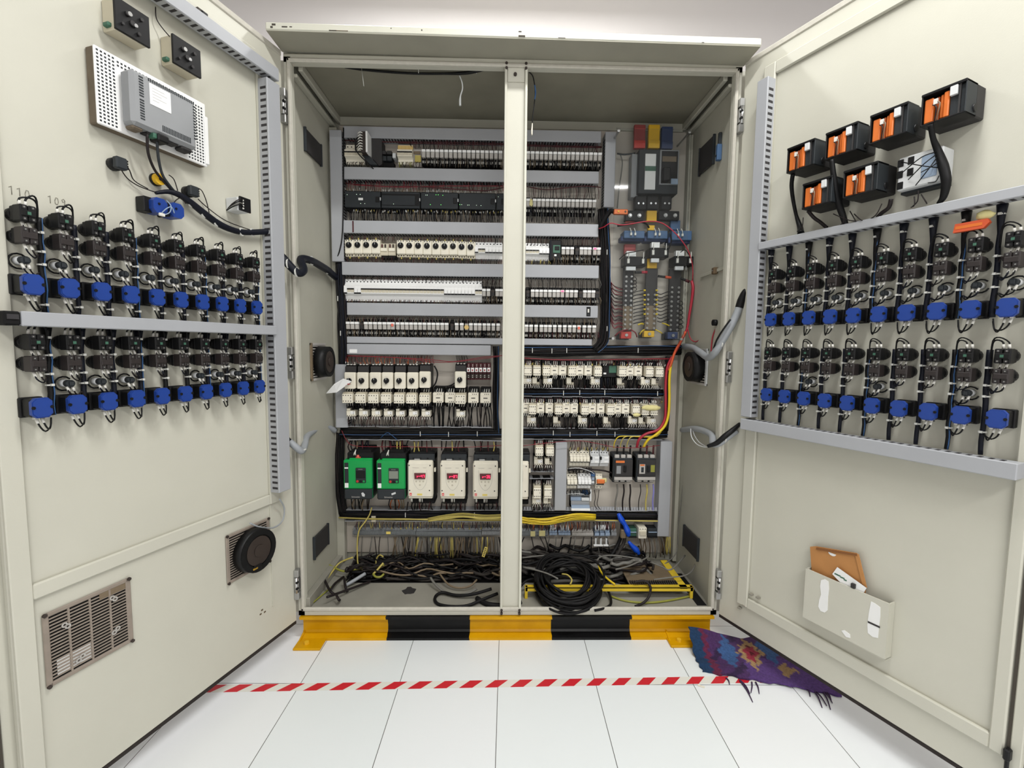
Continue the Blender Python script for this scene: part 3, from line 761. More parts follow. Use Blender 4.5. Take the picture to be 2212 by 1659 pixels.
c = MB(); c.prism(P2, -.020, -.016, 'cardboard_dark')
P3 = [(RD.at(x, y, .020)[0]-.453, RD.at(x, y, .020)[1]-.292) for x, y in ((1847, 1200), (1854, 1197), (1872, 1270), (1862, 1262))]
c.prism(P3, -.019, -.016, 'cardboard'); c.obj('rim_fold', t)
x, z = RD.at(1798, 1195, .0165)
c = MB(); c.prism([(x-.453+.011*cos(a), z-.292+.008*sin(a)) for a in [pi+k*pi/10 for k in range(11)]], -.0168, -.0160, 'paper'); c.obj('notch', t, 'pale half-moon thumb notch')
t = thing('leaflet', 'white printed leaflet slanting out of the document pocket', 'leaflet', RD, .453, .292)
P = [(RD.at(x, y, .024)[0]-.453, RD.at(x, y, .024)[1]-.292) for x, y in ((1809, 1225), (1872, 1270), (1855, 1300), (1798, 1240))]
c = MB(); c.prism(P, -.024, -.0235, 'paper'); c.obj('sheet', t)
c = MB()
for px, py, s in ((1812, 1243, .005), (1820, 1248, .006), (1826, 1253, .004), (1806, 1240, .004)):
    x, z = RD.at(px, py, .0243); c.box(x-.453-s, x-.453+s, -.0245, -.0240, z-.292-.002, z-.292+.002, 'pcb_green')
x, z = RD.at(1843, 1266, .031); c.box(x-.453-.006, x-.453+.004, -.0318, -.0240, z-.292-.006, z-.292+.006, 'ink'); c.obj('printed_mark', t)
# ------------------------------------------------------------------ left door, upper part
def panel_meter(t):
    c = MB(); c.box(-.036, .036, -.040, 0, -.036, .036, 'cream_shade', .002); c.obj('housing', t)
    c = MB(); c.box(-.038, .040, -.047, -.040, -.036, .037, 'black', .001)
    for x, z, r in ((-.012, .012, .005), (-.002, -.004, .006), (.012, -.02, .004), (.02, .018, .004), (-.024, -.018, .003)): c.cyl((x, -.047, z), 'y', r, -.005, 'dusty_black', 10)
    c.obj('back_plate', t)
    MB().cyl((-.008, -.047, .013), 'y', .005, -.006, 'zinc', 10).cyl((.004, -.047, -.006), 'y', .004, -.007, 'steel', 10).obj('terminal_nut', t)
    MB().box(-.044, -.026, -.030, -.012, -.030, -.020, 'pcb_green', .002).obj('clamp_screw', t)
place('pm', panel_meter, 'panel_meter', 'cream panel meter with black back plate, at the top left', 'panel meter', LD, -.524, 1.902, 0, 'panel meters on the left door')
place('pm', panel_meter, 'panel_meter', 'cream panel meter with black back plate, beside the top duct', 'panel meter', LD, -.388, 1.902, 0, 'panel meters on the left door')
t = thing('limit_switch', 'small dark brown switch above the top duct of the left door', 'switch', LD, *LD.at(437, 30, .02))
c = MB(); c.box(-.016, .016, -.022, 0, -.010, .010, 'dark_brown', .002); c.box(-.008, .010, -.030, -.02, -.008, .004, 'black', .002); c.obj('body', t)
MB().box(-.002, .004, -.026, -.02, -.016, -.010, 'ferrule').obj('terminal', t)
t = thing('touch_panel', 'back of a white perforated touch panel with grey electronics case', 'touch panel', LD, -.463, 1.725)
c = MB(); c.box(-.137, .137, -.024, 0, -.086, .086, 'rim_dust', .003); c.obj('rim', t, 'dusty brown rim against the door')
c = MB(); c.box(-.137, .137, -.030, -.024, -.0865, .0865, 'white', .002); c.box(.129, .141, -.034, -.022, -.080, .052, 'paper', .002); c.obj('backing_plate', t)
c = MB()
def holes(x0, x1, z0, z1, p=.0082):
    nx = int((x1-x0)/p); nz = int((z1-z0)/p)
    for i in range(nx+1):
        for j in range(nz+1):
            x = x0+i*p; z = z0+j*p; c.box(x-.0021, x+.0021, -.0306, -.0298, z-.0019, z+.0019, 'charcoal')
holes(-.131, -.092, -.078, .078); holes(.083, .126, -.078, .075); holes(-.088, .080, .066, .078)
c.obj('perforation', t)['kind'] = 'stuff'
c = MB(); c.box(-.088, .076, -.070, -.030, -.070, .058, 'terminal_grey', .008); c.obj('electronics_case', t, 'grey electronics case')
c = MB()
for i in range(8):
    c.box(-.070, -.060, -.0708, -.0695, .045-i*.0062, .048-i*.0062, 'charcoal'); c.box(-.070, -.060, -.0708, -.0695, -.008-i*.0062, -.005-i*.0062, 'charcoal')
for i in range(19): c.box(-.018+i*.0040, -.016+i*.0040, -.0708, -.0695, -.058, -.044, 'charcoal')
for i in range(24): c.box(-.048+i*.0050, -.0455+i*.0050, -.0708, -.0695, .047, .054, 'charcoal')
for i in range(12): c.box(.066, .073, -.0708, -.0695, .040-i*.0075, .0435-i*.0075, 'charcoal')
c.obj('cooling_slot', t)['kind'] = 'stuff'
c = MB(); c.box(-.046, .006, -.0712, -.0695, -.006, .044, 'paper', .0005)
for i in range(5): c.box(-.040, -.040+(.03, .036, .022, .034, .016)[i], -.0716, -.0710, .034-i*.007, .0346-i*.007, 'relay_grey')
c.obj('data_sticker', t)
c = MB(); c.box(-.084, -.058, -.062, -.034, -.078, -.068, 'rim_dust', .004); c.box(.036, .066, -.064, -.034, -.080, -.069, 'dusty_black', .004); c.box(-.048, .030, -.058, -.034, -.074, -.069, 'dusty_black'); c.obj('connector_shell', t)
c = MB(); c.box(-.032, -.004, -.074, -.040, -.086, -.068, 'black', .003); c.obj('cable_plug', t)
MB().box(-.040, -.030, -.068, -.050, -.082, -.070, 'pcb_green', .001).obj('terminal_plug', t)
G = 'cables of the touch panel'
cable('signal_cable', 'grey cable dropping from the touch panel plug, farther from the hinges', fpts(LD, (318, 290, .06), (320, 330, .05), (333, 365, .035), (352, 390, .025), (372, 412, .02)), .0032, 'wire_dark', group=G)
cable('signal_cable', 'grey cable dropping from the touch panel plug, nearer the hinges', fpts(LD, (339, 300, .06), (342, 340, .05), (350, 375, .035), (362, 395, .028), (378, 415, .02)), .0032, 'charcoal', group=G)
cable('cable_loom', 'thick black taped loom sloping to the tall duct of the left door', fpts(LD, (336, 417, .02), (362, 414, .022), (385, 420, .024), (410, 436, .024), (440, 460, .022), (470, 482, .02), (500, 496, .02), (530, 502, .02), (583, 500, .03)), [.004, .006, .008, .009, .010, .010, .009, .009, .010], 'wire_navy', 'cable loom', n=10)
lo = bpy.data.objects['cable_loom']
for px, py in ((413, 438), (441, 461), (468, 480), (522, 501), (545, 502)):
    p = LD.w(px, py, .022)-lo.location; c = MB(); c.ring(p-Vector((.002, 0, .0)), 'x', .0125, .009, .004, 'tie', 12); c.obj('cable_tie', lo)
def push_button(t):
    c = MB(); c.cyl((0, 0, 0), 'y', .015, -.020, 'black', 14); c.box(-.013, .013, -.034, -.018, -.014, .014, 'charcoal', .003); c.obj('body', t)
    c = MB()
    for z in (-.009, -.003, .003, .009): c.box(.011, .0145, -.032, -.020, z-.0018, z+.0018, 'black')
    c.obj('terminal', t)
place('pb', push_button, 'push_button', 'round black push button body below the touch panel', 'push button', LD, *LD.at(254, 354, .018), 0, 'push buttons on the left door')
place('pb', push_button, 'push_button', 'black push button body between the cable loom and the relay box', 'push button', LD, *LD.at(412, 414, .018), 0, 'push buttons on the left door')
t = thing('key_switch', 'yellow ringed key switch body behind the touch panel cables', 'key switch', LD, *LD.at(338, 388, .006))
c = MB(); c.cyl((0, 0, 0), 'y', .016, -.008, 'black', 16); c.obj('gasket_ring', t); c = MB(); c.ring((0, -.008, 0), 'y', .0145, .0045, -.012, 'yellow', 16); c.cyl((0, 0, 0), 'y', .005, -.016, 'black', 10); c.obj('lock_nut', t, 'yellow lock nut')
t = thing('selector_switch', 'double blue selector switch tied with thin pale blue wires', 'switch', LD, *LD.at(344, 449, .025))
c = MB(); c.box(-.042, -.018, -.030, 0, -.019, .019, 'black', .002); c.box(.010, .018, -.040, 0, -.019, .016, 'wire_navy', .002); c.obj('base_plate', t)
for x in (-.012, .032):
    c = MB(); c.prism([(x-.010, -.019), (x+.010, -.019), (x+.018, -.010), (x+.018, .010), (x+.010, .019), (x-.010, .019), (x-.018, .010), (x-.018, -.010)], -.046, -.006, 'blue'); c.cyl((x-.004, -.046, .004), 'y', .003, -.002, 'wire_navy', 8); c.obj('contact_body', t)
c = MB(); c.tube([(-.012, -.048, -.018), (-.002, -.054, -.004), (.012, -.052, .003), (.020, -.05, -.010)], .0014, 'terminal_blue', 5, sub=4); c.tube([(.008, -.04, .020), (.010, -.052, .006), (.006, -.052, -.012), (-.010, -.046, -.024)], .0014, 'terminal_blue', 5, sub=4); c.box(-.018, -.004, -.05, -.044, -.026, -.018, 'ferrule', .001); c.obj('lead_wire', t)
t = thing('relay_box', 'small white relay box with black terminal side beside the tall duct', 'relay', LD, *LD.at(497, 445, 0))
c = MB(); c.box(-.016, .024, -.046, 0, -.020, .020, 'grey_white', .002); c.obj('case', t)
c = MB(); c.box(-.012, .028, -.052, -.046, -.019, .023, 'black', .001)
for z in (-.012, -.004, .004, .012): c.cyl((-.002, -.052, z), 'y', .0025, -.002, 'ferrule', 8)
c.obj('terminal_plate', t)
c = MB()
for k in range(4): c.tube([(-.004, -.054, .012-k*.006), (-.018, -.056, .010-k*.005), (-.030, -.04, -.006-k*.003), (-.032, -.02, -.024)], .0016, ('wire_dark', 'wire_black', 'wire_grey', 'wire_black')[k], 5, sub=4)
c.obj('lead_wire', t)
for k, (p) in enumerate([((258, 360, .03), (275, 385, .012), (300, 402, .012), (335, 415, .02)), ((268, 350, .03), (280, 368, .015), (290, 390, .01), (320, 408, .016)), ((424, 405, .03), (436, 412, .02), (446, 435, .015), (452, 460, .018)), ((365, 378, .02), (376, 388, .018), (384, 412, .022)), ((428, 430, .025), (450, 450, .015), (490, 478, .015), (545, 498, .02)), ((374, 445, .03), (378, 435, .03), (390, 428, .028), (402, 440, .026))]):
    cable('lead_wire', f'{nth(k+1)} thin dark wire joining the loom on the left door', fpts(LD, *p), .0014, 'wire_dark', 'wire', n=5, group='thin wires joining the loom')
cable('meter_wire', 'thin black wire curving down to the panel meter beside the top duct', fpts(LD, (336, 15, .01), (338, 40, .015), (352, 62, .02), (372, 85, .04)), .0014, 'wire_dark', 'wire', n=5)

# ------------------------------------------------------------------ grilles and fan on the left door
def grille(t, w, h, rows, cols, big=False):
    c = MB()
    for s in (-1, 1): c.box(s*w/2-.006, s*w/2+.006, -.005, 0, -h/2-.005, h/2+.005, 'grille_dirt', .002); c.box(-w/2, w/2, -.005, 0, s*h/2-.005, s*h/2+.005, 'grille_dirt', .002)
    c.obj('grille_frame', t)
    MB().box(-w/2+.004, w/2-.004, -.0006, .002, -h/2+.004, h/2-.004, 'black_matt').obj('opening', t, 'dark opening behind the slats')
    c = MB()
    for i in range(rows): z = -h/2+(i+.5)*h/rows; c.box(-w/2+.004, w/2-.004, -.0035, -.001, z-h/rows*.17, z+h/rows*.17, 'grille_dirt')
    for i in range(1, cols): x = -w/2+i*w/cols; c.box(x-.002, x+.002, -.004, -.001, -h/2, h/2, 'grille_dirt')
    c.obj('slat', t)
    c = MB()
    for sx in (-1, 1):
        for sz in (-1, 1): c.cyl((sx*(w/2+.002), -.004, sz*(h/2+.002)), 'y', .0045, -.004, 'dark_brown', 8)
    c.obj('screw', t)
t = thing('vent_grille', 'large slatted vent grille low on the left door, dusty behind', 'vent', LD, -.661, .449); grille(t, .168, .162, 21, 4)
c = MB()
for x, z in ((-.052, .042), (-.046, .036), (.052, .048), (.046, .054), (.054, -.03), (.046, -.036), (-.03, -.058), (-.022, -.052)): c.ring((x, -.0045, z), 'y', .006, .003, -.002, 'relay_grey', 8)
c.obj('clip_boss', t)
MB().box(-.068, .0, -.0008, -.0004, -.070, -.034, 'paper').obj('pale_backing', t, 'white sheet glimpsed behind the slats')
MB().box(.02, .078, -.0038, -.0034, .062, .078, 'wire_tan').obj('rust_patch', t)
t = thing('cooling_fan', 'round dark cooling fan over a slatted grille, low on the left door', 'fan', LD, -.208, .452); grille(t, .160, .150, 19, 2)
c = MB(); c.cyl((.004, -.008, 0), 'y', .072, -.030, 'black', 28, .070); c.ring((.004, -.038, 0), 'y', .070, .052, -.004, 'black_matt', 28); c.obj('fan_housing', t)
c = MB(); c.cyl((.004, -.038, 0), 'y', .048, -.003, 'dark_brown', 24); c.cyl((.004, -.041, 0), 'y', .020, -.003, 'dark_brown', 16); c.box(-.02, .012, -.044, -.041, -.060, -.044, 'black', .002); c.obj('hub', t)
MB().box(-.024, -.006, -.0445, -.041, -.056, -.050, 'brass', .001).obj('rating_mark', t)
cable('fan_cable', 'thin grey cable looping from the tall duct down to the left door fan', fpts(LD, (604, 1078, .03), (614, 1098, .02), (610, 1125, .02), (590, 1140, .025), (560, 1138, .03), (540, 1130, .028)), .0028, 'conduit', n=6)
# ------------------------------------------------------------------ gear on the mounting plate
P = BK.at
MM = 0.00207                      # metres per photo pixel at the fronts of the devices
def level(x0, y0, x1, y1, h):
    a = P(x0, y0, h); b = P(x1, y1, h); return a[0], b[0], (a[1]+b[1])/2
def hduct(label, x0, yt0, yb0, x1, yt1, yb1, h=.066, cover=True, slots=True):
    xa, xb, zt = level(x0, yt0, x1, yt1, h); _, _, zb = level(x0, yb0, x1, yb1, h)
    t = thing('wiring_duct', label, 'wiring duct', BK, xa, (zt+zb)/2, 0, 'ducts on the mounting plate')
    duct_h(t, zt-zb-.004, h, xb-xa, cover, .0125, slots); return t
def vduct(label, x0, x1, yt, yb, h=.066, slots=True):
    xa, zt = P(x0, yt, h); xb, zb = P(x1, yb, h)
    xa2 = P(x0, yb, h)[0]; xb2 = P(x1, yt, h)[0]; xa = (xa+xa2)/2; xb = (xb+xb2)/2
    t = thing('wiring_duct', label, 'wiring duct', BK, (xa+xb)/2, zb, 0, 'ducts on the mounting plate')
    duct_v(t, xb-xa-.004, h, zt-zb, 1, .0125, slots); return t
hduct('topmost level grey duct on the mounting plate', 741, 270, 298, 1299, 285, 306)
hduct('level grey duct below the topmost relay row', 741, 360, 388, 1294, 370, 395)
d3 = hduct('level grey duct below the black controller modules', 741, 478, 504, 1293, 482, 511)
MB().box(.040, .046, -.0668, -.065, -.024, .024, 'wire_maroon').obj('marker_strip', d3)
hduct('level grey duct below the knobbed motor breakers', 738, 565, 593, 1294, 574, 602)
d5 = hduct('level grey duct below the long white breaker row', 749, 655, 682, 1292, 659, 685)
xx = P(1271, 672, .067)[0]-P(749, 668, .066)[0]
MB().box(xx-.009, xx+.009, -.0672, -.065, -.020, .021, 'black').box(xx-.004, xx+.003, -.0676, -.067, -.004, .012, 'ferrule').box(xx-.005, xx+.005, -.0676, -.067, -.017, -.008, 'charcoal').obj('dark_sticker', d5, 'black sticker with pale marks')
hduct('narrow grey duct below the lowest relay row', 749, 728, 741.5, 1279, 732, 746, slots=False)
d6 = hduct('short grey duct above the white fronted motor starters', 749, 743, 765, 1060, 745.5, 768, h=.070)
MB().box(.012, .045, -.0708, -.069, -.017, -.001, 'paper').obj('blank_sticker', d6)
vduct('tall grey duct at the left edge of the upper relay rows', 714, 740, 280, 565)
vduct('grey duct beside the first motor starter', 724, 750, 787, 924)
vduct('grey duct between the relay rows and the clear cover', 1306, 1329, 284, 448)
vduct('tall grey duct beside the two moulded breakers', 1424, 1449, 954, 1159, slots=False)
vduct('grey duct between the small contactors and the white breakers', 1199, 1224, 956, 1103, slots=False)

# loose wiring nobody could count
RNG = random.Random(21)
class Wires:
    def __init__(s): s.c = MB()
    def comb(s, x0, x1, n, ya, yb, ha, hb, cols, r=.0011, jx=3, slope=0, fer=None, ferlen=5):
        """n wires between photo rows ya and yb (the ends lie at heights ha, hb off the plate)"""
        for i in range(n):
            x = x0+(x1-x0)*(i+.5)/n+RNG.uniform(-1, 1)*(x1-x0)/n*.4
            k = (x-x0)*slope; xb = x+RNG.uniform(-jx, jx)
            a = BK.w(x, ya+k, ha); b = BK.w(xb, yb+k+RNG.uniform(-2, 2), hb)
            m = a.lerp(b, .5)+Vector((RNG.uniform(-.006, .006), -RNG.uniform(.004, .016), 0))
            s.c.tube([a, m, b], r*RNG.uniform(.8, 1.25), RNG.choice(cols), 4, sub=2)
            if fer and RNG.random() < fer[0]:
                t = (b-m).normalized(); s.c.tube([b-t*ferlen*.002, b], r*1.7, RNG.choice(fer[1:]), 5)
        return s
    def run(s, pts, r, m, n=5): s.c.tube([BK.w(*p) for p in pts], r, m, n, sub=4); return s
    def done(s, name, label, cat='wiring', group=None):
        o = s.c.obj(name); return tag(o, label, cat, group, 'stuff')
DK = ['wire_dark', 'wire_black', 'wire_dark', 'wire_maroon']
w1 = Wires().comb(885, 1298, 95, 299, 321, .05, .05, ['wire_dark', 'wire_maroon', 'wire_black'], slope=.018)
w1.run([(745, 303, .045), (800, 306, .05), (900, 307, .05), (1000, 308, .05), (1100, 311, .05), (1200, 315, .05), (1300, 317, .045)], .0022, 'wire_maroon').run([(860, 309, .05), (960, 311, .055), (1080, 313, .055), (1190, 317, .055), (1300, 319, .05)], .0020, 'wire_maroon')
w1.comb(915, 1298, 150, 341, 360, .055, .05, ['wire_grey', 'wire_black', 'wire_dark', 'wire_tan'], slope=.018, jx=2)
w1.comb(745, 795, 16, 350, 360, .05, .05, ['wire_dark', 'wire_tan', 'wire_black']).comb(860, 912, 18, 350, 361, .05, .05, ['wire_tan', 'wire_dark', 'wire_green'])
w1.done('relay_wiring', 'thin dark wiring above and below the topmost relay row')
w2 = Wires().comb(745, 1086, 110, 390, 412, .05, .055, ['wire_red', 'wire_maroon', 'wire_maroon', 'wire_dark', 'wire_black', 'wire_grey'], slope=.012, fer=(.6, 'ferrule', 'grey_white', 'wire_tan'))
w2.run([(746, 396, .055), (820, 402, .06), (900, 403, .06), (1000, 410, .065), (1050, 412, .065), (1088, 405, .05)], .0025, 'wire_maroon').run([(760, 399, .06), (860, 404, .06), (960, 402, .06), (1086, 402, .06)], .0022, 'wire_red').run([(1138, 403, .05), (1180, 410, .06), (1230, 405, .06), (1265, 402, .06), (1298, 405, .05)], .0022, 'wire_maroon')
w2.comb(757, 1086, 150, 452, 477, .055, .05, ['wire_grey', 'wire_black', 'wire_dark', 'wire_tan', 'wire_navy'], slope=.008, fer=(.0,)).comb(757, 1086, 70, 478, 454, .05, .058, ['wire_grey', 'wire_navy', 'wire_black'], slope=.008, fer=(.9, 'ferrule', 'grey_white', 'wire_yellow_dust'), ferlen=4)
w2.comb(1138, 1294, 46, 399, 428, .05, .05, ['wire_dark', 'wire_black', 'wire_maroon', 'wire_grey'], slope=.01).comb(1138, 1292, 90, 448, 480, .055, .05, ['wire_grey', 'wire_black', 'wire_navy', 'wire_dark'], slope=.01, jx=4)
w2.done('controller_wiring', 'dense mixed wiring around the black controller modules')
w3 = Wires().comb(745, 1086, 80, 508, 519, .05, .05, ['wire_dark', 'wire_maroon', 'wire_black'], slope=.018).comb(745, 1086, 80, 553, 566, .05, .05, ['wire_dark', 'wire_maroon', 'wire_black'], slope=.022)
w3.comb(1138, 1298, 46, 512, 530, .05, .05, DK, slope=.01).comb(1190, 1298, 60, 549, 573, .055, .05, ['wire_grey', 'wire_dark', 'wire_black', 'wire_tan'], slope=.01).comb(1138, 1190, 16, 561, 573, .05, .05, ['wire_tan', 'wire_yellow_dust', 'wire_dark'])
w3.done('breaker_wiring', 'dark wiring above and below the knobbed motor breakers')
w4 = Wires().comb(750, 1086, 70, 596, 607, .045, .04, DK, slope=.02).comb(748, 1045, 70, 646, 656, .045, .045, ['wire_tan', 'wire_dark', 'wire_maroon'], slope=.012).comb(1042, 1086, 22, 602, 624, .05, .05, ['wire_grey', 'wire_dark'], slope=.01).comb(1042, 1086, 30, 637, 656, .055, .05, ['wire_grey', 'wire_dark', 'wire_tan'])
w4.comb(1138, 1297, 50, 603, 626, .05, .05, ['wire_dark', 'wire_black', 'wire_grey'], slope=.01).comb(1138, 1297, 90, 640, 658, .055, .05, ['wire_grey', 'wire_dark', 'wire_black', 'wire_tan'], slope=.01)
w4.done('breaker_wiring', 'dark wiring around the long white breaker row and its relays')
w5 = Wires().comb(750, 1086, 110, 684, 697, .05, .055, ['wire_tan', 'wire_dark', 'wire_maroon', 'wire_grey'], slope=.012).comb(750, 1086, 160, 711, 729, .055, .05, ['wire_tan', 'wire_dark', 'wire_grey', 'wire_black'], slope=.008).comb(1138, 1294, 50, 686, 703, .05, .055, ['wire_tan', 'wire_dark', 'wire_grey'], slope=.01).comb(1138, 1294, 80, 716, 733, .055, .05, ['wire_tan', 'wire_dark', 'wire_grey', 'wire_maroon'], slope=.008)
w5.done('relay_wiring', 'thin brownish wiring above and below the lowest relay row')

# relays --------------------------------------------------------------
def relay(kind):
    def f(t):
        c = MB(); c.box(-.0094, .0094, -.040, 0, -.040, .030, 'black_matt', .001); c.box(-.0094, .0094, -.052, -.040, -.034, -.017, 'black', .001); c.box(-.0094, .0094, -.046, -.040, .018, .026, 'black', .001)
        c.obj('socket', t)
        c = MB()
        if kind == 'dark': c.box(-.0078, .0078, -.060, -.040, -.015, .015, 'dusty_black', .001); c.box(-.0075, .0075, -.061, -.060, .002, .012, 'dark_brown')
        elif kind == 'tan': c.box(-.0078, .0078, -.060, -.040, -.015, .015, 'relay_grey', .001); c.cyl((0, -.060, -.002), 'y', .010, -.008, 'amber_block', 14)
        else:
            c.box(-.0080, .0080, -.068, -.040, -.016, .006, 'relay_grey', .002); c.box(-.0083, .0083, -.070, -.040, .006, .0165, 'white', .001)
        c.obj('relay_body', t)
        if kind == 'led': MB().cyl((-.003, -.070, .011), 'y', .003, -.002, 'led_red', 8).cyl((.003, -.070, .011), 'y', .003, -.002, 'led_red', 8).obj('status_light', t, 'glowing red status light')
        if kind == 'pink': MB().box(-.006, .004, -.0705, -.070, -.002, .010, 'salmon').obj('red_mark', t)
        c = MB()
        for x in (-.005, 0, .005): c.box(x-.0012, x+.0012, -.0545, -.052, -.036, -.026, 'ferrule')
        c.obj('terminal', t)
    return f
def relays(xs, y0, slope, row, side, h=.068, kinds={}):
    n = len(xs)
    for i, px in enumerate(xs):
        x, _ = P(px, y0, h); z = P((xs[0]+xs[-1])/2, y0+slope*((xs[-1]-xs[0])/2), h)[1]
        k = kinds.get(i, 'n')
        look = {'n': 'slim white topped relay', 'dark': 'empty dark relay socket', 'tan': 'relay with a round tan disc', 'led': 'relay with glowing red lights', 'pink': 'relay with a red mark'}[k]
        place('relay'+k, relay(k), 'relay', f'{look}, {nth(i+1)} from left, {row}, {side} of centre post', 'relay', BK, x, z, 0, 'plug-in relays on the mounting plate')
lin_ = lambda a, b, n: [a+(b-a)*i/(n-1) for i in range(n)]
TOPR, R2, R3, R4, R5 = 'topmost relay row', 'row of the controllers', 'motor breaker row', 'long breaker row', 'lowest relay row'
relays(lin_(915, 1081, 18), 331, .02, TOPR, 'left'); relays(lin_(1141, 1296, 17), 336, .01, TOPR, 'right')
relays([1141]+lin_(1155, 1284, 15), 438, .01, R2, 'right')
Q = lambda l, o, s: [o+v/s for v in l]
relays(Q([632, 675, 718, 770, 812, 852, 892, 945, 985], 1080, 4.608), 542, .01, R3, 'right', kinds={3: 'dark', 7: 'led'})
relays(Q([1737, 1785, 1832, 1880, 1922], 700, 5.027), 632, .01, R4, 'left', kinds={2: 'dark'})
relays(Q([280, 325, 367, 410, 453, 497, 540, 580, 622, 670, 713, 757, 806, 845, 888, 930, 972], 1080, 4.608), 634, .008, R4, 'right', kinds={0: 'dark', 8: 'led', 12: 'dark', 16: 'dark'})
relays(Q([258, 306, 355, 405, 453, 502, 553, 604, 655, 703, 745, 800, 850, 897, 945, 993, 1042, 1090, 1140, 1187, 1235, 1283, 1330, 1388, 1440, 1495, 1547, 1595, 1645, 1690, 1740, 1787, 1838, 1890], 700, 5.027), 703, .012, R5, 'left', kinds={3: 'dark', 10: 'pink', 23: 'dark', 26: 'tan'})
relays(Q([265, 310, 360, 412, 455, 497, 545, 595, 645, 695, 740, 787, 840, 890, 938], 1080, 4.608), 710, .003, R5, 'right', kinds={11: 'pink'})
t = thing('tape_flag', 'small yellow tape flag stuck on the second row of relays', 'tape', BK, *P(1147, 437, .072), h=.0715)
MB().prism([(-.007, -.012), (.004, -.018), (.008, -.010), (.006, .010), (-.004, .014)], -.002, 0, 'glue').obj('flag', t)

# breakers --------------------------------------------------------------
def pole(kind, w=.0150, H=.094):
    def f(t):
        m = {'cream': 'cream', 'white': 'white', 'grey': 'grey_white', 'amber': 'cream'}[kind.split()[0]]
        a = H/2; k = H/.094
        c = MB(); c.prism_x([(0, -a), (0, a), (-.044, a), (-.046, .029*k), (-.052, .024*k), (-.054, .020*k), (-.066, .016*k), (-.068, -.016*k), (-.056, -.020*k), (-.048, -.025*k), (-.046, -a)], -w/2+.0002, w/2-.0002, m); c.obj('body', t)
        if kind.startswith('amber'): MB().box(-w/2, w/2, -.055, -.044, .020*k, .040*k, 'amber_block', .001).obj('top_cover', t, 'amber coloured terminal cover')
        c = MB()
        for s in (-1, 1): c.cyl((0, -.0445, s*.0365*k), 'y', .0028, -.0014, 'black', 8)
        c.obj('terminal_screw', t)
        c = MB()
        if 'down' in kind: c.box(-w/2+.001, w/2-.001, -.072, -.066, -.013*k, .003*k, m, .001); c.box(-w/2+.0005, w/2-.0005, -.0715, -.067, -.0185*k, -.0130*k, 'black')
        else: c.box(-w/2+.0005, w/2-.0005, -.0715, -.067, .000, .0052*k, 'black'); c.box(-w/2+.001, w/2-.001, -.069, -.067, -.012*k, .000, 'cream_shade')
        c.obj('toggle', t)
    return f
def poles(xs, y0, y1, kinds, row, grp, w=.0150):
    mid = (y0+y1)/2; H = (y1-y0)*.00211
    z = P(sum(xs)/len(xs), mid, .06)[1]
    for i, px in enumerate(xs):
        k = kinds[i]; x = P(px, mid, .055)[0]
        place(f'pole{k}{w:.4f}{H:.3f}', pole(k, w, H), 'circuit_breaker', f'{k.split()[0].replace("amber", "amber topped cream")} breaker pole, {nth(i+1)} from left, {row}', 'circuit breaker', BK, x, z, 0, grp)
WH = 'white down'; WU = 'white up'
n40 = [WH, WU, WU, WH, WH]+[WU]*24+[WH]*9+[WU]*2
poles([744.5+7.42*i+4 for i in range(40)], 605, 650, n40, 'long white breaker row', 'breakers of the long white row', .0153)
poles([1026+7.42*(i+.5) for i in range(8)], 523, 558, [WH, WU, WU, WH, WH, WH, WH, WH], 'motor breaker row, left of post', 'white breakers in the motor breaker row', .0152)
poles([1138.5+7.2*(i+.5)-3 for i in range(7)], 525, 561, [WU]*4+[WH]*3, 'motor breaker row, right of post', 'white breakers in the motor breaker row', .0148)
poles([746+8.2*(i+.5) for i in range(5)], 312, 351, ['cream up']*5, 'top row at the upper left', 'cream breakers at the upper left', .0165)
poles([859.5+8*(i+.5) for i in range(4)], 312, 351, ['amber up']*4, 'top row beside the dark blocks', 'amber topped breakers', .0165)
poles([1230.5+7.1*(i+.5) for i in range(6)], 975, 1008, ['cream down']*6, 'upper breaker group right of post', 'cream breakers at the lower right', .0145)
poles([1224.5+7.2*(i+.5) for i in range(3)], 1025, 1057, ['cream down']*3, 'lower breaker group right of post', 'cream breakers at the lower right', .0145)
poles([1248+7.1*(i+.5) for i in range(4)], 1024, 1057, ['white down']*4, 'lower white group right of post', 'white breakers at the lower right', .0145)

def motor_breaker(w):
    def f(t):
        c = MB(); c.box(-w/2, w/2, -.052, 0, -.038, .038, 'cream_shade', .002); c.box(-w/2+.0006, w/2-.0006, -.068, -.050, -.026, .034, 'cream', .003); c.box(-w/2+.0006, w/2-.0006, -.060, -.050, -.037, -.026, 'cream_shade', .001); c.obj('body', t)
        c = MB(); c.cyl((-.001, -.068, .011), 'y', .0125, -.004, 'black', 18); c.box(-.004, .002, -.076, -.070, .001, .021, 'black', .001); c.box(-.0015, -.0002, -.0765, -.075, .012, .021, 'grey_white'); c.obj('rotary_knob', t)
        c = MB()
        for x in (-.011, 0, .011):
            c.cyl((x, -.068, .030), 'y', .0024, -.001, 'charcoal', 8); c.cyl((x, -.060, -.031), 'y', .0028, -.001, 'black', 8)
        c.obj('terminal_screw', t)
        c = MB()
        for z in (.0395, -.0405): c.box(-.002, .002, -.058, -.052, z-.004, z+.004, 'wire_yellow_dust')
        c.obj('wire_marker', t)
    return f
for i, px in enumerate(Q([277, 372, 467, 562], 700, 5.027)):
    place('mb', motor_breaker(.0388), 'motor_breaker', f'cream motor breaker with black knob, {nth(i+1)} from left in group of four', 'motor breaker', BK, *P(px, 535.5, .062), 0, 'cream motor breakers with black knobs')
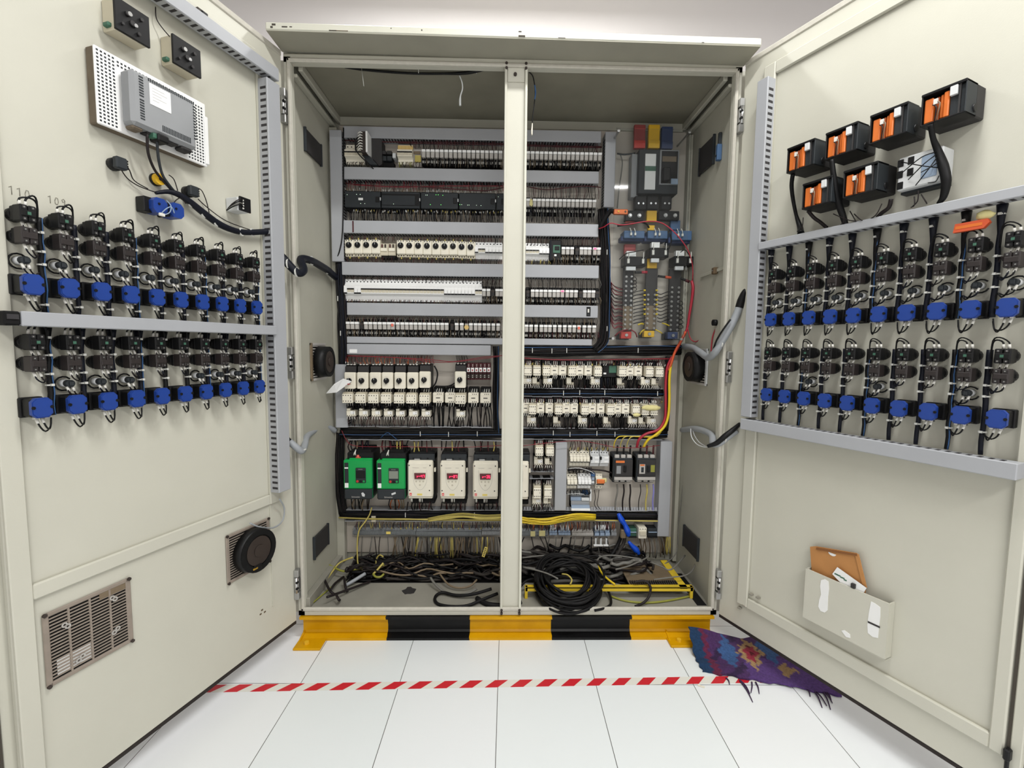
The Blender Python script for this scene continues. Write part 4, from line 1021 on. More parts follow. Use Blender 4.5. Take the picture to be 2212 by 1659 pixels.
for i, (px, dy) in enumerate(zip(Q([838, 932, 1027, 1122, 1218, 1312, 1404, 1498, 1594], 700, 5.027), [0, .4, .8, 1.2, 1.6, 2, 1.8, 3, 3.6])):
    place('mb', motor_breaker(.0388), 'motor_breaker', f'cream motor breaker with black knob, {nth(i+1)} from left in group of nine', 'motor breaker', BK, *P(px, 536.5+dy, .062), 0, 'cream motor breakers with black knobs')
def push_breaker(t):
    c = MB(); c.box(-.017, .017, -.050, 0, -.030, .022, 'cream_shade', .002); c.box(-.017, .017, -.045, 0, -.042, -.030, 'black', .002); c.box(-.014, .014, -.054, -.05, -.012, .002, 'cream', .001); c.obj('body', t)
    MB().box(-.010, -.004, -.056, -.05, .004, .018, 'wire_maroon', .001).box(.004, .010, -.056, -.05, .004, .018, 'dark_brown', .001).obj('push_rocker', t)
for i, px in enumerate((829.5, 846.5)):
    place('pbk', push_breaker, 'motor_breaker', f'small cream breaker with dark push rockers, {nth(i+1)} between the knobbed groups', 'motor breaker', BK, *P(px, 537, .05), 0, 'small push breakers')
t = thing('timer_module', 'black timer module with green circuit window beside the white breakers', 'module', BK, *P(1200, 541, .06))
c = MB(); c.box(-.025, .025, -.064, 0, -.044, .044, 'black', .003); c.box(-.026, -.020, -.068, -.05, -.046, .044, 'wire_navy', .001); c.obj('case', t)
c = MB(); c.box(-.012, .020, -.066, -.063, -.012, .022, 'pcb_green', .001); c.box(-.004, .016, -.069, -.065, .000, .016, 'black', .001); c.obj('circuit_window', t)
MB().box(-.006, .004, -.0665, -.064, -.026, -.018, 'white').obj('white_mark', t)

# top left: tilted module, dark blocks, terminal blocks
t = thing('interface_module', 'tilted black module with bright white side plate at the upper left', 'module', BK, *P(800, 325, .05))
c = MB(); c.prism([(.004, -.030), (.040, -.068), (.052, -.060), (.052, .040), (.004, .068)], -.060, 0, 'dusty_black'); c.prism([(-.030, -.030), (.004, -.036), (.038, -.070), (.006, -.070)], -.080, -.055, 'charcoal'); c.obj('case', t)
MB().box(.000, .008, -.120, -.030, -.034, .050, 'white', .001).obj('side_plate', t, 'bright white side plate')
c = MB(); c.box(-.022, .000, -.112, -.05, -.034, .052, 'dark_brown', .002); c.obj('terminal_strip', t)
c = MB()
for k in range(7): z = .044-k*.011; c.tube([(-.014, -.114, z), (-.024, -.118, z+.002), (-.034, -.112, z-.004)], .0024, 'ferrule', 5, sub=2)
c.obj('wire_ferrule', t)['kind'] = 'stuff'
c = MB()
for k in range(4): c.tube([(-.030, -.112, .03-k*.012), (-.046, -.108, .012-k*.01), (-.040, -.10, -.03), (-.004, -.09, -.066), (.02, -.06, -.085)], .0022, 'wire_black', 5, sub=4)
c.obj('lead_wire', t)
t = thing('auxiliary_block', 'dark grey stepped block between two breaker groups in the top row', 'block', BK, *P(838, 337, .05))
c = MB()
c.box(-.038, -.030, -.030, 0, -.045, .040, 'dusty_black', .001)
for x in (-.020, .004): c.box(x-.009, x+.012, -.050, 0, .008, .022, 'dusty_black', .001); c.box(x-.009, x+.012, -.046, 0, -.018, .002, 'charcoal', .001)
c.box(.020, .034, -.052, 0, -.008, .012, 'grey_white', .001); c.box(-.024, .022, -.03, 0, -.044, -.02, 'black_matt', .001); c.obj('body', t)
t = thing('terminal_cluster', 'clear and yellowish terminal blocks before the topmost relay row', 'terminal block', BK, *P(901, 338, .05))
c = MB(); c.box(-.018, .018, -.040, 0, -.040, .034, 'relay_grey', .001); c.box(-.010, .016, -.048, -.04, -.022, .006, 'wire_yellow_dust', .001); c.box(-.016, .014, -.044, -.04, .012, .024, 'wire_tan', .001); c.obj('block', t)
# controllers
def controller(t, w, openbay, leds, side):
    c = MB(); c.box(-w/2, w/2, -.052, 0, -.042, .040, 'black_matt', .002)
    c.box(-w/2+.001, w/2-.001, -.066, -.05, -.034, .034, 'charcoal', .002)
    if openbay: c.box(-w/2+.003, w/2-.004, -.0672, -.066, -.024, .026, 'black'); c.box(-w/2+.003, w/2-.022, -.0680, -.067, -.022, .018, 'charcoal', .001)
    c.obj('case', t)
    MB().box(w/2-.022, w/2-.006, -.0685, -.066, -.012, .012, 'black', .001).obj('connector_flap', t)
    c = MB()
    for x, z, m in leds: c.cyl((x*w, -.0668-(.0014 if openbay else 0), z), 'y', .0011, -.001, m, 8)
    c.obj('status_light', t)
    if side: MB().box(-.018, .002, -.0672, -.066, -.004, .006, 'white', .001).obj('white_sticker', t)
    MB().box(w/2-.003, w/2+.001, -.069, -.066, -.004, .008, 'grey_white').obj('latch', t)
for i, (a, b, ob, leds) in enumerate(((744, 822.5, 0, [(-.42, .018, 'led_white'), (-.16, .020, 'led_white'), (-.06, .020, 'led_white'), (-.05, -.018, 'led_white'), (.06, -.018, 'led_white')]), (823.5, 907.5, 1, [(-.18, -.018, 'led_white')]), (908.5, 990, 0, [(-.36, .022, 'led_white'), (-.32, .022, 'led_white'), (-.09, .024, 'led_green'), (-.03, .024, 'led_green'), (.09, .022, 'led_green'), (-.24, -.018, 'led_green'), (.04, -.018, 'led_green')]), (991, 1071, 0, [(-.47, -.016, 'led_green'), (-.42, -.016, 'led_white'), (-.26, -.017, 'led_white'), (-.22, -.017, 'led_white'), (-.02, -.017, 'led_white'), (.10, -.018, 'led_white')]), (1072, 1094, 0, [(-.3, .020, 'led_white')]))):
    xa, z = P(a, 432+i*.6, .066); xb = P(b, 432, .066)[0]
    t = thing('controller_module', f'dark grey controller module, {nth(i+1)} from left'+(', with an open front bay' if ob else ', row above the third duct'), 'controller', BK, (xa+xb)/2, P(920, 433, .066)[1], 0, 'controller modules'); controller(t, xb-xa, ob, leds, i == 0)

# motor starters ---------------------------------------------------------
def starter(t):
    c = MB(); c.box(-.024, .024, -.076, 0, -.060, .062, 'black', .003); c.box(-.0235, .0235, -.086, -.07, .030, .056, 'dusty_black', .002); c.box(-.020, .022, -.060, 0, -.085, -.055, 'black_matt', .002); c.obj('body', t)
    c = MB(); c.box(-.0245, .0245, -.100, -.074, -.042, .030, 'cream', .004); c.box(-.022, .022, -.1005, -.099, -.042, -.022, 'cream', .001); c.obj('front_cover', t, 'cream front cover')
    c = MB(); c.cyl((-.002, -.100, -.006), 'y', .0115, -.010, 'black', 18); c.prism([(-.012, -.008), (.008, -.008), (-.004, -.022)], -.108, -.101, 'black'); c.box(-.0035, -.002, -.1108, -.110, -.003, .006, 'grey_white'); c.obj('rotary_knob', t)
    c = MB()
    for x in (-.012, .002, .016): c.box(x-.004, x+.004, -.084, -.070, .0615, .0655, 'ferrule', .001)
    c.obj('terminal', t)
for i, px in enumerate(Q([325, 459, 594, 722, 856, 990, 1120, 1497], 690, 4.916)):
    place('starter', starter, 'motor_starter', 'black motor starter with cream front and knob, '+(f'{nth(i+1)} from left in its row' if i < 7 else 'alone beside the maroon relays'), 'motor starter', BK, *P(px, 819+(i > 5)*-2.0, .095), 0, 'motor starters with cream fronts')
def contactor(kind, w, H):
    def f(t):
        a = H/2
        c = MB(); c.box(-w/2, w/2, -.050, 0, -a-.022, a+.022, 'black_matt', .002)
        for s in (-1, 1):
            for x in (-.3, 0, .3): c.box(x*w-.003, x*w+.003, -.058, -.050, s*(a+.006)-.006, s*(a+.006)+.006, 'charcoal')
        c.obj('base', t)
        c = MB(); c.box(-w/2+.0005, w/2-.0005, -.086, -.048, -a, a, 'cream_shade' if kind == 'aux' else 'cream', .003); c.box(-w/2+.003, w/2-.003, -.0868, -.086, a*.45, a*.47, 'cream_shade'); c.obj('body', t)
        dots = MB()
        if kind == 'aux':
            b = MB(); b.box(-w/2+.001, w/2-.002, -.112, -.086, -a-.001, a*.72, 'cream', .002); b.box(-w/2+.002, w/2-.003, -.106, -.086, a*.72, a*.98, 'cream_shade', .002); b.obj('auxiliary_block', t)
            for k in range(4):
                x = (-.36+.225*k)*w
                for z in (a*.42, -a*.66): dots.cyl((x, -.112, z), 'y', .0024, -.0006, 'ink', 6)
            dots.box(.28*w, .32*w, -.1128, -.112, -a*.22, a*.08, 'ink')
        else:
            for k in range(3):
                x = (.0+.17*k)*w-.06*w
                for z in (a*.72, -a*.74): dots.cyl((x, -.086, z), 'y', .0022, -.0006, 'ink', 6)
            dots.box(-.19*w, .19*w, -.0868, -.086, -a*.10, a*.06, 'ink')
        dots.obj('terminal_screw', t)
        c = MB()
        for k in range(3):
            for s in (-1, 1):
                x = (-.12+.20*k)*w; c.tube([(x, -.080, s*(a-.002)), (x+.001*k, -.088, s*(a+.006)), (x+.002*s, -.076, s*(a+.017))], .0016, 'ferrule', 5, sub=2)
        c.obj('wire_ferrule', t)
    return f
def contactors(lst, y, row, w, H, grp, h=.10):
    z = P(sum(p for p, _ in lst)/len(lst), y, h)[1]
    for i, (px, k) in enumerate(lst):
        place(f'ct{k}{w:.3f}{H:.3f}', contactor(k, w, H), 'contactor', f'cream contactor{" with auxiliary block" if k == "aux" else ""}, {nth(i+1)} from left, {row}', 'contactor', BK, P(px, y, h)[0], z, 0, grp)
A, F_ = 'aux', 'plain'
contactors([(x, k) for x, k in zip(Q([306, 443, 578, 712, 850, 980, 1120, 1255, 1385, 1500, 1631, 1762], 690, 4.916), [A]*7+[F_, F_, A, F_, F_])], 859.5, 'row under the motor starters', .048, .046, 'contactors under the motor starters')
S1 = lambda l: Q(l, 1080, 4.608)
contactors(list(zip(S1([279, 368, 463, 544, 628, 718, 798, 884, 975, 1218, 1303, 1386, 1486, 1585]), [A, A, A, F_, F_, A, F_, F_, A, A, F_, F_, A, A])), 801, 'upper contactor row right of post', .0365, .045, 'contactors right of the post')
contactors(list(zip(S1([256, 324, 406, 495, 583, 664, 744, 845, 925, 1010, 1100, 1178, 1260, 1352, 1445, 1530]), [F_, A, F_, F_, A, F_, F_, A, F_, F_, A, F_, F_, A, A, A])), 883.5, 'lower contactor row right of post', .0360, .046, 'contactors right of the post')
contactors([(1165, A), (1188, A)], 972.5, 'upper small pair beside fourth soft starter', .038, .045, 'small contactor pairs')
contactors([(1160.5, A), (1183.5, A)], 1062, 'lower small pair beside fourth soft starter', .037, .054, 'small contactor pairs')
def overload(t):
    c = MB(); c.box(-.0195, .0195, -.040, 0, -.022, .022, 'black_matt', .001); c.box(-.0195, .0195, -.085, -.038, -.0145, .012, 'cream', .002); c.box(-.0195, -.004, -.080, -.05, .012, .021, 'cream', .001); c.box(-.002, .018, -.0866, -.085, -.004, .010, 'white', .001); c.obj('body', t)
    c = MB()
    for k in range(4): c.cyl((-.0145+.0097*k, -.085, -.0105), 'y', .0022, -.0008, 'ink', 6)
    for z in (.006, -.002): c.cyl((.013, -.0866, z), 'y', .0018, -.0008, 'ink', 6)
    c.obj('terminal_screw', t)
    c = MB()
    for k in range(4): x = -.0145+.0097*k; c.tube([(x, -.080, -.0145), (x+.001*(k-1), -.086, -.021), (x+.0025*(k-1.5), -.078, -.030)], .0017, 'ferrule', 5, sub=2)
    c.obj('wire_ferrule', t)
def overload_cut(t):
    c = MB(); c.box(-.0175, .0175, -.040, 0, -.022, .022, 'black_matt', .001); c.box(-.0165, .0045, -.082, -.038, -.013, .0165, 'cream', .002); c.box(-.0165, .0165, -.078, -.038, -.0165, -.006, 'cream_shade', .002); c.obj('body', t)
    c = MB()
    for k in range(4): c.cyl((-.0125+.0085*k, -.078 if k > 2 else -.082, -.0115), 'y', .0019, -.0008, 'ink', 6)
    c.obj('terminal_screw', t)
    c = MB()
    for k in range(4): x = -.0125+.0085*k; c.tube([(x, -.076, -.0165), (x, -.082, -.022), (x+.002*(k-1.5), -.074, -.031)], .0017, 'ferrule', 5, sub=2)
    c.obj('wire_ferrule', t)
def overloads(lst, y, row, grp, f, key):
    z = P(sum(lst)/len(lst), y, .085)[1]
    for i, px in enumerate(lst):
        k = i % 2 if key == 'mix' else key
        place(f'ol{k}', overload if k == 0 else overload_cut, 'overload_relay', f'cream overload relay, {nth(i+1)} from left, {row}', 'overload relay', BK, P(px, y, .085)[0], z, 0, grp)
overloads(Q([333, 465, 599, 729, 857, 996, 1131, 1499], 690, 4.916), 893.5, 'row under the motor starters', 'overload relays under the motor starters', 0, 0)
overloads(S1([270, 359, 476, 702, 950, 1206, 1449, 1547]), 824, 'under upper contactor row right of post', 'overload relays right of the post', 0, 'mix')
overloads(S1([313, 568, 822, 1069, 1322, 1418, 1508]), 909, 'under lower contactor row right of post', 'overload relays right of the post', 0, 'mix')
overloads([1163, 1185], 998, 'under upper small contactor pair', 'small overload relays', 0, 'mix'); overloads([1159, 1182], 1083, 'under lower small contactor pair', 'small overload relays', 0, 'mix')
def glue_on(px, y, a, b, lab):
    t = thing('glue_lump', lab, 'glue', BK, *P(px, y, .113), h=.1135)
    MB().blob((0, -.004, 0), a, .007, b, 'glue', 14, 8, .16, RNG).obj('lump', t)
glue_on(1405, 880.5, .044, .012, 'yellow dried foam smeared across the last contactors of the lower row'); glue_on(1374, 896, .018, .008, 'yellow dried foam lump under the third last contactor, lower row')
t = thing('timer_module', 'black timer with green window between contactors of the upper row', 'module', BK, *P(1318, 801, .08))
c = MB(); c.box(-.032, .032, -.070, 0, -.030, .030, 'black', .003); c.box(-.004, .030, -.074, -.07, -.010, .022, 'pcb_green', .002); c.obj('case', t); MB().box(-.028, -.016, -.0735, -.069, -.016, -.009, 'white').obj('white_mark', t)
def slim_relay(t):
    c = MB(); c.box(-.0085, .0085, -.050, 0, -.038, .038, 'wire_maroon', .001); c.box(-.0085, .0085, -.056, -.05, -.030, -.012, 'dark_brown', .001); c.obj('socket', t)
    MB().box(-.0070, .0070, -.066, -.05, -.002, .017, 'white', .001).box(-.003, .003, -.067, -.066, .002, .010, 'red_dull').obj('relay_body', t)
    c = MB()
    for z in (.030, .024, -.018, -.026): c.cyl((0, -.056 if z < 0 else -.05, z), 'y', .002, -.0015, 'ferrule', 6)
    c.obj('terminal', t)
for i in range(6):
    place('slimr', slim_relay, 'relay', f'slim maroon relay with white tag, {nth(i+1)} from left in group of six', 'relay', BK, *P(690+(1583+43*i)/4.916, 802.5, .06), 0, 'maroon relays beside the motor starters')
w6 = Wires().comb(748, 938, 60, 768, 786, .05, .075, ['wire_maroon', 'wire_dark', 'wire_red', 'copper', 'wire_maroon'], fer=(.25, 'ferrule', 'copper'), ferlen=4).comb(984, 1008, 9, 768, 788, .05, .075, ['wire_dark', 'wire_black'])
w6.run([(750, 768, .07), (830, 771, .08), (930, 777, .09), (980, 781, .09), (1040, 772, .08), (1086, 768, .07)], .0016, 'wire_red').run([(750, 769, .075), (860, 773, .085), (960, 783, .095), (1080, 770, .08)], .0013, 'wire_red')
w6.comb(750, 935, 52, 843, 852, .07, .085, ['wire_black', 'wire_dark']).comb(750, 932, 80, 869, 884, .08, .08, ['wire_black', 'wire_navy', 'wire_dark']).comb(750, 932, 60, 900, 921, .085, .05, ['wire_black', 'wire_dark', 'wire_maroon'], jx=5)
w6.comb(935, 960, 7, 873, 922, .07, .04, ['wire_black'], r=.003, jx=6).comb(968, 1060, 22, 873, 922, .07, .04, ['wire_black', 'wire_dark'], r=.0022, jx=9)
w6.run([(1004, 812, .07), (985, 826, .07), (968, 834, .06), (940, 834, .06)], .003, 'wire_black').run([(1006, 818, .07), (992, 830, .065), (965, 836, .06)], .003, 'wire_dark').run([(938, 790, .06), (945, 805, .06), (942, 825, .06), (934, 838, .06)], .0035, 'wire_black')
w6.done('starter_wiring', 'dark and red wiring around the motor starters')
w7 = Wires().comb(1132, 1436, 90, 776, 790, .06, .09, ['wire_maroon', 'wire_dark', 'wire_navy', 'wire_maroon'], fer=(.5, 'ferrule', 'ferrule', 'wire_yellow_dust'), ferlen=5)
w7.comb(1186, 1215, 9, 813, 838, .06, .05, ['cable'], r=.004).comb(1242, 1278, 11, 813, 838, .06, .05, ['cable', 'cable_dusty'], r=.004).comb(1296, 1332, 12, 813, 838, .06, .05, ['cable', 'wire_navy'], r=.004).comb(1352, 1385, 10, 813, 838, .06, .05, ['cable', 'cable_dusty'], r=.004).comb(1135, 1185, 20, 831, 840, .07, .05, DK).comb(1220, 1430, 34, 833, 841, .07, .05, DK)
w7.comb(1132, 1430, 90, 859, 872, .06, .085, ['wire_maroon', 'wire_dark', 'wire_navy', 'wire_maroon'], fer=(.5, 'ferrule', 'ferrule', 'wire_yellow_dust'), ferlen=5, slope=.002)
w7.comb(1160, 1192, 11, 897, 924, .06, .05, ['cable', 'cable_dusty'], r=.004).comb(1215, 1248, 11, 897, 924, .06, .05, ['cable', 'cable_dusty'], r=.004).comb(1270, 1300, 10, 897, 924, .06, .05, ['cable'], r=.004).comb(1324, 1356, 11, 897, 924, .06, .05, ['cable', 'cable_dusty'], r=.004).comb(1140, 1420, 50, 916, 925, .07, .05, DK)
w7.run([(1133, 773, .09), (1180, 776, .095), (1260, 777, .095), (1340, 777, .095), (1400, 775, .09), (1450, 774, .08)], .0016, 'wire_red').run([(1133, 774, .1), (1220, 778, .1), (1330, 776, .1), (1450, 776, .085)], .0013, 'wire_red')
w7.done('contactor_wiring', 'dark and maroon wiring around the contactor rows right of the post')
# ------------------------------------------------------------------ bare wire looms lying in open ducts
def loom(name, label, path, r, wires, thick, cat='cable loom', group=None, ties=(), acc=None):
    """a bundle of many single wires following path = [(px, py, h)...]"""
    pts = [BK.w(*p) for p in path]; c = MB(); rg = random.Random(len(label)*7+len(path))
    for i in range(wires):
        a = rg.uniform(0, 2*pi); d = sqrt(rg.random())*r
        q = []
        for k, p in enumerate(pts):
            t = (pts[min(k+1, len(pts)-1)]-pts[max(k-1, 0)]).normalized(); u = t.cross(Vector((0, 1, 0))).normalized()
            q.append(p+u*(d*cos(a)+rg.uniform(-.18, .18)*r)+Vector((0, 1, 0))*(d*sin(a)*.8))
        m = rg.choice(['wire_black', 'wire_black', 'wire_navy', 'wire_dark', 'cable']); rr = thick
        if acc and i < acc[1]: m = acc[0]; rr = thick*(.45 if acc[0] == 'wire_blue' else .9); q = [p+Vector((0, -r*.7, 0)) for p in q]
        c.tube(q, rr*rg.uniform(.8, 1.2), m, 5, sub=4)
    o = c.obj(name); tag(o, label, cat, group, 'stuff')
    return o
GL = 'wire looms in the open ducts'
def tie_on(px, py, h, dx, dz, label):
    t = thing('cable_tie', label, 'cable tie', BK, *P(px, py, h), h=h, group='white ties on the wire looms')
    MB().box(-.0016, .0016, -.004, .0, -dz, dz, 'tie', .0005).obj('strap', t)
loom('wire_loom', 'black upright loom left of the long white breaker row', [(735, 568, .045), (734, 600, .05), (737, 650, .05), (739, 700, .05), (741, 750, .05), (741, 788, .045)], .019, 34, .0032, group=GL, acc=('wire_blue', 1))
loom('wire_loom', 'black upright loom between relay rows and clear cover', [(1302, 452, .05), (1305, 500, .05), (1307, 560, .05), (1308, 620, .05), (1308, 680, .05), (1303, 735, .05), (1285, 757, .05)], .021, 44, .0030, group=GL, acc=('wire_blue', 1))
loom('wire_loom', 'black level loom below the narrow duct, right of post', [(1092, 757, .045), (1140, 758, .045), (1200, 759, .045), (1260, 758, .045), (1330, 756, .045), (1400, 757, .045), (1470, 756, .04)], .021, 40, .0032, group=GL, acc=('wire_blue', 1))
loom('wire_loom', 'black upright loom just left of the centre post', [(1071, 748, .05), (1072, 790, .05), (1071, 840, .05), (1071, 890, .05), (1073, 940, .045)], .014, 26, .0030, group=GL, acc=('wire_blue', 1))
loom('wire_loom', 'black level loom between the two contactor rows right of the post', [(1090, 849, .04), (1150, 849, .04), (1230, 849, .04), (1310, 849, .04), (1380, 849, .04), (1432, 848, .04)], .015, 32, .0030, group=GL, acc=('wire_blue', 1))
loom('wire_loom', 'long black level loom above the green drives', [(736, 936, .045), (800, 937, .045), (880, 937, .045), (960, 937, .045), (1040, 937, .045), (1120, 937, .045), (1210, 937, .045), (1300, 937, .045), (1380, 937, .04), (1440, 936, .04)], .021, 46, .0034, group=GL, acc=('wire_blue', 1))
loom('wire_loom', 'long black level loom below the soft starters', [(735, 1110, .04), (800, 1112, .04), (880, 1113, .045), (960, 1113, .045), (1040, 1114, .04), (1120, 1113, .04), (1210, 1113, .04), (1330, 1115, .04), (1425, 1116, .04)], .018, 36, .0034, group=GL, acc=('wire_yellow_dust', 3))
loom('wire_loom', 'yellow wire loom sagging below the small contactors right of post', [(1085, 1116, .085), (1110, 1117, .085), (1130, 1120, .085), (1150, 1123, .085), (1180, 1124, .085), (1210, 1119, .085), (1245, 1113, .08), (1285, 1114, .06)], .016, 26, .0022, group=GL, acc=('wire_yellow', 26))
loom('wire_loom', 'dull yellow wire strands drooping below the last soft starter left of the post', [(925, 1122, .07), (960, 1116, .075), (1000, 1112, .075), (1045, 1116, .08), (1085, 1114, .08)], .009, 9, .0018, group=GL, acc=('wire_yellow_dust', 9))
loom('wire_loom', 'black upright loom at the left of the green drives', [(737, 935, .035), (735, 1000, .035), (736, 1060, .035), (742, 1110, .035)], .022, 40, .0036, group=GL)
loom('wire_loom', 'dark upright loom right of the lower contactor row', [(1443, 770, .04), (1442, 820, .04), (1441, 880, .035), (1437, 930, .035)], .012, 14, .0034, group=GL)
for i, (x, y, w_) in enumerate([(730, 645, 'upright loom left of the white breakers'), (736, 720, 'upright loom left of the lowest relays'), (1150, 757, 'loom below the narrow duct'), (1192, 758, 'loom below the narrow duct'), (1224, 757, 'loom below the narrow duct'), (1378, 757, 'loom under the clear cover'), (1217, 849, 'loom between contactor rows'), (1252, 848, 'loom between contactor rows'), (1306, 848, 'loom between contactor rows'), (1420, 850, 'loom between contactor rows'), (908, 937, 'loom above the soft starters'), (969, 938, 'loom above the soft starters'), (1031, 937, 'loom above the soft starters'), (1195, 935, 'long loom right of the post'), (1231, 938, 'long loom right of the post'), (1289, 936, 'long loom right of the post'), (1328, 938, 'long loom right of the post'), (876, 1112, 'loom below the soft starters'), (964, 1116, 'loom below the soft starters'), (1025, 1112, 'loom below the soft starters'), (1311, 545, 'loom beside the motor breaker relays'), (1311, 710, 'loom beside the lowest relays')]):
    tie_on(x, y, .062, 0, .011, f'{nth(i+1)} thin white cable tie, on the {w_}')
def open_duct(label, x0, y0, x1, y1, x2=None, slots=False, h=.052):
    """side wall of an open duct: a thin pale strip with fingers"""
    xa, xb, z = level(x0, y0, x1, y1, h)
    t = thing('duct_rail', label, 'duct rail', BK, xa, z, 0, 'pale rails of the open ducts')
    c = MB(); n = max(3, int((xb-xa)/.045)); rg = random.Random(int(x0+y0))
    for i in range(n):
        a = i*(xb-xa)/n; e = (i+1)*(xb-xa)/n; d = rg.uniform(-.0015, .0015)
        c.box(a, e, -h+rg.uniform(-.003, .003), 0, d-.0014, d+.0014, 'duct')
    c.obj('side_wall', t)
    if slots:
        c = MB()
        for i in range(int((xb-xa)/.0125)): c.box(.004+i*.0125, .010+i*.0125, -h-.0004, -.01, -.0018, .0160, 'duct') if False else c.box(.004+i*.0125, .0115+i*.0125, -.046, -.045, .001, .016, 'duct')
        c.obj('finger', t)['kind'] = 'stuff'
for lab, a in (('pale duct rail under the overload relays of the motor starters', (752, 922, 1062, 923)), ('pale duct rail above the green drives', (752, 950.5, 1085, 951)), ('pale duct rail below the drives and soft starters', (748, 1101, 1085, 1102.5)), ('pale duct rail above the long terminal strip', (745, 1125, 1085, 1126.5)), ('pale duct rail below the upper contactor row right of post', (1128, 838, 1432, 841)), ('pale duct rail above the lower contactor row right of post', (1128, 858, 1428, 857)), ('pale duct rail below the lower contactor row right of post', (1130, 925, 1425, 926)), ('pale duct rail above the small contactor pairs', (1130, 948, 1430, 951)), ('pale duct rail above the right terminal blocks', (1290, 1126, 1426, 1127))):
    open_duct(lab, *a)
open_duct('pale fingered duct rail under the two moulded breakers', 1130, 1104, 1422, 1103, slots=True)
open_duct('pale duct rail between the two small contactor pairs', 1144, 1018, 1196, 1019); open_duct('pale duct rail above the lower small contactor pair', 1144, 1034, 1196, 1034)

# ------------------------------------------------------------------ drives and soft starters
def text_obj(txt, size, x, y, z, m, parent, name):
    cu = bpy.data.curves.new(name, 'FONT'); cu.body = txt; cu.size = size; cu.align_x = 'CENTER'; cu.extrude = .0002
    o = bpy.data.objects.new('tmp_text', cu); COL.objects.link(o); bpy.context.view_layer.update()
    me = bpy.data.meshes.new_from_object(o.evaluated_get(bpy.context.evaluated_depsgraph_get())); bpy.data.objects.remove(o)
    me.materials.clear(); me.materials.append(MATS[m])
    q = bpy.data.objects.new(name, me); COL.objects.link(q); q.parent = parent; q.location = (x, y, z); q.rotation_euler = (pi/2, 0, 0)
    return q
def drive(t, lcd):
    c = MB(); c.box(-.050, .064, -.118, 0, -.085, .110, 'black', .004); c.box(-.058, .062, -.122, -.02, -.088, -.050, 'charcoal', .004)
    c.prism([(-.052, .086), (-.030, .122), (.050, .122), (.062, .086)], -.112, -.01, 'black_matt'); c.obj('body', t)
    c = MB(); c.box(-.062, .062, -.134, -.030, -.049, .080, 'green_drive', .004); c.box(-.040, .062, -.128, -.03, .070, .086, 'green_drive', .003); c.box(.045, .0635, -.128, -.034, -.047, .082, 'green_dark', .002); c.box(-.024, .050, -.1350, -.134, -.042, -.018, 'green_drive', .001); c.obj('front_cover', t, 'bright green front cover')
    c = MB(); c.box(-.061, .060, -.133, -.03, -.097, -.049, 'charcoal', .005); c.box(.044, .062, -.126, -.03, -.095, -.049, 'green_dark', .002); c.obj('terminal_cover', t, 'dark terminal cover')
    c = MB(); c.box(-.057, -.040, -.1356, -.133, -.030, .068, 'charcoal', .002); c.obj('side_strip', t)
    c = MB(); c.box(-.0565, -.0405, -.1365, -.1355, .042, .048, 'white', .001); c.box(-.0565, -.0405, -.1365, -.1355, -.043, -.022, 'white', .001); c.obj('sticker', t, 'white sticker')
    c = MB(); c.box(-.008, .036, -.139, -.134, -.021, .046, 'charcoal', .002)
    c.box(-.006, .034, -.1396, -.139, .000, .034, 'lcd' if lcd else 'black', .0005); c.obj('keypad', t)
    k = bpy.data.objects[t.children[-1].name]
    c = MB(); c.cyl((.0, -.139, -.013), 'y', .0055, -.002, 'red', 12); c.cyl((.028, -.139, -.013), 'y', .0045, -.002, 'green_drive', 12); c.cyl((.014, -.139, -.014), 'y', .0065, -.0012, 'black', 14); c.obj('button', k)
    text_obj('Schneider', .0095, -.010, -.1334, -.088, 'relay_grey', t, 'lettering')
    text_obj('Schneider', .0048, .014, -.1397, .039, 'relay_grey', k, 'lettering')
    c = MB(); a, b = (.022, -.074) if not lcd else (.012, -.068)
    c.prism([(a-.004, b-.008), (a+.006, b-.010), (a+.008, b), (a-.001, b+.010), (a-.008, b+.006)] if not lcd else [(a-.008, b-.008), (a+.010, b-.001), (a+.008, b+.007), (a-.010, b+.000)], -.1338, -.1325, 'grey_white'); c.obj('scrap_sticker', t, 'crumpled pale sticker')
    c = MB(); c.tube([(-.020, -.12, .098), (-.016, -.126, .108), (-.012, -.116, .120)], .0024, 'ferrule', 5, sub=2); c.tube([(-.012, -.12, .098), (-.012, -.126, .110), (-.012, -.116, .122)], .0024, 'ferrule', 5, sub=2); c.obj('wire_ferrule', t)
for i, px in enumerate((773, 844)):
    t = thing('variable_speed_drive', 'green variable speed drive '+('with dark keypad window, at the far left' if i == 0 else 'with pale screen, next to the cream soft starters'), 'drive', BK, *P(px, 1032.5+i*.8, .134), 0, 'green drives'); drive(t, i == 1)
    if i == 0: MB().box(-.012, .010, -.124, -.11, .084, .092, 'red', .002).box(-.006, .004, -.126, -.12, .088, .100, 'salmon', .001).obj('red_plug', t)
def seg(c, x, z, w, h, on, m):
    L = {'a': (0, 1, 1, 1), 'g': (0, .5, 1, .5), 'd': (0, 0, 1, 0), 'f': (0, .5, 0, 1), 'b': (1, .5, 1, 1), 'e': (0, 0, 0, .5), 'c': (1, 0, 1, .5)}
    for k in on:
        a, b, d, e = L[k]; q = .0007
        c.box(x+a*w-q, x+d*w+q, -.1262, -.1256, z+b*h-q, z+e*h+q, m)
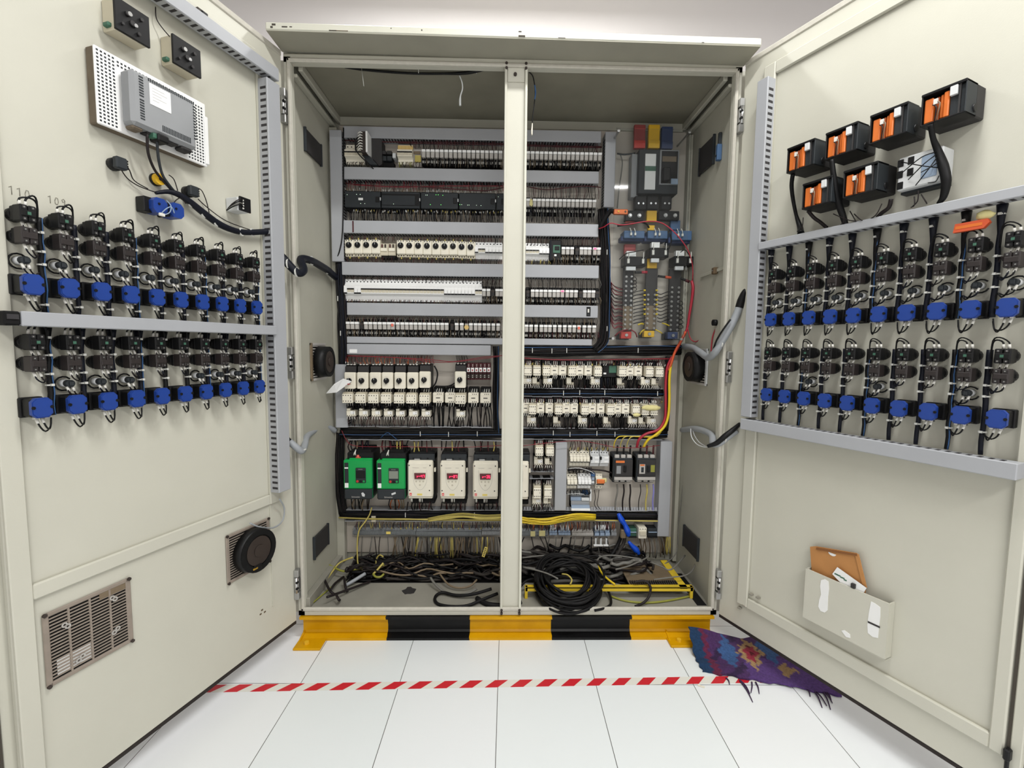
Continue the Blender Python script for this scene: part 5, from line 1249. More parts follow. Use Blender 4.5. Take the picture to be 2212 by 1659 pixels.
def soft_starter(digits):
    def f(t):
        c = MB(); c.box(-.052, .060, -.088, 0, -.098, .122, 'black', .004); c.box(-.055, .060, -.100, -.02, .080, .112, 'charcoal', .003); c.box(-.050, .058, -.080, 0, -.120, -.098, 'black_matt', .003)
        for x in (-.034, -.002, .030): c.box(x-.004, x+.004, -.101, -.099, .090, .096, 'black')
        c.obj('heat_sink', t)
        c = MB(); c.box(-.0565, .0545, -.120, -.060, -.079, .080, 'cream', .006); c.box(-.054, .0540, -.112, -.070, .074, .086, 'cream', .004); c.box(-.0545, .0525, -.114, -.06, -.086, -.076, 'cream', .003); c.obj('front_cover', t, 'cream front cover')
        c = MB(); c.prism([(-.026, .032), (.024, .032), (.022, .006), (-.024, .006)], -.1248, -.1195, 'window_red'); c.obj('display', t, 'dark red display with glowing digits')
        d = bpy.data.objects[t.children[-1].name]
        c = MB()
        for k, s in enumerate(digits): seg(c, -.013+.0088*k, .0140, .0052, .0100, s, 'led_red')
        c.obj('digit', d, 'glowing red digits')
        c = MB(); n = 10
        for s in (-1, 1): c.tube([(s*.030-.001, -.1202, .046), (s*.030-.001, -.1202, .006), (s*.024-.001, -.1202, -.020), (s*.010-.001, -.1202, -.040), (-.001, -.1202, -.044)], .0005, 'relay_grey', 4, sub=3)
        for x, z in ((-.018, -.006), (-.002, -.006), (.013, -.006), (-.002, -.022)): c.cyl((x, -.120, z), 'y', .0042, -.0006, 'cream_shade', 12); c.box(x-.002, x+.002, -.1210, -.1204, z-.0006, z+.0006, 'relay_grey')
        c.obj('keypad', t)
        c = MB()
        for x, z in ((-.049, .066), (.043, .066), (-.047, -.047), (.040, -.047)): c.cyl((x, -.120, z), 'y', .0028, -.0008, 'ink', 10)
        c.obj('cover_screw', t)
        c = MB(); c.box(-.048, -.038, -.1206, -.1195, -.070, -.058, 'red_ink'); c.box(-.046, -.040, -.1209, -.1205, -.066, -.064, 'paper'); c.obj('warning_mark', t, 'small red warning mark')
        MB().box(-.014, .008, -.1206, -.1195, -.069, -.061, 'yellow_label').obj('warning_label', t, 'small yellow label')
        text_obj('Telemecanique', .0048, -.020, -.1203, .0545, 'relay_grey', t, 'lettering'); text_obj('altistart', .0048, .020, -.1203, .0545, 'relay_grey', t, 'lettering')
        c = MB(); c.box(-.030, -.004, -.104, -.09, .086, .092, 'zinc', .001); c.box(.057, .064, -.094, -.08, .030, .048, 'cream', .001); c.obj('clip', t)
        c = MB()
        for x in (-.044, -.040, -.008, -.003, .005): c.tube([(x, -.10, -.084), (x+.001, -.108, -.094), (x, -.098, -.106)], .0020, 'ferrule', 5, sub=2)
        c.obj('wire_ferrule', t)
    return f
for i, (px, dg) in enumerate(((908, ['eg', 'g', 'bcfg', 'abc']), (978, ['eg', 'g', 'abged', 'abc']), (1049, ['eg', 'g', 'abcd', 'acdfg']), (1115.5, ['eg', 'g', 'abc', 'bc']))):
    t = thing('soft_starter', 'cream soft starter with red display, '+('next to the green drive', 'middle of the three left of the post', 'last one left of the post', 'half hidden behind the centre post')[i], 'soft starter', BK, *P(px, 1037+i*.6, .12), 0, 'cream soft starters'); soft_starter(dg)(t)
w8 = Wires().comb(752, 800, 8, 952, 975, .04, .10, ['wire_maroon', 'wire_navy', 'wire_dark', 'wire_tan'], r=.003).comb(825, 872, 8, 952, 975, .04, .10, ['wire_maroon', 'wire_navy', 'wire_yellow_dust', 'wire_dark'], r=.003)
for a in (880, 952, 1022): w8.comb(a, a+56, 6, 952, 975, .04, .09, ['wire_dark', 'wire_black', 'wire_maroon', 'wire_yellow_dust'], r=.0026).comb(a, a+56, 9, 1084, 1101, .08, .05, ['wire_dark', 'wire_black', 'wire_maroon'], r=.0024)
w8.comb(757, 800, 9, 1078, 1100, .09, .05, ['wire_dark', 'wire_black', 'wire_tan'], r=.0028).comb(840, 872, 7, 1078, 1100, .09, .05, ['wire_dark', 'copper', 'wire_tan'], r=.0028)
w8.run([(738, 930, .07), (748, 950, .08), (762, 962, .1), (800, 965, .1), (880, 965, .1), (980, 967, .1), (1085, 962, .1)], .0014, 'wire_red').run([(822, 946, .07), (836, 935, .08), (846, 940, .08), (858, 950, .07)], .0014, 'wire_blue')
w8.comb(1152, 1195, 14, 952, 962, .05, .09, ['wire_maroon', 'wire_dark', 'wire_red']).comb(1150, 1195, 26, 1004, 1018, .08, .05, DK).comb(1150, 1190, 18, 1036, 1046, .05, .09, DK).comb(1148, 1192, 22, 1088, 1103, .08, .05, DK)
w8.run([(1130, 963, .1), (1200, 955, .09), (1250, 952, .09), (1290, 958, .09), (1330, 966, .09), (1380, 967, .09), (1425, 962, .08)], .0015, 'wire_red')
w8.done('drive_wiring', 'dark wiring above and below the drives and soft starters')

# ------------------------------------------------------------------ lower right group
def rcd(t):
    c = MB(); c.prism_x([(0, -.035), (0, .035), (-.046, .035), (-.048, .020), (-.064, .016), (-.066, -.016), (-.054, -.020), (-.048, -.035)], -.020, .020, 'grey_white'); c.obj('body', t)
    MB().box(-.022, -.014, -.072, -.06, .000, .014, 'black', .001).obj('toggle', t)
    MB().box(-.002, .016, -.0672, -.0655, .004, .012, 'white').box(-.002, .014, -.0672, -.0655, -.014, -.008, 'white').obj('label_strip', t)
    c = MB()
    for x in (-.012, 0, .012):
        for z in (.028, -.028): c.cyl((x, -.046, z), 'y', .0026, -.002, 'charcoal', 8)
    c.obj('terminal_screw', t)
for i, px in enumerate((1285, 1305.5)): place('rcd', rcd, 'residual_breaker', 'pale grey breaker with black side toggle, '+('next to the cream poles' if i == 0 else 'next to the moulded breaker'), 'circuit breaker', BK, *P(px, 992, .06), 0, 'pale grey breakers')
t = thing('burnt_breaker', 'cream two pole breaker with scorched orange middle', 'circuit breaker', BK, *P(1294.5, 1041, .06))
c = MB(); c.prism_x([(0, -.034), (0, .034), (-.046, .034), (-.048, .018), (-.062, .014), (-.064, -.010), (-.048, -.016), (-.046, -.034)], -.015, .015, 'cream'); c.obj('body', t)
MB().box(-.013, .024, -.070, -.058, -.006, .014, 'orange', .003).box(.010, .034, -.066, -.056, -.002, .018, 'glue', .004).obj('scorched_cover', t, 'scorched orange cover')
MB().box(-.014, .020, -.068, -.060, -.012, -.008, 'dark_brown').obj('toggle', t)
c = MB()
for x in (-.008, .008):
    for z in (.026, -.028): c.cyl((x, -.046, z), 'y', .0026, -.001, 'ink', 8)
c.obj('terminal_screw', t)
t = thing('terminal_block', 'blue capped grey terminal block beside the lower white breaker group', 'terminal block', BK, *P(1281, 1036, .05))
MB().box(-.008, .008, -.045, 0, -.026, .022, 'terminal_grey', .001).box(-.007, .007, -.050, -.045, -.002, .010, 'terminal_blue', .001).box(-.007, .007, -.050, -.045, -.018, -.008, 'grey_white', .001).obj('block', t)
MB().box(-.009, .009, -.05, -.02, .014, .030, 'wire_blue', .002).obj('cap', t, 'blue cap')
t = thing('terminal_stack', 'stepped blue grey terminal stack with white label rail', 'terminal block', BK, *P(1254, 1083, .06))
c = MB()
for k in range(4): c.box(-.043, .042, -.030-.012*k, 0, -.036+.0, .030-.016*k, 'terminal_blue' if k % 2 else 'terminal_grey', .001)
c.obj('block', t)
MB().box(-.044, .043, -.074, -.06, -.040, -.030, 'white', .001).obj('label_rail', t, 'white label rail')
c = MB()
for k in range(9): c.tube([(-.040+.0055*k, -.034, .020), (-.040+.0055*k, -.040, .030), (-.038+.005*k, -.03, .042)], .0020, 'grey_white', 5, sub=2)
for k in range(6): c.tube([(.010+.0055*k, -.036, .026), (.010+.0055*k, -.044, .034), (.012+.005*k, -.03, .044)], .0024, 'wire_blue', 5, sub=2)
c.box(.006, .042, -.052, -.03, .000, .014, 'grey_white', .001); c.obj('wire_ferrule', t)
MB().box(.044, .052, -.050, -.03, -.002, .052, 'grey_white').obj('end_plate', t)
def moulded(t, kind):
    c = MB(); c.box(-.046, .042, -.078, 0, -.052, .052, 'charcoal', .003); c.box(-.046, .042, -.060, 0, -.066, .066, 'charcoal', .003); c.box(-.040, .040, -.086, -.075, -.030, .044, 'dusty_black', .002); c.obj('case', t)
    c = MB(); c.box(-.041, .039, -.064, -.055, .047, .064, 'dusty_black')
    for k in range(3): c.box(-.040+.028*k, -.018+.028*k, -.074, -.060, .048, .066, 'relay_grey', .003)
    c.obj('terminal_shield', t)
    c = MB(); c.box(-.042, .041, -.082, -.06, -.050, -.034, 'relay_grey', .002)
    for k in range(3): c.box(-.040+.028*k, -.018+.028*k, -.074, -.055, -.060, -.045, 'relay_grey', .003)
    c.obj('terminal_shield', t)
    c = MB(); c.box(-.002, .010, -.092, -.085, -.010, .020, 'black', .002); c.obj('toggle', t)
    if kind == 0:
        MB().box(-.038, .002, -.0872, -.0855, .032, .042, 'orange').obj('rating_label', t, 'orange label strip'); MB().box(-.034, -.014, -.0872, -.0855, -.018, .018, 'terminal_grey').obj('maker_label', t)
    else:
        MB().box(-.036, -.010, -.0872, -.0855, -.018, .026, 'relay_grey').box(-.033, -.013, -.0876, -.087, .018, .025, 'orange').box(-.028, -.016, -.0876, -.087, -.012, .012, 'charcoal').obj('maker_label', t); MB().box(.016, .034, -.0872, -.0855, -.010, .022, 'wire_green').obj('rating_label', t, 'yellow green label')
for i, px in enumerate((1347, 1397)):
    t = thing('moulded_breaker', 'dark grey moulded case breaker '+('with orange label strip' if i == 0 else 'with white and yellow green labels'), 'circuit breaker', BK, *P(px, 1014, .08), 0, 'moulded breakers'); moulded(t, i)
    for k in range(3):
        xa = px-14+14*k
        m = (('wire_grey', 'wire_dark', 'wire_dark'), ('wire_black', 'wire_yellow_dust', 'wire_violet'))[i][k]
        cable('feeder_wire', f'{("grey", "brown", "dark brown")[k] if i == 0 else ("thin black", "dull yellow", "violet")[k]} wire under the {"first" if i == 0 else "second"} moulded breaker', [BK.w(xa, 1046, .05), BK.w(xa+1, 1062, .055), BK.w(xa-3+k, 1082, .05), BK.w(xa-4+k*2, 1104, .045)], .0038 if i == 0 or k else .002, m, 'wire', n=7, group='wires under the moulded breakers')
        cable('feeder_wire', f'{nth(k+1)} black sleeved wire on top of the {"first" if i == 0 else "second"} moulded breaker', [BK.w(xa, 984, .055), BK.w(xa, 974, .06), BK.w(xa+1, 962, .055)], .0044, 'wire_black' if i == 0 or k == 0 else 'wire_maroon', 'wire', n=7, group='wires above the moulded breakers')
for k, a in enumerate((1326, 1340, 1354)):
    cable('earth_wire', f'{nth(k+1)} yellow wire arching left from the first moulded breaker', [BK.w(a, 968, .06), BK.w(a+1, 958, .07), BK.w(a+8, 945, .08), BK.w(a+24, 942, .08), BK.w(1405, 944-k, .08), BK.w(1424, 938, .075), BK.w(1436, 915, .075)], .0024, 'wire_yellow_dust' if k else 'wire_yellow', 'wire', n=6, group='yellow wires of the moulded breakers')
w9 = Wires().comb(1230, 1318, 18, 953, 974, .04, .06, ['wire_dark', 'wire_black', 'wire_maroon'], r=.0018, jx=6).comb(1232, 1318, 10, 966, 974, .06, .062, ['wire_yellow_dust'], r=.0015)
w9.run([(1224, 1013, .05), (1250, 1011, .07), (1275, 1018, .07), (1284, 1024, .06)], .0016, 'grey_white').run([(1226, 1016, .05), (1260, 1014, .06), (1300, 1016, .06), (1324, 1022, .05)], .004, 'wire_dark').comb(1226, 1280, 20, 1010, 1022, .05, .06, ['wire_black', 'wire_navy', 'wire_dark'], r=.002)
w9.comb(1226, 1275, 12, 1058, 1068, .06, .05, ['wire_navy', 'wire_black'], r=.002).run([(1284, 1058, .05), (1286, 1075, .05), (1284, 1090, .05), (1292, 1102, .045)], .0016, 'wire_dark').run([(1294, 1058, .05), (1292, 1075, .05), (1290, 1090, .05), (1298, 1102, .045)], .0016, 'wire_dark')
w9.run([(1224, 1068, .05), (1245, 1066, .07), (1262, 1068, .07)], .0015, 'grey_white'); w9.done('breaker_wiring', 'dark wiring around the lower right breakers')
# big red and yellow feeders on the right
cable('feeder_cable', 'thick yellow cable curving down to the second moulded breaker', [BK.w(*p) for p in ((1456, 765, .09), (1449, 790, .09), (1446, 820, .09), (1446, 860, .09), (1444, 895, .09), (1436, 920, .09), (1418, 938, .09), (1400, 950, .08), (1390, 966, .065))], .0058, 'wire_yellow', n=9, group='feeder cables')
cable('feeder_cable', 'thick red cable beside the yellow one, curving to the second moulded breaker', [BK.w(*p) for p in ((1452, 770, .085), (1441, 795, .08), (1438, 830, .08), (1438, 870, .08), (1436, 905, .08), (1422, 928, .085), (1396, 937, .085), (1380, 950, .08), (1376, 966, .065))], .0060, 'wire_crimson', n=9, group='feeder cables')
cable('feeder_cable', 'crimson cable bundle leaving the clear cover at the right', [BK.w(*p) for p in ((1494, 607, .10), (1497, 622, .11), (1494, 650, .11), (1489, 680, .11), (1484, 710, .11), (1470, 740, .10), (1455, 768, .09))], [.006, .0065, .006, .0055, .005, .005, .005], 'wire_crimson', n=9, group='feeder cables')
cable('feeder_cable', 'orange red cable joining the yellow cable below the clear cover', [BK.w(*p) for p in ((1481, 716, .115), (1470, 738, .105), (1458, 760, .1), (1450, 785, .095), (1444, 800, .085))], .0055, 'wire_orange', n=9, group='feeder cables')
cable('red_wire', 'thin red wire looping to the grommet on the right side wall', [BK.w(1484, 700, .11), BK.w(1490, 728, .12), BK.w(1500, 738, .14), BK.w(1512, 733, .18), BK.w(1530, 710, .24), BK.w(1540, 697, .26)], .0022, 'wire_crimson', 'wire', n=6)
cable('red_wire', 'thin red wire curving down behind the upper grey conduit', [FRONT.w(1562, 695, -.08), FRONT.w(1549, 705, -.10), FRONT.w(1540, 725, -.11), FRONT.w(1537, 745, -.12), FRONT.w(1536, 762, -.12)], .0024, 'wire_crimson', 'wire', n=6)
cable('red_wire', 'red wire sweeping across the upper current transformers', [BK.w(*p) for p in ((1294, 494, .10), (1305, 490, .13), (1320, 482, .145), (1345, 486, .145), (1400, 478, .15), (1430, 482, .15), (1455, 500, .15), (1475, 523, .15), (1488, 545, .14), (1496, 575, .12), (1496, 607, .1))], .0022, 'wire_crimson', 'wire', n=7)
cable('black_wire', 'short thick black cable entering under the copper lug', [BK.w(*p) for p in ((1296, 492, .08), (1303, 478, .09), (1312, 464, .10), (1319, 456, .11), (1326, 457, .12))], .010, 'cable', 'cable', n=9)
t = thing('copper_lug', 'copper braid lug beside the top of the upright loom', 'lug', BK, *P(1341, 458, .12), h=.115)
MB().box(-.032, .030, -.012, 0, -.013, .011, 'copper', .003).obj('braid', t); MB().cyl((.018, -.012, .0), 'y', .004, -.003, 'slag_brown', 8).cyl((-.012, -.012, .0), 'y', .004, -.003, 'brass', 8).obj('bolt', t)

# ------------------------------------------------------------------ supply section behind the clear cover
def zr(a, b, c, d, s=6.911, o=(1310, 260)): return o[0]+a/s, o[1]+b/s, o[0]+c/s, o[1]+d/s
def blk(name, label, cat, px, h0, h1, m, parts=None, group=None, bev=.002):
    x0, z1 = P(px[0], px[1], h1); x1, z0 = P(px[2], px[3], h1)
    t = thing(name, label, cat, BK, (x0+x1)/2, (z0+z1)/2, 0, group); w2 = (x1-x0)/2; hh = (z1-z0)/2
    MB().box(-w2, w2, -h1, -h0, -hh, hh, m, bev).obj('body', t)
    if parts: parts(t, w2, hh, h1)
    return t
B6 = (1310, 480)
for nm, a, m in (('red', (420, 60, 575, 420), 'red_dull'), ('yellow', (635, 60, 790, 420), 'yellow'), ('blue', (830, 90, 985, 430), 'navy')):
    blk('busbar', f'{nm} sleeved incoming busbar above the main breaker', 'busbar', zr(*a), .045, .062, m, lambda t, w2, hh, h1: MB().box(-w2, w2, -h1-.004, -h1, -hh, -hh*.35, {'red': 'red', 'yellow': 'yellow', 'blue': 'navy'}[nm], .001).obj('sleeve_end', t), 'incoming busbars')
def main_parts(t, w2, hh, h1):
    MB().box(-w2*1.28, -w2*.92, -.05, 0, -hh*1.1, hh*.9, 'terminal_grey', .002).obj('side_flange', t)
    MB().box(-w2*.70, -w2*.16, -h1-.006, -h1, -hh*.84, hh*.78, 'white', .001).box(-w2*.70, -w2*.16, -h1-.0066, -h1-.006, 0, hh*.22, 'pcb_green').obj('rating_plate', t, 'white plate with a green band')
    MB().box(w2*.02, w2*.98, -h1-.008, -h1, -hh*.62, hh*.96, 'terminal_grey', .002).obj('handle_frame', t)
    MB().box(w2*.10, w2*.92, -h1-.0086, -h1-.008, -hh*.56, hh*.90, 'black').box(w2*.14, w2*.84, -h1-.0094, -h1-.0086, hh*.42, hh*.66, 'wire_tan').obj('window', t, 'black window')
    MB().box(w2*.12, w2*.50, -h1-.030, -h1-.008, -hh*.50, hh*.10, 'black', .004).obj('handle', t)
    MB().box(w2*.60, w2*.96, -h1-.012, -h1-.008, -hh*.60, -hh*.34, 'terminal_blue', .002).obj('trip_window', t)
blk('main_breaker', 'large grey main breaker with black handle window behind the clear cover', 'circuit breaker', zr(490, 430, 1060, 1100), 0, .075, 'charcoal', main_parts)
for k, a in enumerate(((430, 1130, 590, 1330), (615, 1130, 775, 1330), (825, 1130, 970, 1330))):
    blk('terminal_lug', f'black double bolted lug under the main breaker, {nth(k+1)} from left', 'lug', zr(*a), .03, .062, 'black', lambda t, w2, hh, h1: MB().cyl((-w2*.42, -h1, -hh*.15), 'y', .0045, -.006, 'steel', 8).cyl((w2*.42, -h1, -hh*.15), 'y', .0045, -.006, 'steel', 8).obj('bolt', t), 'lugs under the main breaker')
for k, (a, bolts) in enumerate((((285, 1345, 555, 1500), (-.5, .5)), ((785, 1350, 1085, 1490), (-.35, .58)))):
    blk('link_bar', f'black bolted link bar {"beside the red" if k == 0 else "above the blue"} sleeve', 'busbar', zr(*a), .04, .070, 'black', lambda t, w2, hh, h1: [MB().cyl((b*w2, -h1, 0), 'y', .0085, -.003, 'zinc', 12).cyl((b*w2, -h1-.003, 0), 'y', .0058, -.006, 'steel', 6).obj('bolt', t) for b in bolts], 'black link bars')
for nm, a, m, o, s in (('salmon', (285, 1470, 420, 1545), 'salmon', (1310, 260), 6.911), ('amber', (605, 1345, 750, 1510), 'yellow', (1310, 260), 6.911), ('slate blue', (960, 1490, 1100, 1640), 'steel_blue', (1310, 260), 6.911), ('dull red', (240, 290, 385, 440), 'red_dull', B6, 6.142), ('yellow', (555, 40, 640, 110), 'yellow', B6, 6.142), ('ochre', (545, 480, 670, 615), 'yellow', B6, 6.142)):
    blk('busbar_sleeve', f'{nm} coloured busbar sleeve behind the clear cover', 'sleeve', zr(*a, s, o), .035, .055, m, None, 'coloured busbar sleeves')
def ctp(dx):
    def f(t, w2, hh, h1):
        MB().box(-w2*1.2, w2*1.02, -h1*.8, -.02, -hh*1.5, -hh*.2, 'navy', .003).obj('core_case', t)
        c = MB()
        for x in (-.012, .006): c.box(x+dx-.004, x+dx+.004, -h1-.010, -h1, -.006, .006, 'ferrule', .001); c.tube([(x+dx, -h1-.008, .004), (x+dx-.003, -h1-.012, .014), (x+dx-.006, -h1-.006, .026)], .0018, 'ferrule', 5, sub=2)
        c.obj('terminal', t)
    return f
for k, (a, dx) in enumerate((((235, 110, 505, 215), -.004), ((550, 110, 810, 220), 0), ((870, 110, 1130, 240), -.006))):
    blk('current_transformer', f'blue current transformer in the upper row, {nth(k+1)} from left', 'transformer', zr(*a, 6.142, B6), .02, .088, 'steel_blue', ctp(dx), 'blue current transformers')
def ctl(t, w2, hh, h1):
    MB().box(-w2*.85, w2*.0, -h1-.004, -h1+.02, hh*1.0, hh*2.15, 'white', .001).obj('mounting_tab', t, 'white mounting tab'); MB().box(-w2*.80, w2*.05, -h1+.004, -h1+.02, -hh*2.0, -hh*1.15, 'grey_white', .001).obj('mounting_tab', t, 'pale lower tab')
    c = MB()
    for x in (-.68, .62): c.box(x*w2-.005, x*w2+.005, -h1-.009, -h1, -hh*.55, hh*.5, 'ferrule', .001); c.tube([(x*w2, -h1-.008, hh*.4), (x*w2, -h1-.012, hh*1.1), (x*w2+.002, -h1-.004, hh*1.9)], .0022, 'ferrule', 5, sub=2)
    c.obj('terminal', t)
for k, a in enumerate(((240, 455, 535, 580), (575, 340, 825, 470), (895, 450, 1155, 575))):
    blk('current_transformer', f'black current transformer with white tabs, lower row, {nth(k+1)} from left', 'transformer', zr(*a, 6.142, B6), .02, .085, 'black', ctl, 'black current transformers')
def barp(rows, xs, m2):
    def f(t, w2, hh, h1):
        c = MB()
        for y in rows:
            for x in xs:
                _, z = P(1400, 480+y/6.142, h1); z -= t.location.z
                c.cyl((x*w2, -h1, z), 'y', .0056, -.006, 'zinc', 6); c.cyl((x*w2, -h1-.006, z), 'y', .0034, -.004, 'zinc', 6)
        c.obj('bolt', t)
        MB().box(-w2*.9, w2*.9, -h1-.001, -h1, -hh*.97, -hh*.2, m2).obj('bare_strip', t)
    return f
blk('busbar', 'dark outgoing busbar above the red end block', 'busbar', zr(225, 600, 340, 1450, 6.142, B6), .045, .055, 'dusty_black', barp([730+63*i for i in range(12)], (-.45, .55), 'wire_tan'), 'outgoing busbars')
blk('busbar', 'dark outgoing busbar above the yellow end block', 'busbar', zr(525, 610, 655, 1440, 6.142, B6), .045, .055, 'dusty_black', barp([965+63*i for i in range(8)], (-.55, .6), 'wire_tan'), 'outgoing busbars')
blk('busbar', 'dark outgoing busbar above the blue end block', 'busbar', zr(835, 620, 965, 1450, 6.142, B6), .045, .055, 'dusty_black', barp([865+62*i for i in range(10)], (-.5, .6), 'dusty_black'), 'outgoing busbars')
for nm, a, m in (('red', (195, 1450, 330, 1545), 'red'), ('yellow', (500, 1440, 635, 1525), 'yellow'), ('blue', (815, 1455, 945, 1550), 'navy')):
    blk('busbar_support', f'{nm} end block at the foot of an outgoing busbar', 'insulator', zr(*a, 6.142, B6), .02, .070, m, lambda t, w2, hh, h1: (MB().cyl((0, -h1, 0), 'y', .007, -.006, 'zinc', 8).obj('bolt', t), MB().box(-w2*1.25, w2*.9, -.04, 0, -hh*1.25, hh*.6, 'black', .002).obj('base', t)), 'coloured end blocks')
for k, (a, m, w_) in enumerate((((375, 665, 520, 665), 'wire_crimson', 'red'), ((685, 715, 835, 735), 'wire_orange', 'orange'), ((985, 745, 1085, 785), 'wire_maroon', 'maroon'))):
    x0, y0, x1, y1 = zr(*a, 6.142, B6); A0 = BK.w(x0, y0, .075); A1 = BK.w(x1, y1, .078)
    cable('tap_cable', f'black sleeved tap cable with {w_} end on an outgoing busbar', [A0, A0.lerp(A1, .6), A1], .0055, 'black', 'cable', n=8, group='tap cables', extra=lambda c, a_: c.tube([A0.lerp(A1, .62)-a_, A1+(A1-A0)*.15-a_], .0062, m, 8))
w10 = Wires()
for i in range(12):
    y = 480+(880+46*i)/6.142
    for k in range(2): w10.run([(1345, y+k*2, .065), (1336, y-2+k*3, .085), (1326, y-6+i*.8, .08), (1319, y-14+RNG.uniform(-6, 6), .05)], .0021, RNG.choice(['wire_maroon', 'wire_red', 'wire_dark']))
    if i > 1: w10.run([(1368, y-6, .065), (1374, y-8, .08), (1384, y-10, .08), (1394, y-12, .065)], .0021, RNG.choice(['wire_black', 'wire_dark', 'wire_navy']))
    if i > 2: w10.run([(1420, y-12, .065), (1428, y-10, .085), (1438, y-14, .08), (1446, y-16, .065)], .0021, RNG.choice(['wire_black', 'wire_navy', 'wire_dark']))
for i in range(4):
    y = 480+(740+45*i)/6.142; w10.run([(1364, y, .06), (1372, y-2, .08), (1375, y+4, .08), (1368, y+7, .07)], .0016, 'wire_dark')
for i in range(6):
    y = 480+(1060+62*i)/6.142; w10.run([(1464, y, .06), (1472, y-2, .08), (1475, y+5, .08), (1466, y+7, .07)], .0018, 'wire_black')
for i in range(6):
    y = 480+(905+63*i)/6.142
    for x in (1392, 1418): w10.run([(x-2, y, .075), (x+3, y, .078)], .0042, 'wire_yellow')
w10.run([(1390, 700, .07), (1385, 699, .08), (1378, 702, .08)], .004, 'wire_yellow').run([(1430, 698, .07), (1438, 700, .08), (1446, 704, .07)], .003, 'wire_yellow').run([(1356, 712, .07), (1340, 716, .08), (1328, 726, .06)], .003, 'wire_red').run([(1362, 712, .07), (1372, 718, .08), (1376, 728, .06)], .003, 'wire_red').run([(1392, 712, .07), (1386, 716, .08), (1382, 722, .07)], .003, 'wire_yellow').run([(1416, 712, .07), (1424, 716, .08), (1430, 720, .07)], .003, 'wire_yellow')
w10.run([(1350, 484, .1), (1370, 482, .11), (1385, 480, .11), (1396, 484, .10), (1402, 492, .09)], .004, 'wire_black').run([(1334, 488, .09), (1345, 486, .1), (1360, 483, .1)], .0055, 'wire_black').run([(1448, 506, .1), (1450, 520, .1), (1446, 534, .1), (1440, 545, .09)], .003, 'wire_black').run([(1338, 560, .06), (1352, 548, .1), (1370, 544, .1), (1390, 540, .1)], .0022, 'wire_dark').run([(1470, 545, .1), (1480, 540, .11), (1488, 550, .1)], .002, 'wire_dark')
w10.run([(1333, 332, .03), (1350, 334, .035), (1372, 331, .04)], .004, 'charcoal').run([(1340, 334, .03), (1344, 350, .03), (1342, 375, .03), (1337, 410, .03), (1333, 450, .03)], .0028, 'wire_grey')
w10.done('supply_wiring', 'maroon black and yellow ended wiring between the outgoing busbars')
t = thing('clear_cover', 'large clear acrylic cover in front of the busbars', 'cover', BK, .590, 1.164)
MB().box(-.160, .158, -.134, -.130, 0, .886, 'acrylic').obj('sheet', t)
for x in (-.150, .148):
    for z in (.012, .874): MB().cyl((x, 0, z), 'y', .004, -.130, 'zinc', 8).cyl((x, -.134, z), 'y', .006, -.004, 'zinc', 8).obj('standoff', t)
# ------------------------------------------------------------------ terminal strip along the bottom
def strip(label, xa_, xb_, yt, yb, m, n, cover=True, grp='terminal strips at the bottom'):
    x0, z1 = P(xa_, yt, .05); x1, z0 = P(xb_, yb, .05)
    t = thing('terminal_strip', label, 'terminal strip', BK, x0, (z0+z1)/2, 0, grp); L = x1-x0; H = (z1-z0)/2
    MB().box(0, L, -.012, 0, -H*.4, H*.4, 'zinc').obj('rail', t)
    c = MB(); rg = random.Random(int(xa_))
    for i in range(n):
        a = L*i/n; b = L*(i+1)/n-.0006; c.box(a, b, -.040, -.004, -H, H, m); c.box(a, b, -.050, -.040, -H*.55, H*.25, m)
    o = c.obj('terminal_block', t); o['kind'] = 'stuff'
    if cover: MB().box(0, L, -.054, -.051, -H*1.1, H*.95, 'acrylic').obj('clear_lid', t)
    return t
strip('long grey terminal strip left of the post, under the drives', 762, 898, 1141, 1158, 'terminal_grey', 44)
strip('grey terminal strip section below the cream soft starters', 899, 1040, 1142, 1160, 'terminal_grey', 46)
strip('short grey terminal strip with white ferrules beside the post', 1041, 1080, 1141, 1158, 'terminal_grey', 12, False)
strip('grey terminal strip section right of the post with yellow tags', 1128, 1184, 1143, 1160, 'terminal_grey', 18)
strip('blue grey terminal pair right of the yellow tags', 1187, 1203.5, 1147, 1158, 'terminal_blue', 3, False)
strip('blue grey terminal group of three, right of the post', 1206.5, 1232.5, 1147, 1158, 'terminal_blue', 4, False)
strip('clear and grey terminal strip between the blue terminals', 1236, 1282, 1145, 1160, 'relay_grey', 14, False)
for k, a in enumerate((1285, 1296.5, 1308)):
    strip(f'pale fuse terminal with white top, {nth(k+1)} of three near the blue tape', a, a+9.5, 1146, 1160, 'terminal_blue', 1, False)
strip('small grey terminal block left of the blue taped cable', 1321, 1332, 1144, 1160, 'terminal_grey', 2, False)
t = thing('fuse_bracket', 'white bracket hanging below the pale fuse terminals', 'bracket', BK, *P(1298, 1168, .05))
MB().box(-.034, .036, -.054, -.044, -.026, -.019, 'white', .001).box(-.028, -.020, -.050, -.044, -.022, .010, 'grey_white').box(-.004, .004, -.050, -.044, -.022, .010, 'grey_white').box(.022, .030, -.050, -.044, -.022, .010, 'grey_white').obj('bracket', t)
for k, (px, py, w_, h_) in enumerate(((1151, 1153, .011, .012), (1171, 1152, .014, .013), (839, 1151, .010, .006), (807, 1121, .010, .014))):
    t = thing('paper_tag', ('small yellow paper tag beside the post, lower left of two', 'larger yellow paper tag right of the post', 'pale paper tag on the long terminal strip', 'cream paper tag hanging above the long terminal strip')[k], 'tag', BK, *P(px, py, .057), h=.056, group='yellowed paper tags')
    MB().box(-w_, w_, -.001, 0, -h_, h_, 'glue' if k < 2 else 'yellow_label' if k == 2 else 'cream_shade').obj('tag', t)
t = thing('small_contactor', 'cream contactor between dark green holders, bottom right', 'contactor', BK, *P(1386, 1149, .06))
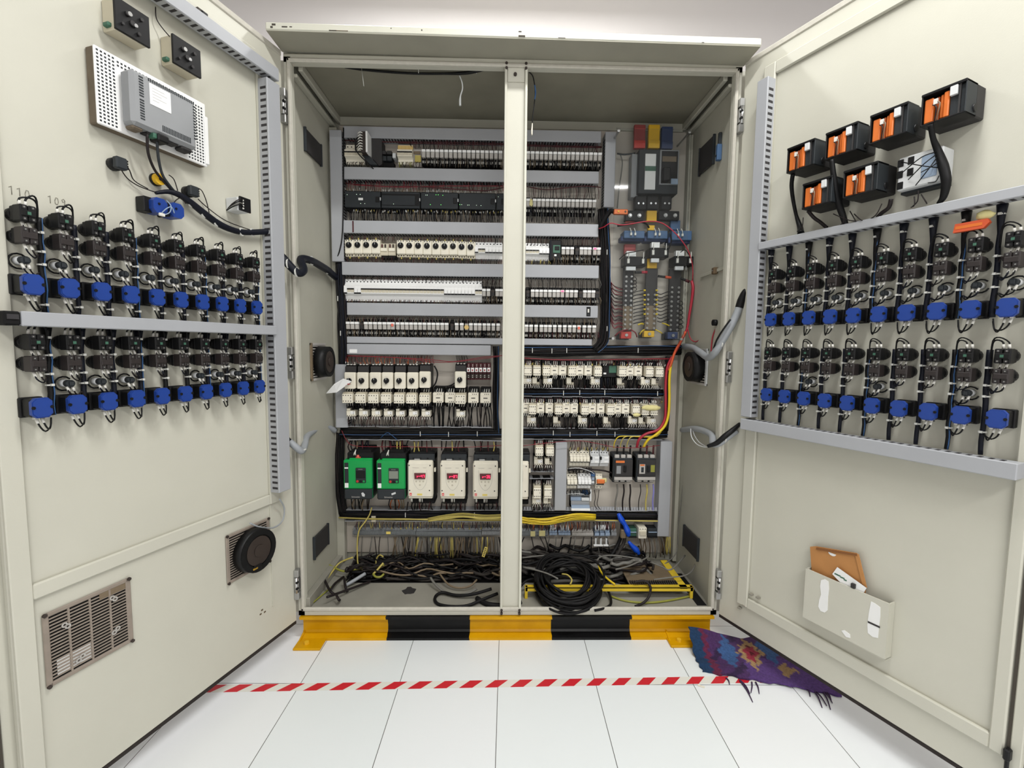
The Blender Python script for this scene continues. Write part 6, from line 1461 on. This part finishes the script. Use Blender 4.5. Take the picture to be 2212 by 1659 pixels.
MB().box(-.019, .019, -.075, 0, -.026, .026, 'cream', .002).box(-.015, .015, -.08, -.07, -.010, .010, 'cream_shade', .001).obj('body', t)
c = MB()
for x in (-.012, 0, .012): c.cyl((x, -.075, .020), 'y', .002, -.001, 'ink', 6)
c.obj('terminal_screw', t)
for k, (x0, x1) in enumerate(((1358, 1375), (1399, 1420))):
    xa, z = P(x0, 1151, .05); xb = P(x1, 1151, .05)[0]
    t = thing('fuse_holder', f'dark green fuse holder {"left" if k == 0 else "right"} of the small cream contactor', 'fuse holder', BK, (xa+xb)/2, z, 0, 'dark fuse holders'); L = (xb-xa)/2
    MB().box(-L, L, -.050, 0, -.016, .020, 'pcb_green' if k == 0 else 'charcoal', .002).box(-L, L, -.056, -.04, -.022, -.016, 'black', .001).obj('body', t)
    MB().box(-L*.9, L*.9, -.058, -.05, .004, .006, 'terminal_blue').obj('top_rail', t)
# sticker shapes on the plate that look through
w11 = Wires()
w11.comb(770, 1080, 60, 1127, 1142, .045, .05, ['wire_tan', 'slag_brown', 'wire_tan', 'wire_yellow_dust', 'wire_dark', 'wire_maroon'], r=.0016, fer=(.15, 'wire_yellow_dust')).comb(1130, 1330, 46, 1127, 1145, .045, .05, ['slag_brown', 'wire_maroon', 'wire_dark', 'copper', 'wire_tan'], r=.0018)
w11.comb(1187, 1202, 5, 1134, 1146, .05, .052, ['grey_white'], r=.0024).comb(1208, 1231, 4, 1134, 1146, .05, .052, ['grey_white'], r=.0026).comb(1285, 1316, 7, 1134, 1146, .05, .052, ['grey_white'], r=.0026)
w11.comb(770, 840, 6, 1159, 1206, .045, .02, ['wire_grey', 'wire_dark'], r=.0022, jx=10).comb(850, 900, 16, 1159, 1205, .045, .02, ['wire_tan', 'wire_grey', 'wire_dark'], r=.0024, jx=10).comb(900, 1080, 52, 1160, 1208, .045, .02, ['wire_grey', 'wire_tan', 'cable_dusty', 'wire_grey', 'wire_tan', 'cable_dusty', 'wire_yellow_dust'], r=.0030, jx=9)
w11.comb(1130, 1320, 14, 1160, 1212, .045, .03, ['cable_dusty', 'cable', 'wire_grey'], r=.0026, jx=22)
w11.comb(1380, 1432, 9, 1160, 1204, .045, .03, ['wire_tan', 'wire_grey', 'slag_brown'], r=.0026, jx=6).comb(1428, 1450, 8, 1160, 1196, .035, .03, ['slag_brown', 'wire_tan', 'wire_yellow_dust'], r=.003, jx=3)
w11.done('terminal_wiring', 'tan and grey wiring above and below the terminal strips')
# blue taped cables
def gpt(px, py, Y): return FRONT.w(px, py, -Y)
t0 = [(1330, 1112), (1338, 1116), (1344, 1126), (1352, 1140), (1358, 1156)]
cable('taped_cable', 'cable wrapped in bright blue tape below the moulded breakers', [BK.w(x, y, .085) for x, y in ((1336, 1110), (1342, 1122), (1350, 1134), (1355, 1146), (1358, 1158))], [.008, .014, .010, .015, .008], 'tape_blue', n=8, group='blue taped cables')
cable('taped_cable', 'shorter cable wrapped in bright blue tape near the cabinet bottom', [BK.w(x, y, .09) for x, y in ((1358, 1170), (1366, 1180), (1374, 1188), (1380, 1197))], [.006, .011, .015, .008], 'tape_blue', n=7, group='blue taped cables')
cable('black_cable', 'thick black cable falling from the blue taped bundle', [BK.w(x, y, h) for x, y, h in ((1342, 1108, .05), (1344, 1130, .06), (1342, 1155, .06), (1334, 1178, .06), (1318, 1205, .09), (1308, 1230, .13))], .0085, 'cable', n=8, group='thick black cables')
cable('black_cable', 'thick black cable beside the blue tape, leaning left', [BK.w(x, y, h) for x, y, h in ((1350, 1150, .05), (1348, 1170, .06), (1338, 1190, .07), (1326, 1210, .09), (1318, 1232, .13))], .0085, 'cable_dusty', n=8, group='thick black cables')
t = thing('grey_plug', 'dusty brown plug where the blue taped cables meet', 'plug', BK, *P(1346, 1152, .07), h=.06)
MB().box(-.014, .012, -.024, 0, -.020, .022, 'wire_tan', .004).obj('body', t)

# ------------------------------------------------------------------ cable heap on the cabinet floor
RG = random.Random(5)
def heap(label, x0, x1, n, y0, y1, zmax, cols, r0, r1, cat='cables'):
    c = MB()
    for i in range(n):
        xa = RG.uniform(x0, x1); L = RG.uniform(.12, .40)*RG.choice((-1, 1)); y = RG.uniform(y0, y1); z = .122+RG.random()**1.6*zmax
        pts = []
        for k in range(6):
            xx = min(max(xa+L*k/5, x0), x1); pts.append((xx, min(max(y+RG.uniform(-.035, .035), y0), y1), max(.121, z+RG.uniform(-.02, .02)*(1 if k in (0, 5) else .6))))
        c.tube(pts, RG.uniform(r0, r1), RG.choice(cols), 6, sub=3)
    return tag(c.obj('cable_heap'), label, cat, None, 'stuff')
MB_ = MB().box(-.70, .70, .22, .41, .098, .112, 'black_matt'); o = MB_.obj('floor_opening'); o.parent = cab; o.location = (0, 0, -ZP); o['label'] = 'black gland opening in the cabinet floor'
heap('tangled black and brown cables at the back of the left bay floor', -.70, -.04, 100, .23, .41, .045, ['cable', 'cable', 'cable_dusty', 'wire_dark', 'wire_dark', 'cable', 'wire_dark', 'wire_tan'], .0028, .0065)
heap('dusty grey cables piled at the back of the right bay floor', .03, .62, 110, .20, .41, .085, ['cable_dusty', 'cable_dusty', 'cable', 'wire_dark', 'wire_grey'], .0045, .0085)
# yellow stand
ZF = .165
t = thing('yellow_stand', 'low yellow angle iron stand on the right bay floor', 'stand', FRONT, .05, .116, -.07)
def fl(px, py, z=ZF): v = floor_at(px, py, z); return v.x-.05, v.y-.07
xl, yl = fl(1130, 1275); xr, yr = fl(1507, 1276)
c = MB(); yf = .02; c.box(xl+.01, xr-.005, yf, yf+.022, ZF-.122, ZF-.116, 'yellow_frame', .001); c.box(xl+.01, xr-.005, yf, yf+.004, ZF-.134, ZF-.116, 'yellow_frame', .001); c.obj('front_bar', t)
c = MB(); c.prism_x([(yf, ZF-.116), (yf+.022, ZF-.116), (.26, ZF-.116), (.26, ZF-.122), (yf, ZF-.122)], xr-.060, xr-.030, 'yellow_frame'); c.obj('side_bar', t)
for x in (xr-.012, xl+.014): MB().box(x-.006, x+.006, yf, yf+.016, 0, ZF-.116, 'yellow_frame', .001).obj('leg', t)
c = MB(); c.box(xr-.26, xr-.06, yf+.03, .22, ZF-.124, ZF-.119, 'wire_tan')
for i in range(22): c.box(xr-.255+i*.009, xr-.250+i*.009, yf+.022, yf+.050, ZF-.119, ZF-.112, 'cable_dusty')
c.obj('grating', t, 'dusty brown grating')
# coil
t = thing('cable_coil', 'large coil of black cable lying on the right bay floor', 'cable coil', FRONT, 0, .116, 0)
v = floor_at(1230, 1270, .165); t.location = (v.x, v.y+.028, .116)
c = MB(); tlt = radians(17)
for k in range(27):
    ph = RG.uniform(0, 6.28); R0 = RG.uniform(.082, .136); dz = RG.uniform(.010, .066); wob = RG.uniform(.003, .010); ex = RG.uniform(.92, 1.08); p2 = RG.uniform(0, 6.28)
    cx = RG.uniform(-.012, .012); pts = []
    for i in range(22):
        a = 2*pi*i/22; r_ = R0+wob*sin(2*a+ph)+.004*sin(3*a+p2); x = cx+r_*ex*cos(a); y = r_*sin(a); z = dz+.008*sin(a*2+ph)
        pts.append((x, y*cos(tlt)-z*sin(tlt)*.3, z+y*sin(tlt)+.02))
    c.tube(pts, RG.uniform(.0042, .0056), 'cable', 7, sub=2, closed=True)
c.obj('winding', t)
c = MB(); c.tube([(.10, -.05, .04), (.135, .00, .05), (.150, .04, .04), (.165, -.03, .02), (.155, -.085, .012), (.12, -.11, .010), (.085, -.12, .008)], .005, 'cable', 7, sub=4); c.tube([(-.10, -.03, .05), (-.13, .02, .06), (-.17, .03, .05), (-.20, .01, .03)], .005, 'cable', 7, sub=4); c.obj('loose_end', t)
# single cables drawn where they lie
def lay(name, label, pts, r, m, group=None, cat='cable', n=7):
    return cable(name, label, [floor_at(px, py, z) for px, py, z in pts], r, m, cat, n, 4, group)
GF = 'loose cables on the cabinet floor'
lay('loose_cable', 'grey cable curving across the left bay floor near the post', [(930, 1248, .150), (940, 1262, .14), (958, 1277, .128), (985, 1285, .124), (1010, 1282, .128), (1030, 1272, .14)], .0050, 'wire_grey', GF)
lay('loose_cable', 'thick black cable loop on the floor left of the post', [(1062, 1272, .15), (1020, 1284, .135), (985, 1286, .128), (955, 1280, .128), (940, 1290, .124), (945, 1304, .122), (975, 1310, .122), (1010, 1308, .124), (1040, 1296, .13), (1075, 1282, .14)], .0062, 'cable', GF)
lay('loose_cable', 'black cable pile edge against the centre post', [(1030, 1292, .125), (1050, 1304, .124), (1075, 1308, .124), (1105, 1308, .126), (1125, 1300, .13)], .010, 'cable', GF)
lay('loose_cable', 'dusty brown cable loop behind the black loop, left bay', [(950, 1240, .15), (968, 1262, .135), (990, 1270, .13), (1015, 1266, .135), (1030, 1252, .15)], .0040, 'wire_tan', GF)
lay('loose_cable', 'yellow green cable lying diagonally at the far left of the floor', [(662, 1309, .122), (680, 1288, .125), (700, 1260, .135), (720, 1232, .15), (735, 1215, .165), (762, 1204, .19)], .0040, 'wire_yellow_dust', GF)
lay('loose_cable', 'second yellow green cable beside the diagonal one, mostly on the floor', [(664, 1312, .122), (690, 1290, .122), (716, 1268, .122)], .0030, 'wire_green', GF)
lay('loose_cable', 'green yellow cable with black end near the left wall', [(706, 1218, .16), (722, 1226, .155), (742, 1234, .15), (765, 1230, .15), (800, 1226, .16), (830, 1220, .17)], .0046, 'wire_green', GF)
lay('loose_cable', 'bent yellow cable stub standing in the heap, left bay', [(806, 1240, .15), (816, 1230, .16), (828, 1216, .18)], .0044, 'wire_yellow_dust', GF)
lay('loose_cable', 'small yellow hooked cable end in the heap, left bay', [(806, 1240, .15), (812, 1246, .145), (822, 1246, .145), (829, 1240, .15)], .0048, 'wire_green', GF)
cable('loose_cable', 'yellow cable hanging down over the long terminal strip', [BK.w(*p) for p in ((803, 1096, .06), (798, 1112, .07), (788, 1128, .08), (776, 1145, .085), (772, 1170, .085), (772, 1200, .09), (774, 1220, .10), (786, 1236, .12))], .0032, 'wire_yellow_dust', n=7, group=GF)
cable('loose_cable', 'pale yellow hooked wire above the heap, left bay', [BK.w(*p) for p in ((812, 1222, .10), (813, 1208, .08), (820, 1199, .08), (828, 1203, .09))], .0034, 'wire_yellow_dust', n=6, group=GF)
lay('conduit_stub', 'short pale grey conduit stub lying on the left bay floor', [(748, 1264, .13), (768, 1252, .14), (789, 1239, .15)], .0075, 'conduit', GF, 'conduit')
for k, a in enumerate((((700, 1250), (712, 1275), (722, 1284)), ((716, 1272), (724, 1260), (742, 1246)), ((726, 1284), (732, 1296), (734, 1296)), ((744, 1250), (746, 1268), (751, 1279)), ((706, 1290), (740, 1278), (800, 1256)))):
    lay('cut_cable', f'{nth(k+1)} dark cut cable end pointing out of the heap, left bay', [(x, y, (.15, .14, .126)[i]) for i, (x, y) in enumerate(a)], .0050, 'wire_dark', 'dark cut cable ends')
lay('loose_cable', 'short bright yellow wire lying across the coil', [(1292, 1218, .20), (1298, 1235, .19), (1312, 1250, .18), (1328, 1262, .172)], .0042, 'wire_yellow', GF)
lay('loose_cable', 'yellow wire hook inside the black coil', [(1214, 1240, .18), (1226, 1242, .185), (1235, 1252, .18), (1232, 1262, .172)], .0034, 'wire_yellow_dust', GF)
lay('loose_cable', 'dusty black cable arching in front of the yellow stand', [(1370, 1258, .18), (1392, 1255, .185), (1405, 1268, .17), (1402, 1288, .15), (1390, 1302, .13), (1372, 1310, .122)], .0050, 'wire_dark', GF)
lay('loose_cable', 'thin grey cable curving over the yellow stand to the right wall', [(1412, 1252, .185), (1450, 1247, .19), (1480, 1243, .19), (1497, 1230, .2), (1506, 1205, .23)], .0028, 'wire_grey', GF)
lay('loose_cable', 'greenish cable lying under the front of the yellow stand', [(1320, 1288, .122), (1352, 1298, .121), (1395, 1302, .121), (1440, 1298, .121), (1490, 1288, .122)], .0042, 'wire_green', GF)
for k, a in enumerate((((1128, 1205), (1180, 1200), (1220, 1204), (1234, 1216)), ((1290, 1210), (1300, 1202), (1330, 1200), (1385, 1208)), ((1330, 1230), (1360, 1222), (1395, 1206), (1400, 1200)), ((1405, 1214), (1430, 1224), (1450, 1230), (1480, 1200)), ((1130, 1225), (1160, 1232), (1185, 1240), (1205, 1250)))):
    lay('loose_cable', f'{nth(k+1)} thin grey cable over the dusty cables, right bay', [(x, y, .22) for x, y in a], .0032, 'wire_grey', GF)
cable('white_wire', 'thin pale wire running down the right back corner of the cabinet', [FRONT.w(1489, 958, -.33), FRONT.w(1480, 1010, -.35), FRONT.w(1474, 1060, -.36), FRONT.w(1466, 1130, -.36), FRONT.w(1462, 1190, -.34), FRONT.w(1440, 1215, -.30), FRONT.w(1405, 1240, -.26)], .0022, 'wire_grey', 'wire', n=6)
for k, (px, py, rot) in enumerate(((1047, 1192, .3), (998, 1234, .6))):
    t = thing('paper_tag', ('yellowish printed cable tag hanging near the post, left bay', 'small white crumpled paper tag in the cable heap')[k], 'tag', BK, *P(px, py, .10), h=.10, rot=rot, group='tags in the cable heap')
    if k == 0:
        c = MB(); c.box(-.007, .007, -.001, 0, -.024, .024, 'yellow_label'); c.obj('tag', t)
        c = MB()
        for i in range(5): c.box(-.003, .003, -.0014, -.001, -.018+i*.008, -.014+i*.008, 'ink')
        c.obj('printed_mark', t)
    else: MB().prism([(-.010, -.008), (.010, -.010), (.012, .006), (-.004, .012)], -.002, 0, 'paper').obj('tag', t)
# floor of the left bay: oil stain
v = floor_at(884, 1276, .1165)
o = MB().prism([(v.x+.026*cos(k*.52)*(1+.25*sin(k*2.3)), v.y+.03*sin(k*.52)*(1+.2*cos(k*1.7))) for k in range(12)], -.1166, -.1160, 'dusty_black'); o.v = [(x, z, -y) for x, y, z in o.v]
q = o.obj('oil_stain', cab, 'dark oil stain on the floor plate'); q.location = (0, 0, -ZP)
# ------------------------------------------------------------------ side walls of the cabinet
def filt(fr, x0, x1, z0, z1, label):
    t = thing('vent_filter', label, 'vent', fr, (x0+x1)/2, (z0+z1)/2, 0, 'dusty vent filters inside the cabinet'); a = (x1-x0)/2; b = (z1-z0)/2
    MB().box(-a, a, -.008, 0, -b, b, 'dusty_black', .002).obj('filter_mat', t)
    c = MB(); c.box(-a-.003, -a+.004, -.010, 0, -b-.003, b+.003, 'charcoal', .001); c.box(a-.004, a+.003, -.010, 0, -b-.003, b+.003, 'charcoal', .001); c.obj('edge_clip', t)
filt(SL, .130, .285, 1.872, 1.955, 'square dark dusty vent filter high on the left side wall'); filt(SL, .122, .272, .266, .356, 'square dark dusty vent filter low on the left side wall')
filt(SR, -.305, -.172, 1.868, 1.978, 'square dark dusty vent filter high on the right side wall'); filt(SR, -.308, -.155, .245, .340, 'square dark dusty vent filter low on the right side wall')
def wall_fan(fr, x, z, s, label):
    t = thing('wall_fan', label, 'fan', fr, x, z, 0, 'round fans on the cabinet side walls')
    c = MB(); c.box(-.078, .078, -.005, 0, .066, .076, 'relay_grey', .001); c.box(-.078, .078, -.005, 0, -.076, -.066, 'relay_grey', .001); c.box(s*.078, s*.062, -.006, 0, -.076, .076, 'wire_tan' if s < 0 else 'grey_white', .001); c.obj('grille_frame', t)
    c = MB()
    for k in range(12): c.box(-.070, .070, -.003, -.001, -.062+k*.0112, -.057+k*.0112, 'relay_grey')
    c.obj('slat', t)
    MB().box(-.07, .07, -.0008, 0, -.066, .066, 'black_matt').obj('opening', t)
    c = MB(); c.cyl((0, -.006, 0), 'y', .064, -.040, 'black', 28, .062); c.ring((0, -.046, 0), 'y', .062, .046, -.004, 'black_matt', 28); c.obj('fan_housing', t)
    MB().cyl((0, -.046, 0), 'y', .044, -.003, 'dark_brown', 22).cyl((0, -.049, 0), 'y', .018, -.004, 'dark_brown', 16).obj('hub', t)
wall_fan(SL, .215, 1.066, -1, 'round dark fan over a slatted grille on the left side wall'); wall_fan(SR, -.225, 1.060, 1, 'round dark fan over a slatted grille on the right side wall')
t = thing('thermostat', 'slim blue thermostat at the upper right vent filter', 'thermostat', SR, *SR.at(1551, 330, .012))
MB().box(-.007, .010, -.018, 0, -.030, .030, 'steel_blue', .002).box(-.006, .006, -.012, 0, .030, .075, 'charcoal', .002).obj('body', t); MB().cyl((0, -.018, -.012), 'y', .004, -.002, 'black', 8).obj('dial', t)
t = thing('wall_rail', 'pale level rail on the right side wall with a brown clamp', 'rail', SR, *SR.at(1552, 583, .004))
c = MB(); c.box(-.16, .08, -.006, 0, -.006, .006, 'paint_inside_shade', .001); c.obj('rail', t); MB().box(-.030, -.008, -.018, 0, -.014, .012, 'slag_brown', .003).cyl((-.018, -.018, .0), 'y', .003, -.002, 'steel', 8).obj('clamp', t, 'rusty brown clamp')
t = thing('grommet', 'black rubber grommet on the right side wall above the fan', 'grommet', SR, *SR.at(1546, 697, .004))
MB().cyl((0, 0, 0), 'y', .012, -.012, 'black', 14).ring((0, -.012, 0), 'y', .012, .005, -.003, 'black_matt', 14).obj('plug', t)
# ------------------------------------------------------------------ looms and conduits that cross to the doors
def across(name, label, pts, r, m, cat, group=None, n=10, ridged=False):
    P3 = [FRONT.w(x, y, h) for x, y, h in pts]; a = P3[0]; c = MB()
    c.tube([p-a for p in P3], r, m, n, sub=6)
    o = c.obj(name); o.location = a; tag(o, label, cat, group)
    if ridged:
        # ribs of the flexible conduit
        Q = []
        for i in range(len(P3)-1):
            for k in range(7): Q.append(P3[i].lerp(P3[i+1], k/7)-a)
    return o, a
def tie3(o, a, p, r, ax='x'):
    q = FRONT.w(*p)-a; c = MB(); c.ring(q, ax, r*1.25, r*.8, .004, 'tie', 12); c.obj('cable_tie', o)
o, a = across('door_loom', 'black taped loom bending from the left door into the cabinet, upper', [(600, 545, .055), (612, 558, .060), (626, 574, .055), (644, 590, .040), (656, 583, .010), (650, 560, -.03), (672, 563, -.10), (692, 574, -.20), (708, 584, -.29), (726, 600, -.37)], [.012, .014, .014, .013, .014, .014, .014, .015, .015, .013], 'wire_navy', 'cable loom', 'looms crossing to the doors')
for p in ((622, 570, .058), (640, 588, .045), (672, 563, -.10), (706, 583, -.285)): tie3(o, a, p, .014)
o, a = across('door_conduit', 'grey flexible conduit bending from the left door into the cabinet, lower', [(621, 952, .040), (630, 958, .045), (642, 968, .040), (652, 974, .020), (658, 962, -.02), (662, 944, -.08), (680, 930, -.20), (702, 922, -.31), (724, 930, -.38)], .0125, 'conduit', 'conduit', 'grey conduits crossing to the doors')
c = MB(); c.tube([FRONT.w(614, 938, .045)-a, FRONT.w(618, 948, .045)-a, FRONT.w(625, 955, .045)-a], [.011, .012, .0125], 'black', 10, sub=3); c.obj('black_sleeve', o)
tie3(o, a, (652, 972, .018), .0125, 'z')
o, a = across('door_conduit', 'grey flexible conduit bending from the right door into the cabinet, upper', [(1598, 662, .030), (1590, 682, .030), (1578, 706, .025), (1560, 736, .005), (1544, 762, -.02), (1530, 772, -.08), (1514, 762, -.16), (1496, 751, -.28), (1478, 748, -.38)], .0135, 'conduit', 'conduit', 'grey conduits crossing to the doors')
c = MB(); c.tube([FRONT.w(1614, 620, .04)-a, FRONT.w(1607, 635, .036)-a, FRONT.w(1602, 650, .032)-a, FRONT.w(1597, 665, .030)-a], [.005, .012, .0155, .0145], 'black', 10, sub=3); c.obj('black_sleeve', o)
c = MB(); c.tube([FRONT.w(1578, 690, .045)-a, FRONT.w(1562, 712, .035)-a, FRONT.w(1548, 735, .01)-a, FRONT.w(1541, 755, -.02)-a], .0035, 'wire_black', 6, sub=4); c.obj('side_cable', o); tie3(o, a, (1556, 742, .002), .0115)
o, a = across('door_conduit', 'grey flexible conduit bending from the right door into the cabinet, lower', [(1590, 930, .040), (1570, 945, .040), (1552, 958, .030), (1540, 958, .000), (1538, 942, -.05), (1524, 932, -.12), (1500, 926, -.22), (1474, 929, -.36)], .0125, 'conduit', 'conduit', 'grey conduits crossing to the doors')
c = MB(); c.tube([FRONT.w(1600, 914, .045)-a, FRONT.w(1584, 928, .055)-a, FRONT.w(1566, 942, .055)-a, FRONT.w(1548, 957, .045)-a, FRONT.w(1528, 964, .03)-a], [.006, .009, .010, .009, .006], 'wire_black', 8, sub=4); c.obj('side_cable', o)
c = MB(); c.tube([FRONT.w(1492, 926, -.20)-a, FRONT.w(1494, 944, -.18)-a, FRONT.w(1506, 960, -.15)-a, FRONT.w(1524, 966, -.10)-a, FRONT.w(1534, 962, -.08)-a], .002, 'grey_white', 6, sub=4); c.tube([FRONT.w(1496, 926, -.22)-a, FRONT.w(1500, 940, -.2)-a, FRONT.w(1510, 955, -.16)-a, FRONT.w(1524, 964, -.11)-a], .002, 'grey_white', 6, sub=4); c.obj('white_wire', o); tie3(o, a, (1563, 947, .040), .0125)
# ------------------------------------------------------------------ wires under the cabinet roof
o, a = across('roof_cable', 'black cable sagging below the cabinet roof, left bay', [(646, 133, -.05), (690, 136, -.06), (780, 150, -.07), (880, 158, -.07), (960, 159, -.07), (1010, 157, -.06), (1054, 147, -.05)], [.004, .004, .004, .004, .004, .006, .006], 'wire_black', 'cable')
c = MB()
for p, q in (((781, 148), (786, 186)), ((904, 138), (904, 158)), ((1024, 153), (1030, 159))): c.tube([FRONT.w(p[0], p[1], -.066)-a, FRONT.w(q[0], q[1], -.066)-a], .0012, 'tie', 5)
c.obj('cable_tie', o)
across('hanging_wire', 'short white wire end hanging from the roof cable', [(993, 164, -.066), (998, 178, -.066), (999, 192, -.066), (995, 206, -.066), (994, 216, -.066), (994, 228, -.066)], [.0022, .0022, .0022, .0026, .0042, .0042], 'grey_white', 'wire')
o, a = across('hanging_wire', 'black and blue wire with a white end hanging right of the post', [(1142, 155, -.04), (1150, 163, -.045), (1154, 178, -.045), (1156, 200, -.045), (1154, 225, -.045), (1151, 248, -.045), (1150, 266, -.045)], .0020, 'wire_black', 'wire')
c = MB(); c.tube([FRONT.w(1155, 184, -.044)-a, FRONT.w(1157, 200, -.044)-a, FRONT.w(1155, 215, -.044)-a], .0026, 'wire_blue', 6, sub=3); c.obj('blue_sleeve', o, 'blue sleeve')
c = MB(); c.tube([FRONT.w(1150, 266, -.045)-a, FRONT.w(1149, 280, -.045)-a, FRONT.w(1149, 292, -.045)-a], [.0018, .0034, .0028], 'cream', 6, sub=3); c.obj('wire_end', o, 'cream coloured wire end')
cable('black_wire', 'thin black wire running down the edge of the tall left duct', [BK.w(*p) for p in ((742, 276, .07), (742, 400, .07), (740, 500, .07), (734, 540, .07), (726, 562, .06))], .0026, 'wire_black', 'wire', n=6)
# hanging card on the first starter
t = thing('warning_card', 'white card with red print hanging from the first motor starter knob', 'card', BK, 0, 0, 0)
pq = [BK.w(x, y, h) for x, y, h in ((705, 850, .135), (727, 848, .150), (760, 824, .125), (742, 818, .110), (722, 830, .120))]
t.location = pq[0]
c = MB(); n = (pq[1]-pq[0]).cross(pq[2]-pq[0]).normalized()*.0012
L = [p-pq[0] for p in pq]; c.add([tuple(p) for p in L]+[tuple(p+n) for p in L], [(0, 1, 2, 3, 4), (9, 8, 7, 6, 5)]+[(i, (i+1) % 5, (i+1) % 5+5, i+5) for i in range(5)], 'paper'); c.obj('card_sheet', t)
c = MB()
if n.dot(Vector((0, -1, 0))) < 0: n = -n
u = (pq[2]-pq[0]).normalized(); vv = (pq[1]-pq[0]).normalized()
for k in range(6):
    b = u*(.022+.013*k)+vv*(.004+.004*(k % 2)); s = .007
    for sg in (1.5, -.5):
        c.add([tuple(b+n*sg), tuple(b+u*s+n*sg), tuple(b+u*(s-.004)+vv*(.014+.003*(k % 3))+n*sg), tuple(b-u*.004+vv*.012+n*sg)], [(0, 1, 2, 3)], 'tag_red')
c.obj('red_print', t, 'blurred red print')
# ------------------------------------------------------------------ on the floor in front
a = Vector((-1.03, -.2495, 0)); b = Vector((.93, -.2155, 0)); d = (b-a)
t = thing('hazard_tape', 'red and white striped tape stuck across the white floor tiles', 'tape', FRONT, (a.x+b.x)/2, .0004, -(a.y+b.y)/2)
t.rotation_euler = (0, 0, math.atan2(d.y, d.x))
MB().box(-d.length/2, d.length/2, -.0165, .0165, 0, .0006, 'hazard_tape').obj('strip', t)
v = floor_at(1514, 1483); t = thing('tape_scrap', 'small cream scrap at the tape edge beside the rug', 'scrap', FRONT, v.x, .001, -v.y); MB().box(-.010, .012, -.004, .004, 0, .001, 'cream').obj('scrap', t); t.rotation_euler = (0, 0, -.5)
# rug
def rug():
    P00 = FRONT.w(1487, 1352, .040); P01 = floor_at(1519, 1453); P11 = floor_at(1818, 1506); P10 = Vector((1.22, .05, 0))
    NU, NV = 110, 48; vs = []; col = []
    C = {'navy': (22, 56, 92), 'maroon': (104, 32, 66), 'purple': (74, 42, 92), 'violet': (88, 58, 122), 'tan': (166, 134, 92), 'red': (150, 40, 60), 'dred': (90, 12, 22), 'blue': (58, 92, 142), 'dark': (48, 26, 66)}
    rg = random.Random(3)
    for i in range(NU+1):
        for j in range(NV+1):
            u = i/NU; v_ = j/NV
            p = P00.lerp(P10, u).lerp(P01.lerp(P11, u), v_)
            e = sin(u*37)*.0035+sin(u*83+1)*.0015
            if j == NV: p = p+Vector((0, e, 0))
            if i == 0: p = p+Vector((sin(v_*29)*.003, 0, 0))
            lift = max(0, 1-u/.42)**.8*max(0, 1-v_/.50)
            p.z = .006+.074*lift**1.2+.005*max(0, sin(u*14+v_*5))*.8+.004*max(0, sin(v_*11-u*6))
            q = floor_of = p; vs.append(tuple(p))
            uu = u+.012*sin(v_*40)+rg.uniform(-.004, .004); w_ = v_+rg.uniform(-.012, .012)
            dm = abs(uu-.44)/.13+abs(w_-.40)/.46
            if uu < .085: k = 'navy'
            elif uu < .125+.02*(v_ > .6): k = 'maroon'
            elif dm < .48: k = 'dred' if (sin(uu*90)+sin(w_*33)) > 1.15 else 'red'
            elif dm < .80+.12*sin(uu*120): k = 'tan'
            elif abs(uu-.27)/.075+abs(w_-.40)/.42 < 1: k = 'blue'
            elif abs(uu-.60)/.10+abs(w_-.25)/.4 < 1: k = 'blue'
            elif uu > .62 and abs(w_-.72) < .08+.05*sin(uu*50) and uu < .74: k = 'tan'
            elif w_ > .52 and uu > .36: k = 'violet'
            elif sin(uu*22+w_*9) > .75: k = 'dark'
            else: k = 'purple'
            col.append(tuple(lin(x) for x in C[k])+(1,))
    fs = [(i*(NV+1)+j, (i+1)*(NV+1)+j, (i+1)*(NV+1)+j+1, i*(NV+1)+j+1) for i in range(NU) for j in range(NV)]
    n = len(vs); bt = [(x, y, max(.0008, z-.006)) for x, y, z in vs]
    ring = [i*(NV+1) for i in range(NU+1)]+[NU*(NV+1)+j for j in range(1, NV+1)]+[i*(NV+1)+NV for i in range(NU-1, -1, -1)]+[j for j in range(NV-1, 0, -1)]
    fs += [(ring[k], ring[(k+1) % len(ring)], ring[(k+1) % len(ring)]+n, ring[k]+n) for k in range(len(ring))]
    me = bpy.data.meshes.new('rug'); a0 = Vector(P01); a0.z = 0
    me.from_pydata([tuple(Vector(v)-a0) for v in vs+bt], [], fs); me.materials.append(MATS['rug_wool'])
    at = me.color_attributes.new('weave', 'FLOAT_COLOR', 'POINT')
    for k, c_ in enumerate(col+col): at.data[k].color = c_
    t = thing('rug', 'purple and blue woven rug with red medallion, crumpled under the right door', 'rug', FRONT, a0.x, 0, -a0.y)
    o = bpy.data.objects.new('rug_field', me); COL.objects.link(o); o.parent = t
    c = MB()
    for px, py, ex, ey in ((1568, 1467, 1576, 1480), (1598, 1472, 1626, 1518), (1600, 1473, 1620, 1500), (1624, 1476, 1622, 1498), (1632, 1476, 1640, 1500), (1744, 1492, 1750, 1506), (1758, 1494, 1776, 1530), (1760, 1494, 1786, 1526), (1778, 1497, 1794, 1534), (1780, 1496, 1798, 1520), (1786, 1498, 1796, 1516)):
        p = floor_at(px, py)-a0; q = floor_at(ex, ey)-a0; p.z = .004; q.z = .002; m = p.lerp(q, .5)+Vector((.004, .003, .001))
        c.tube([p, m, q], [.0028, .0022, .0012], 'rug_fringe', 5, sub=4)
    c.obj('fringe', t)
mat('rug_fringe', (58, 34, 70), .9, 0, .15, 60)
rug()
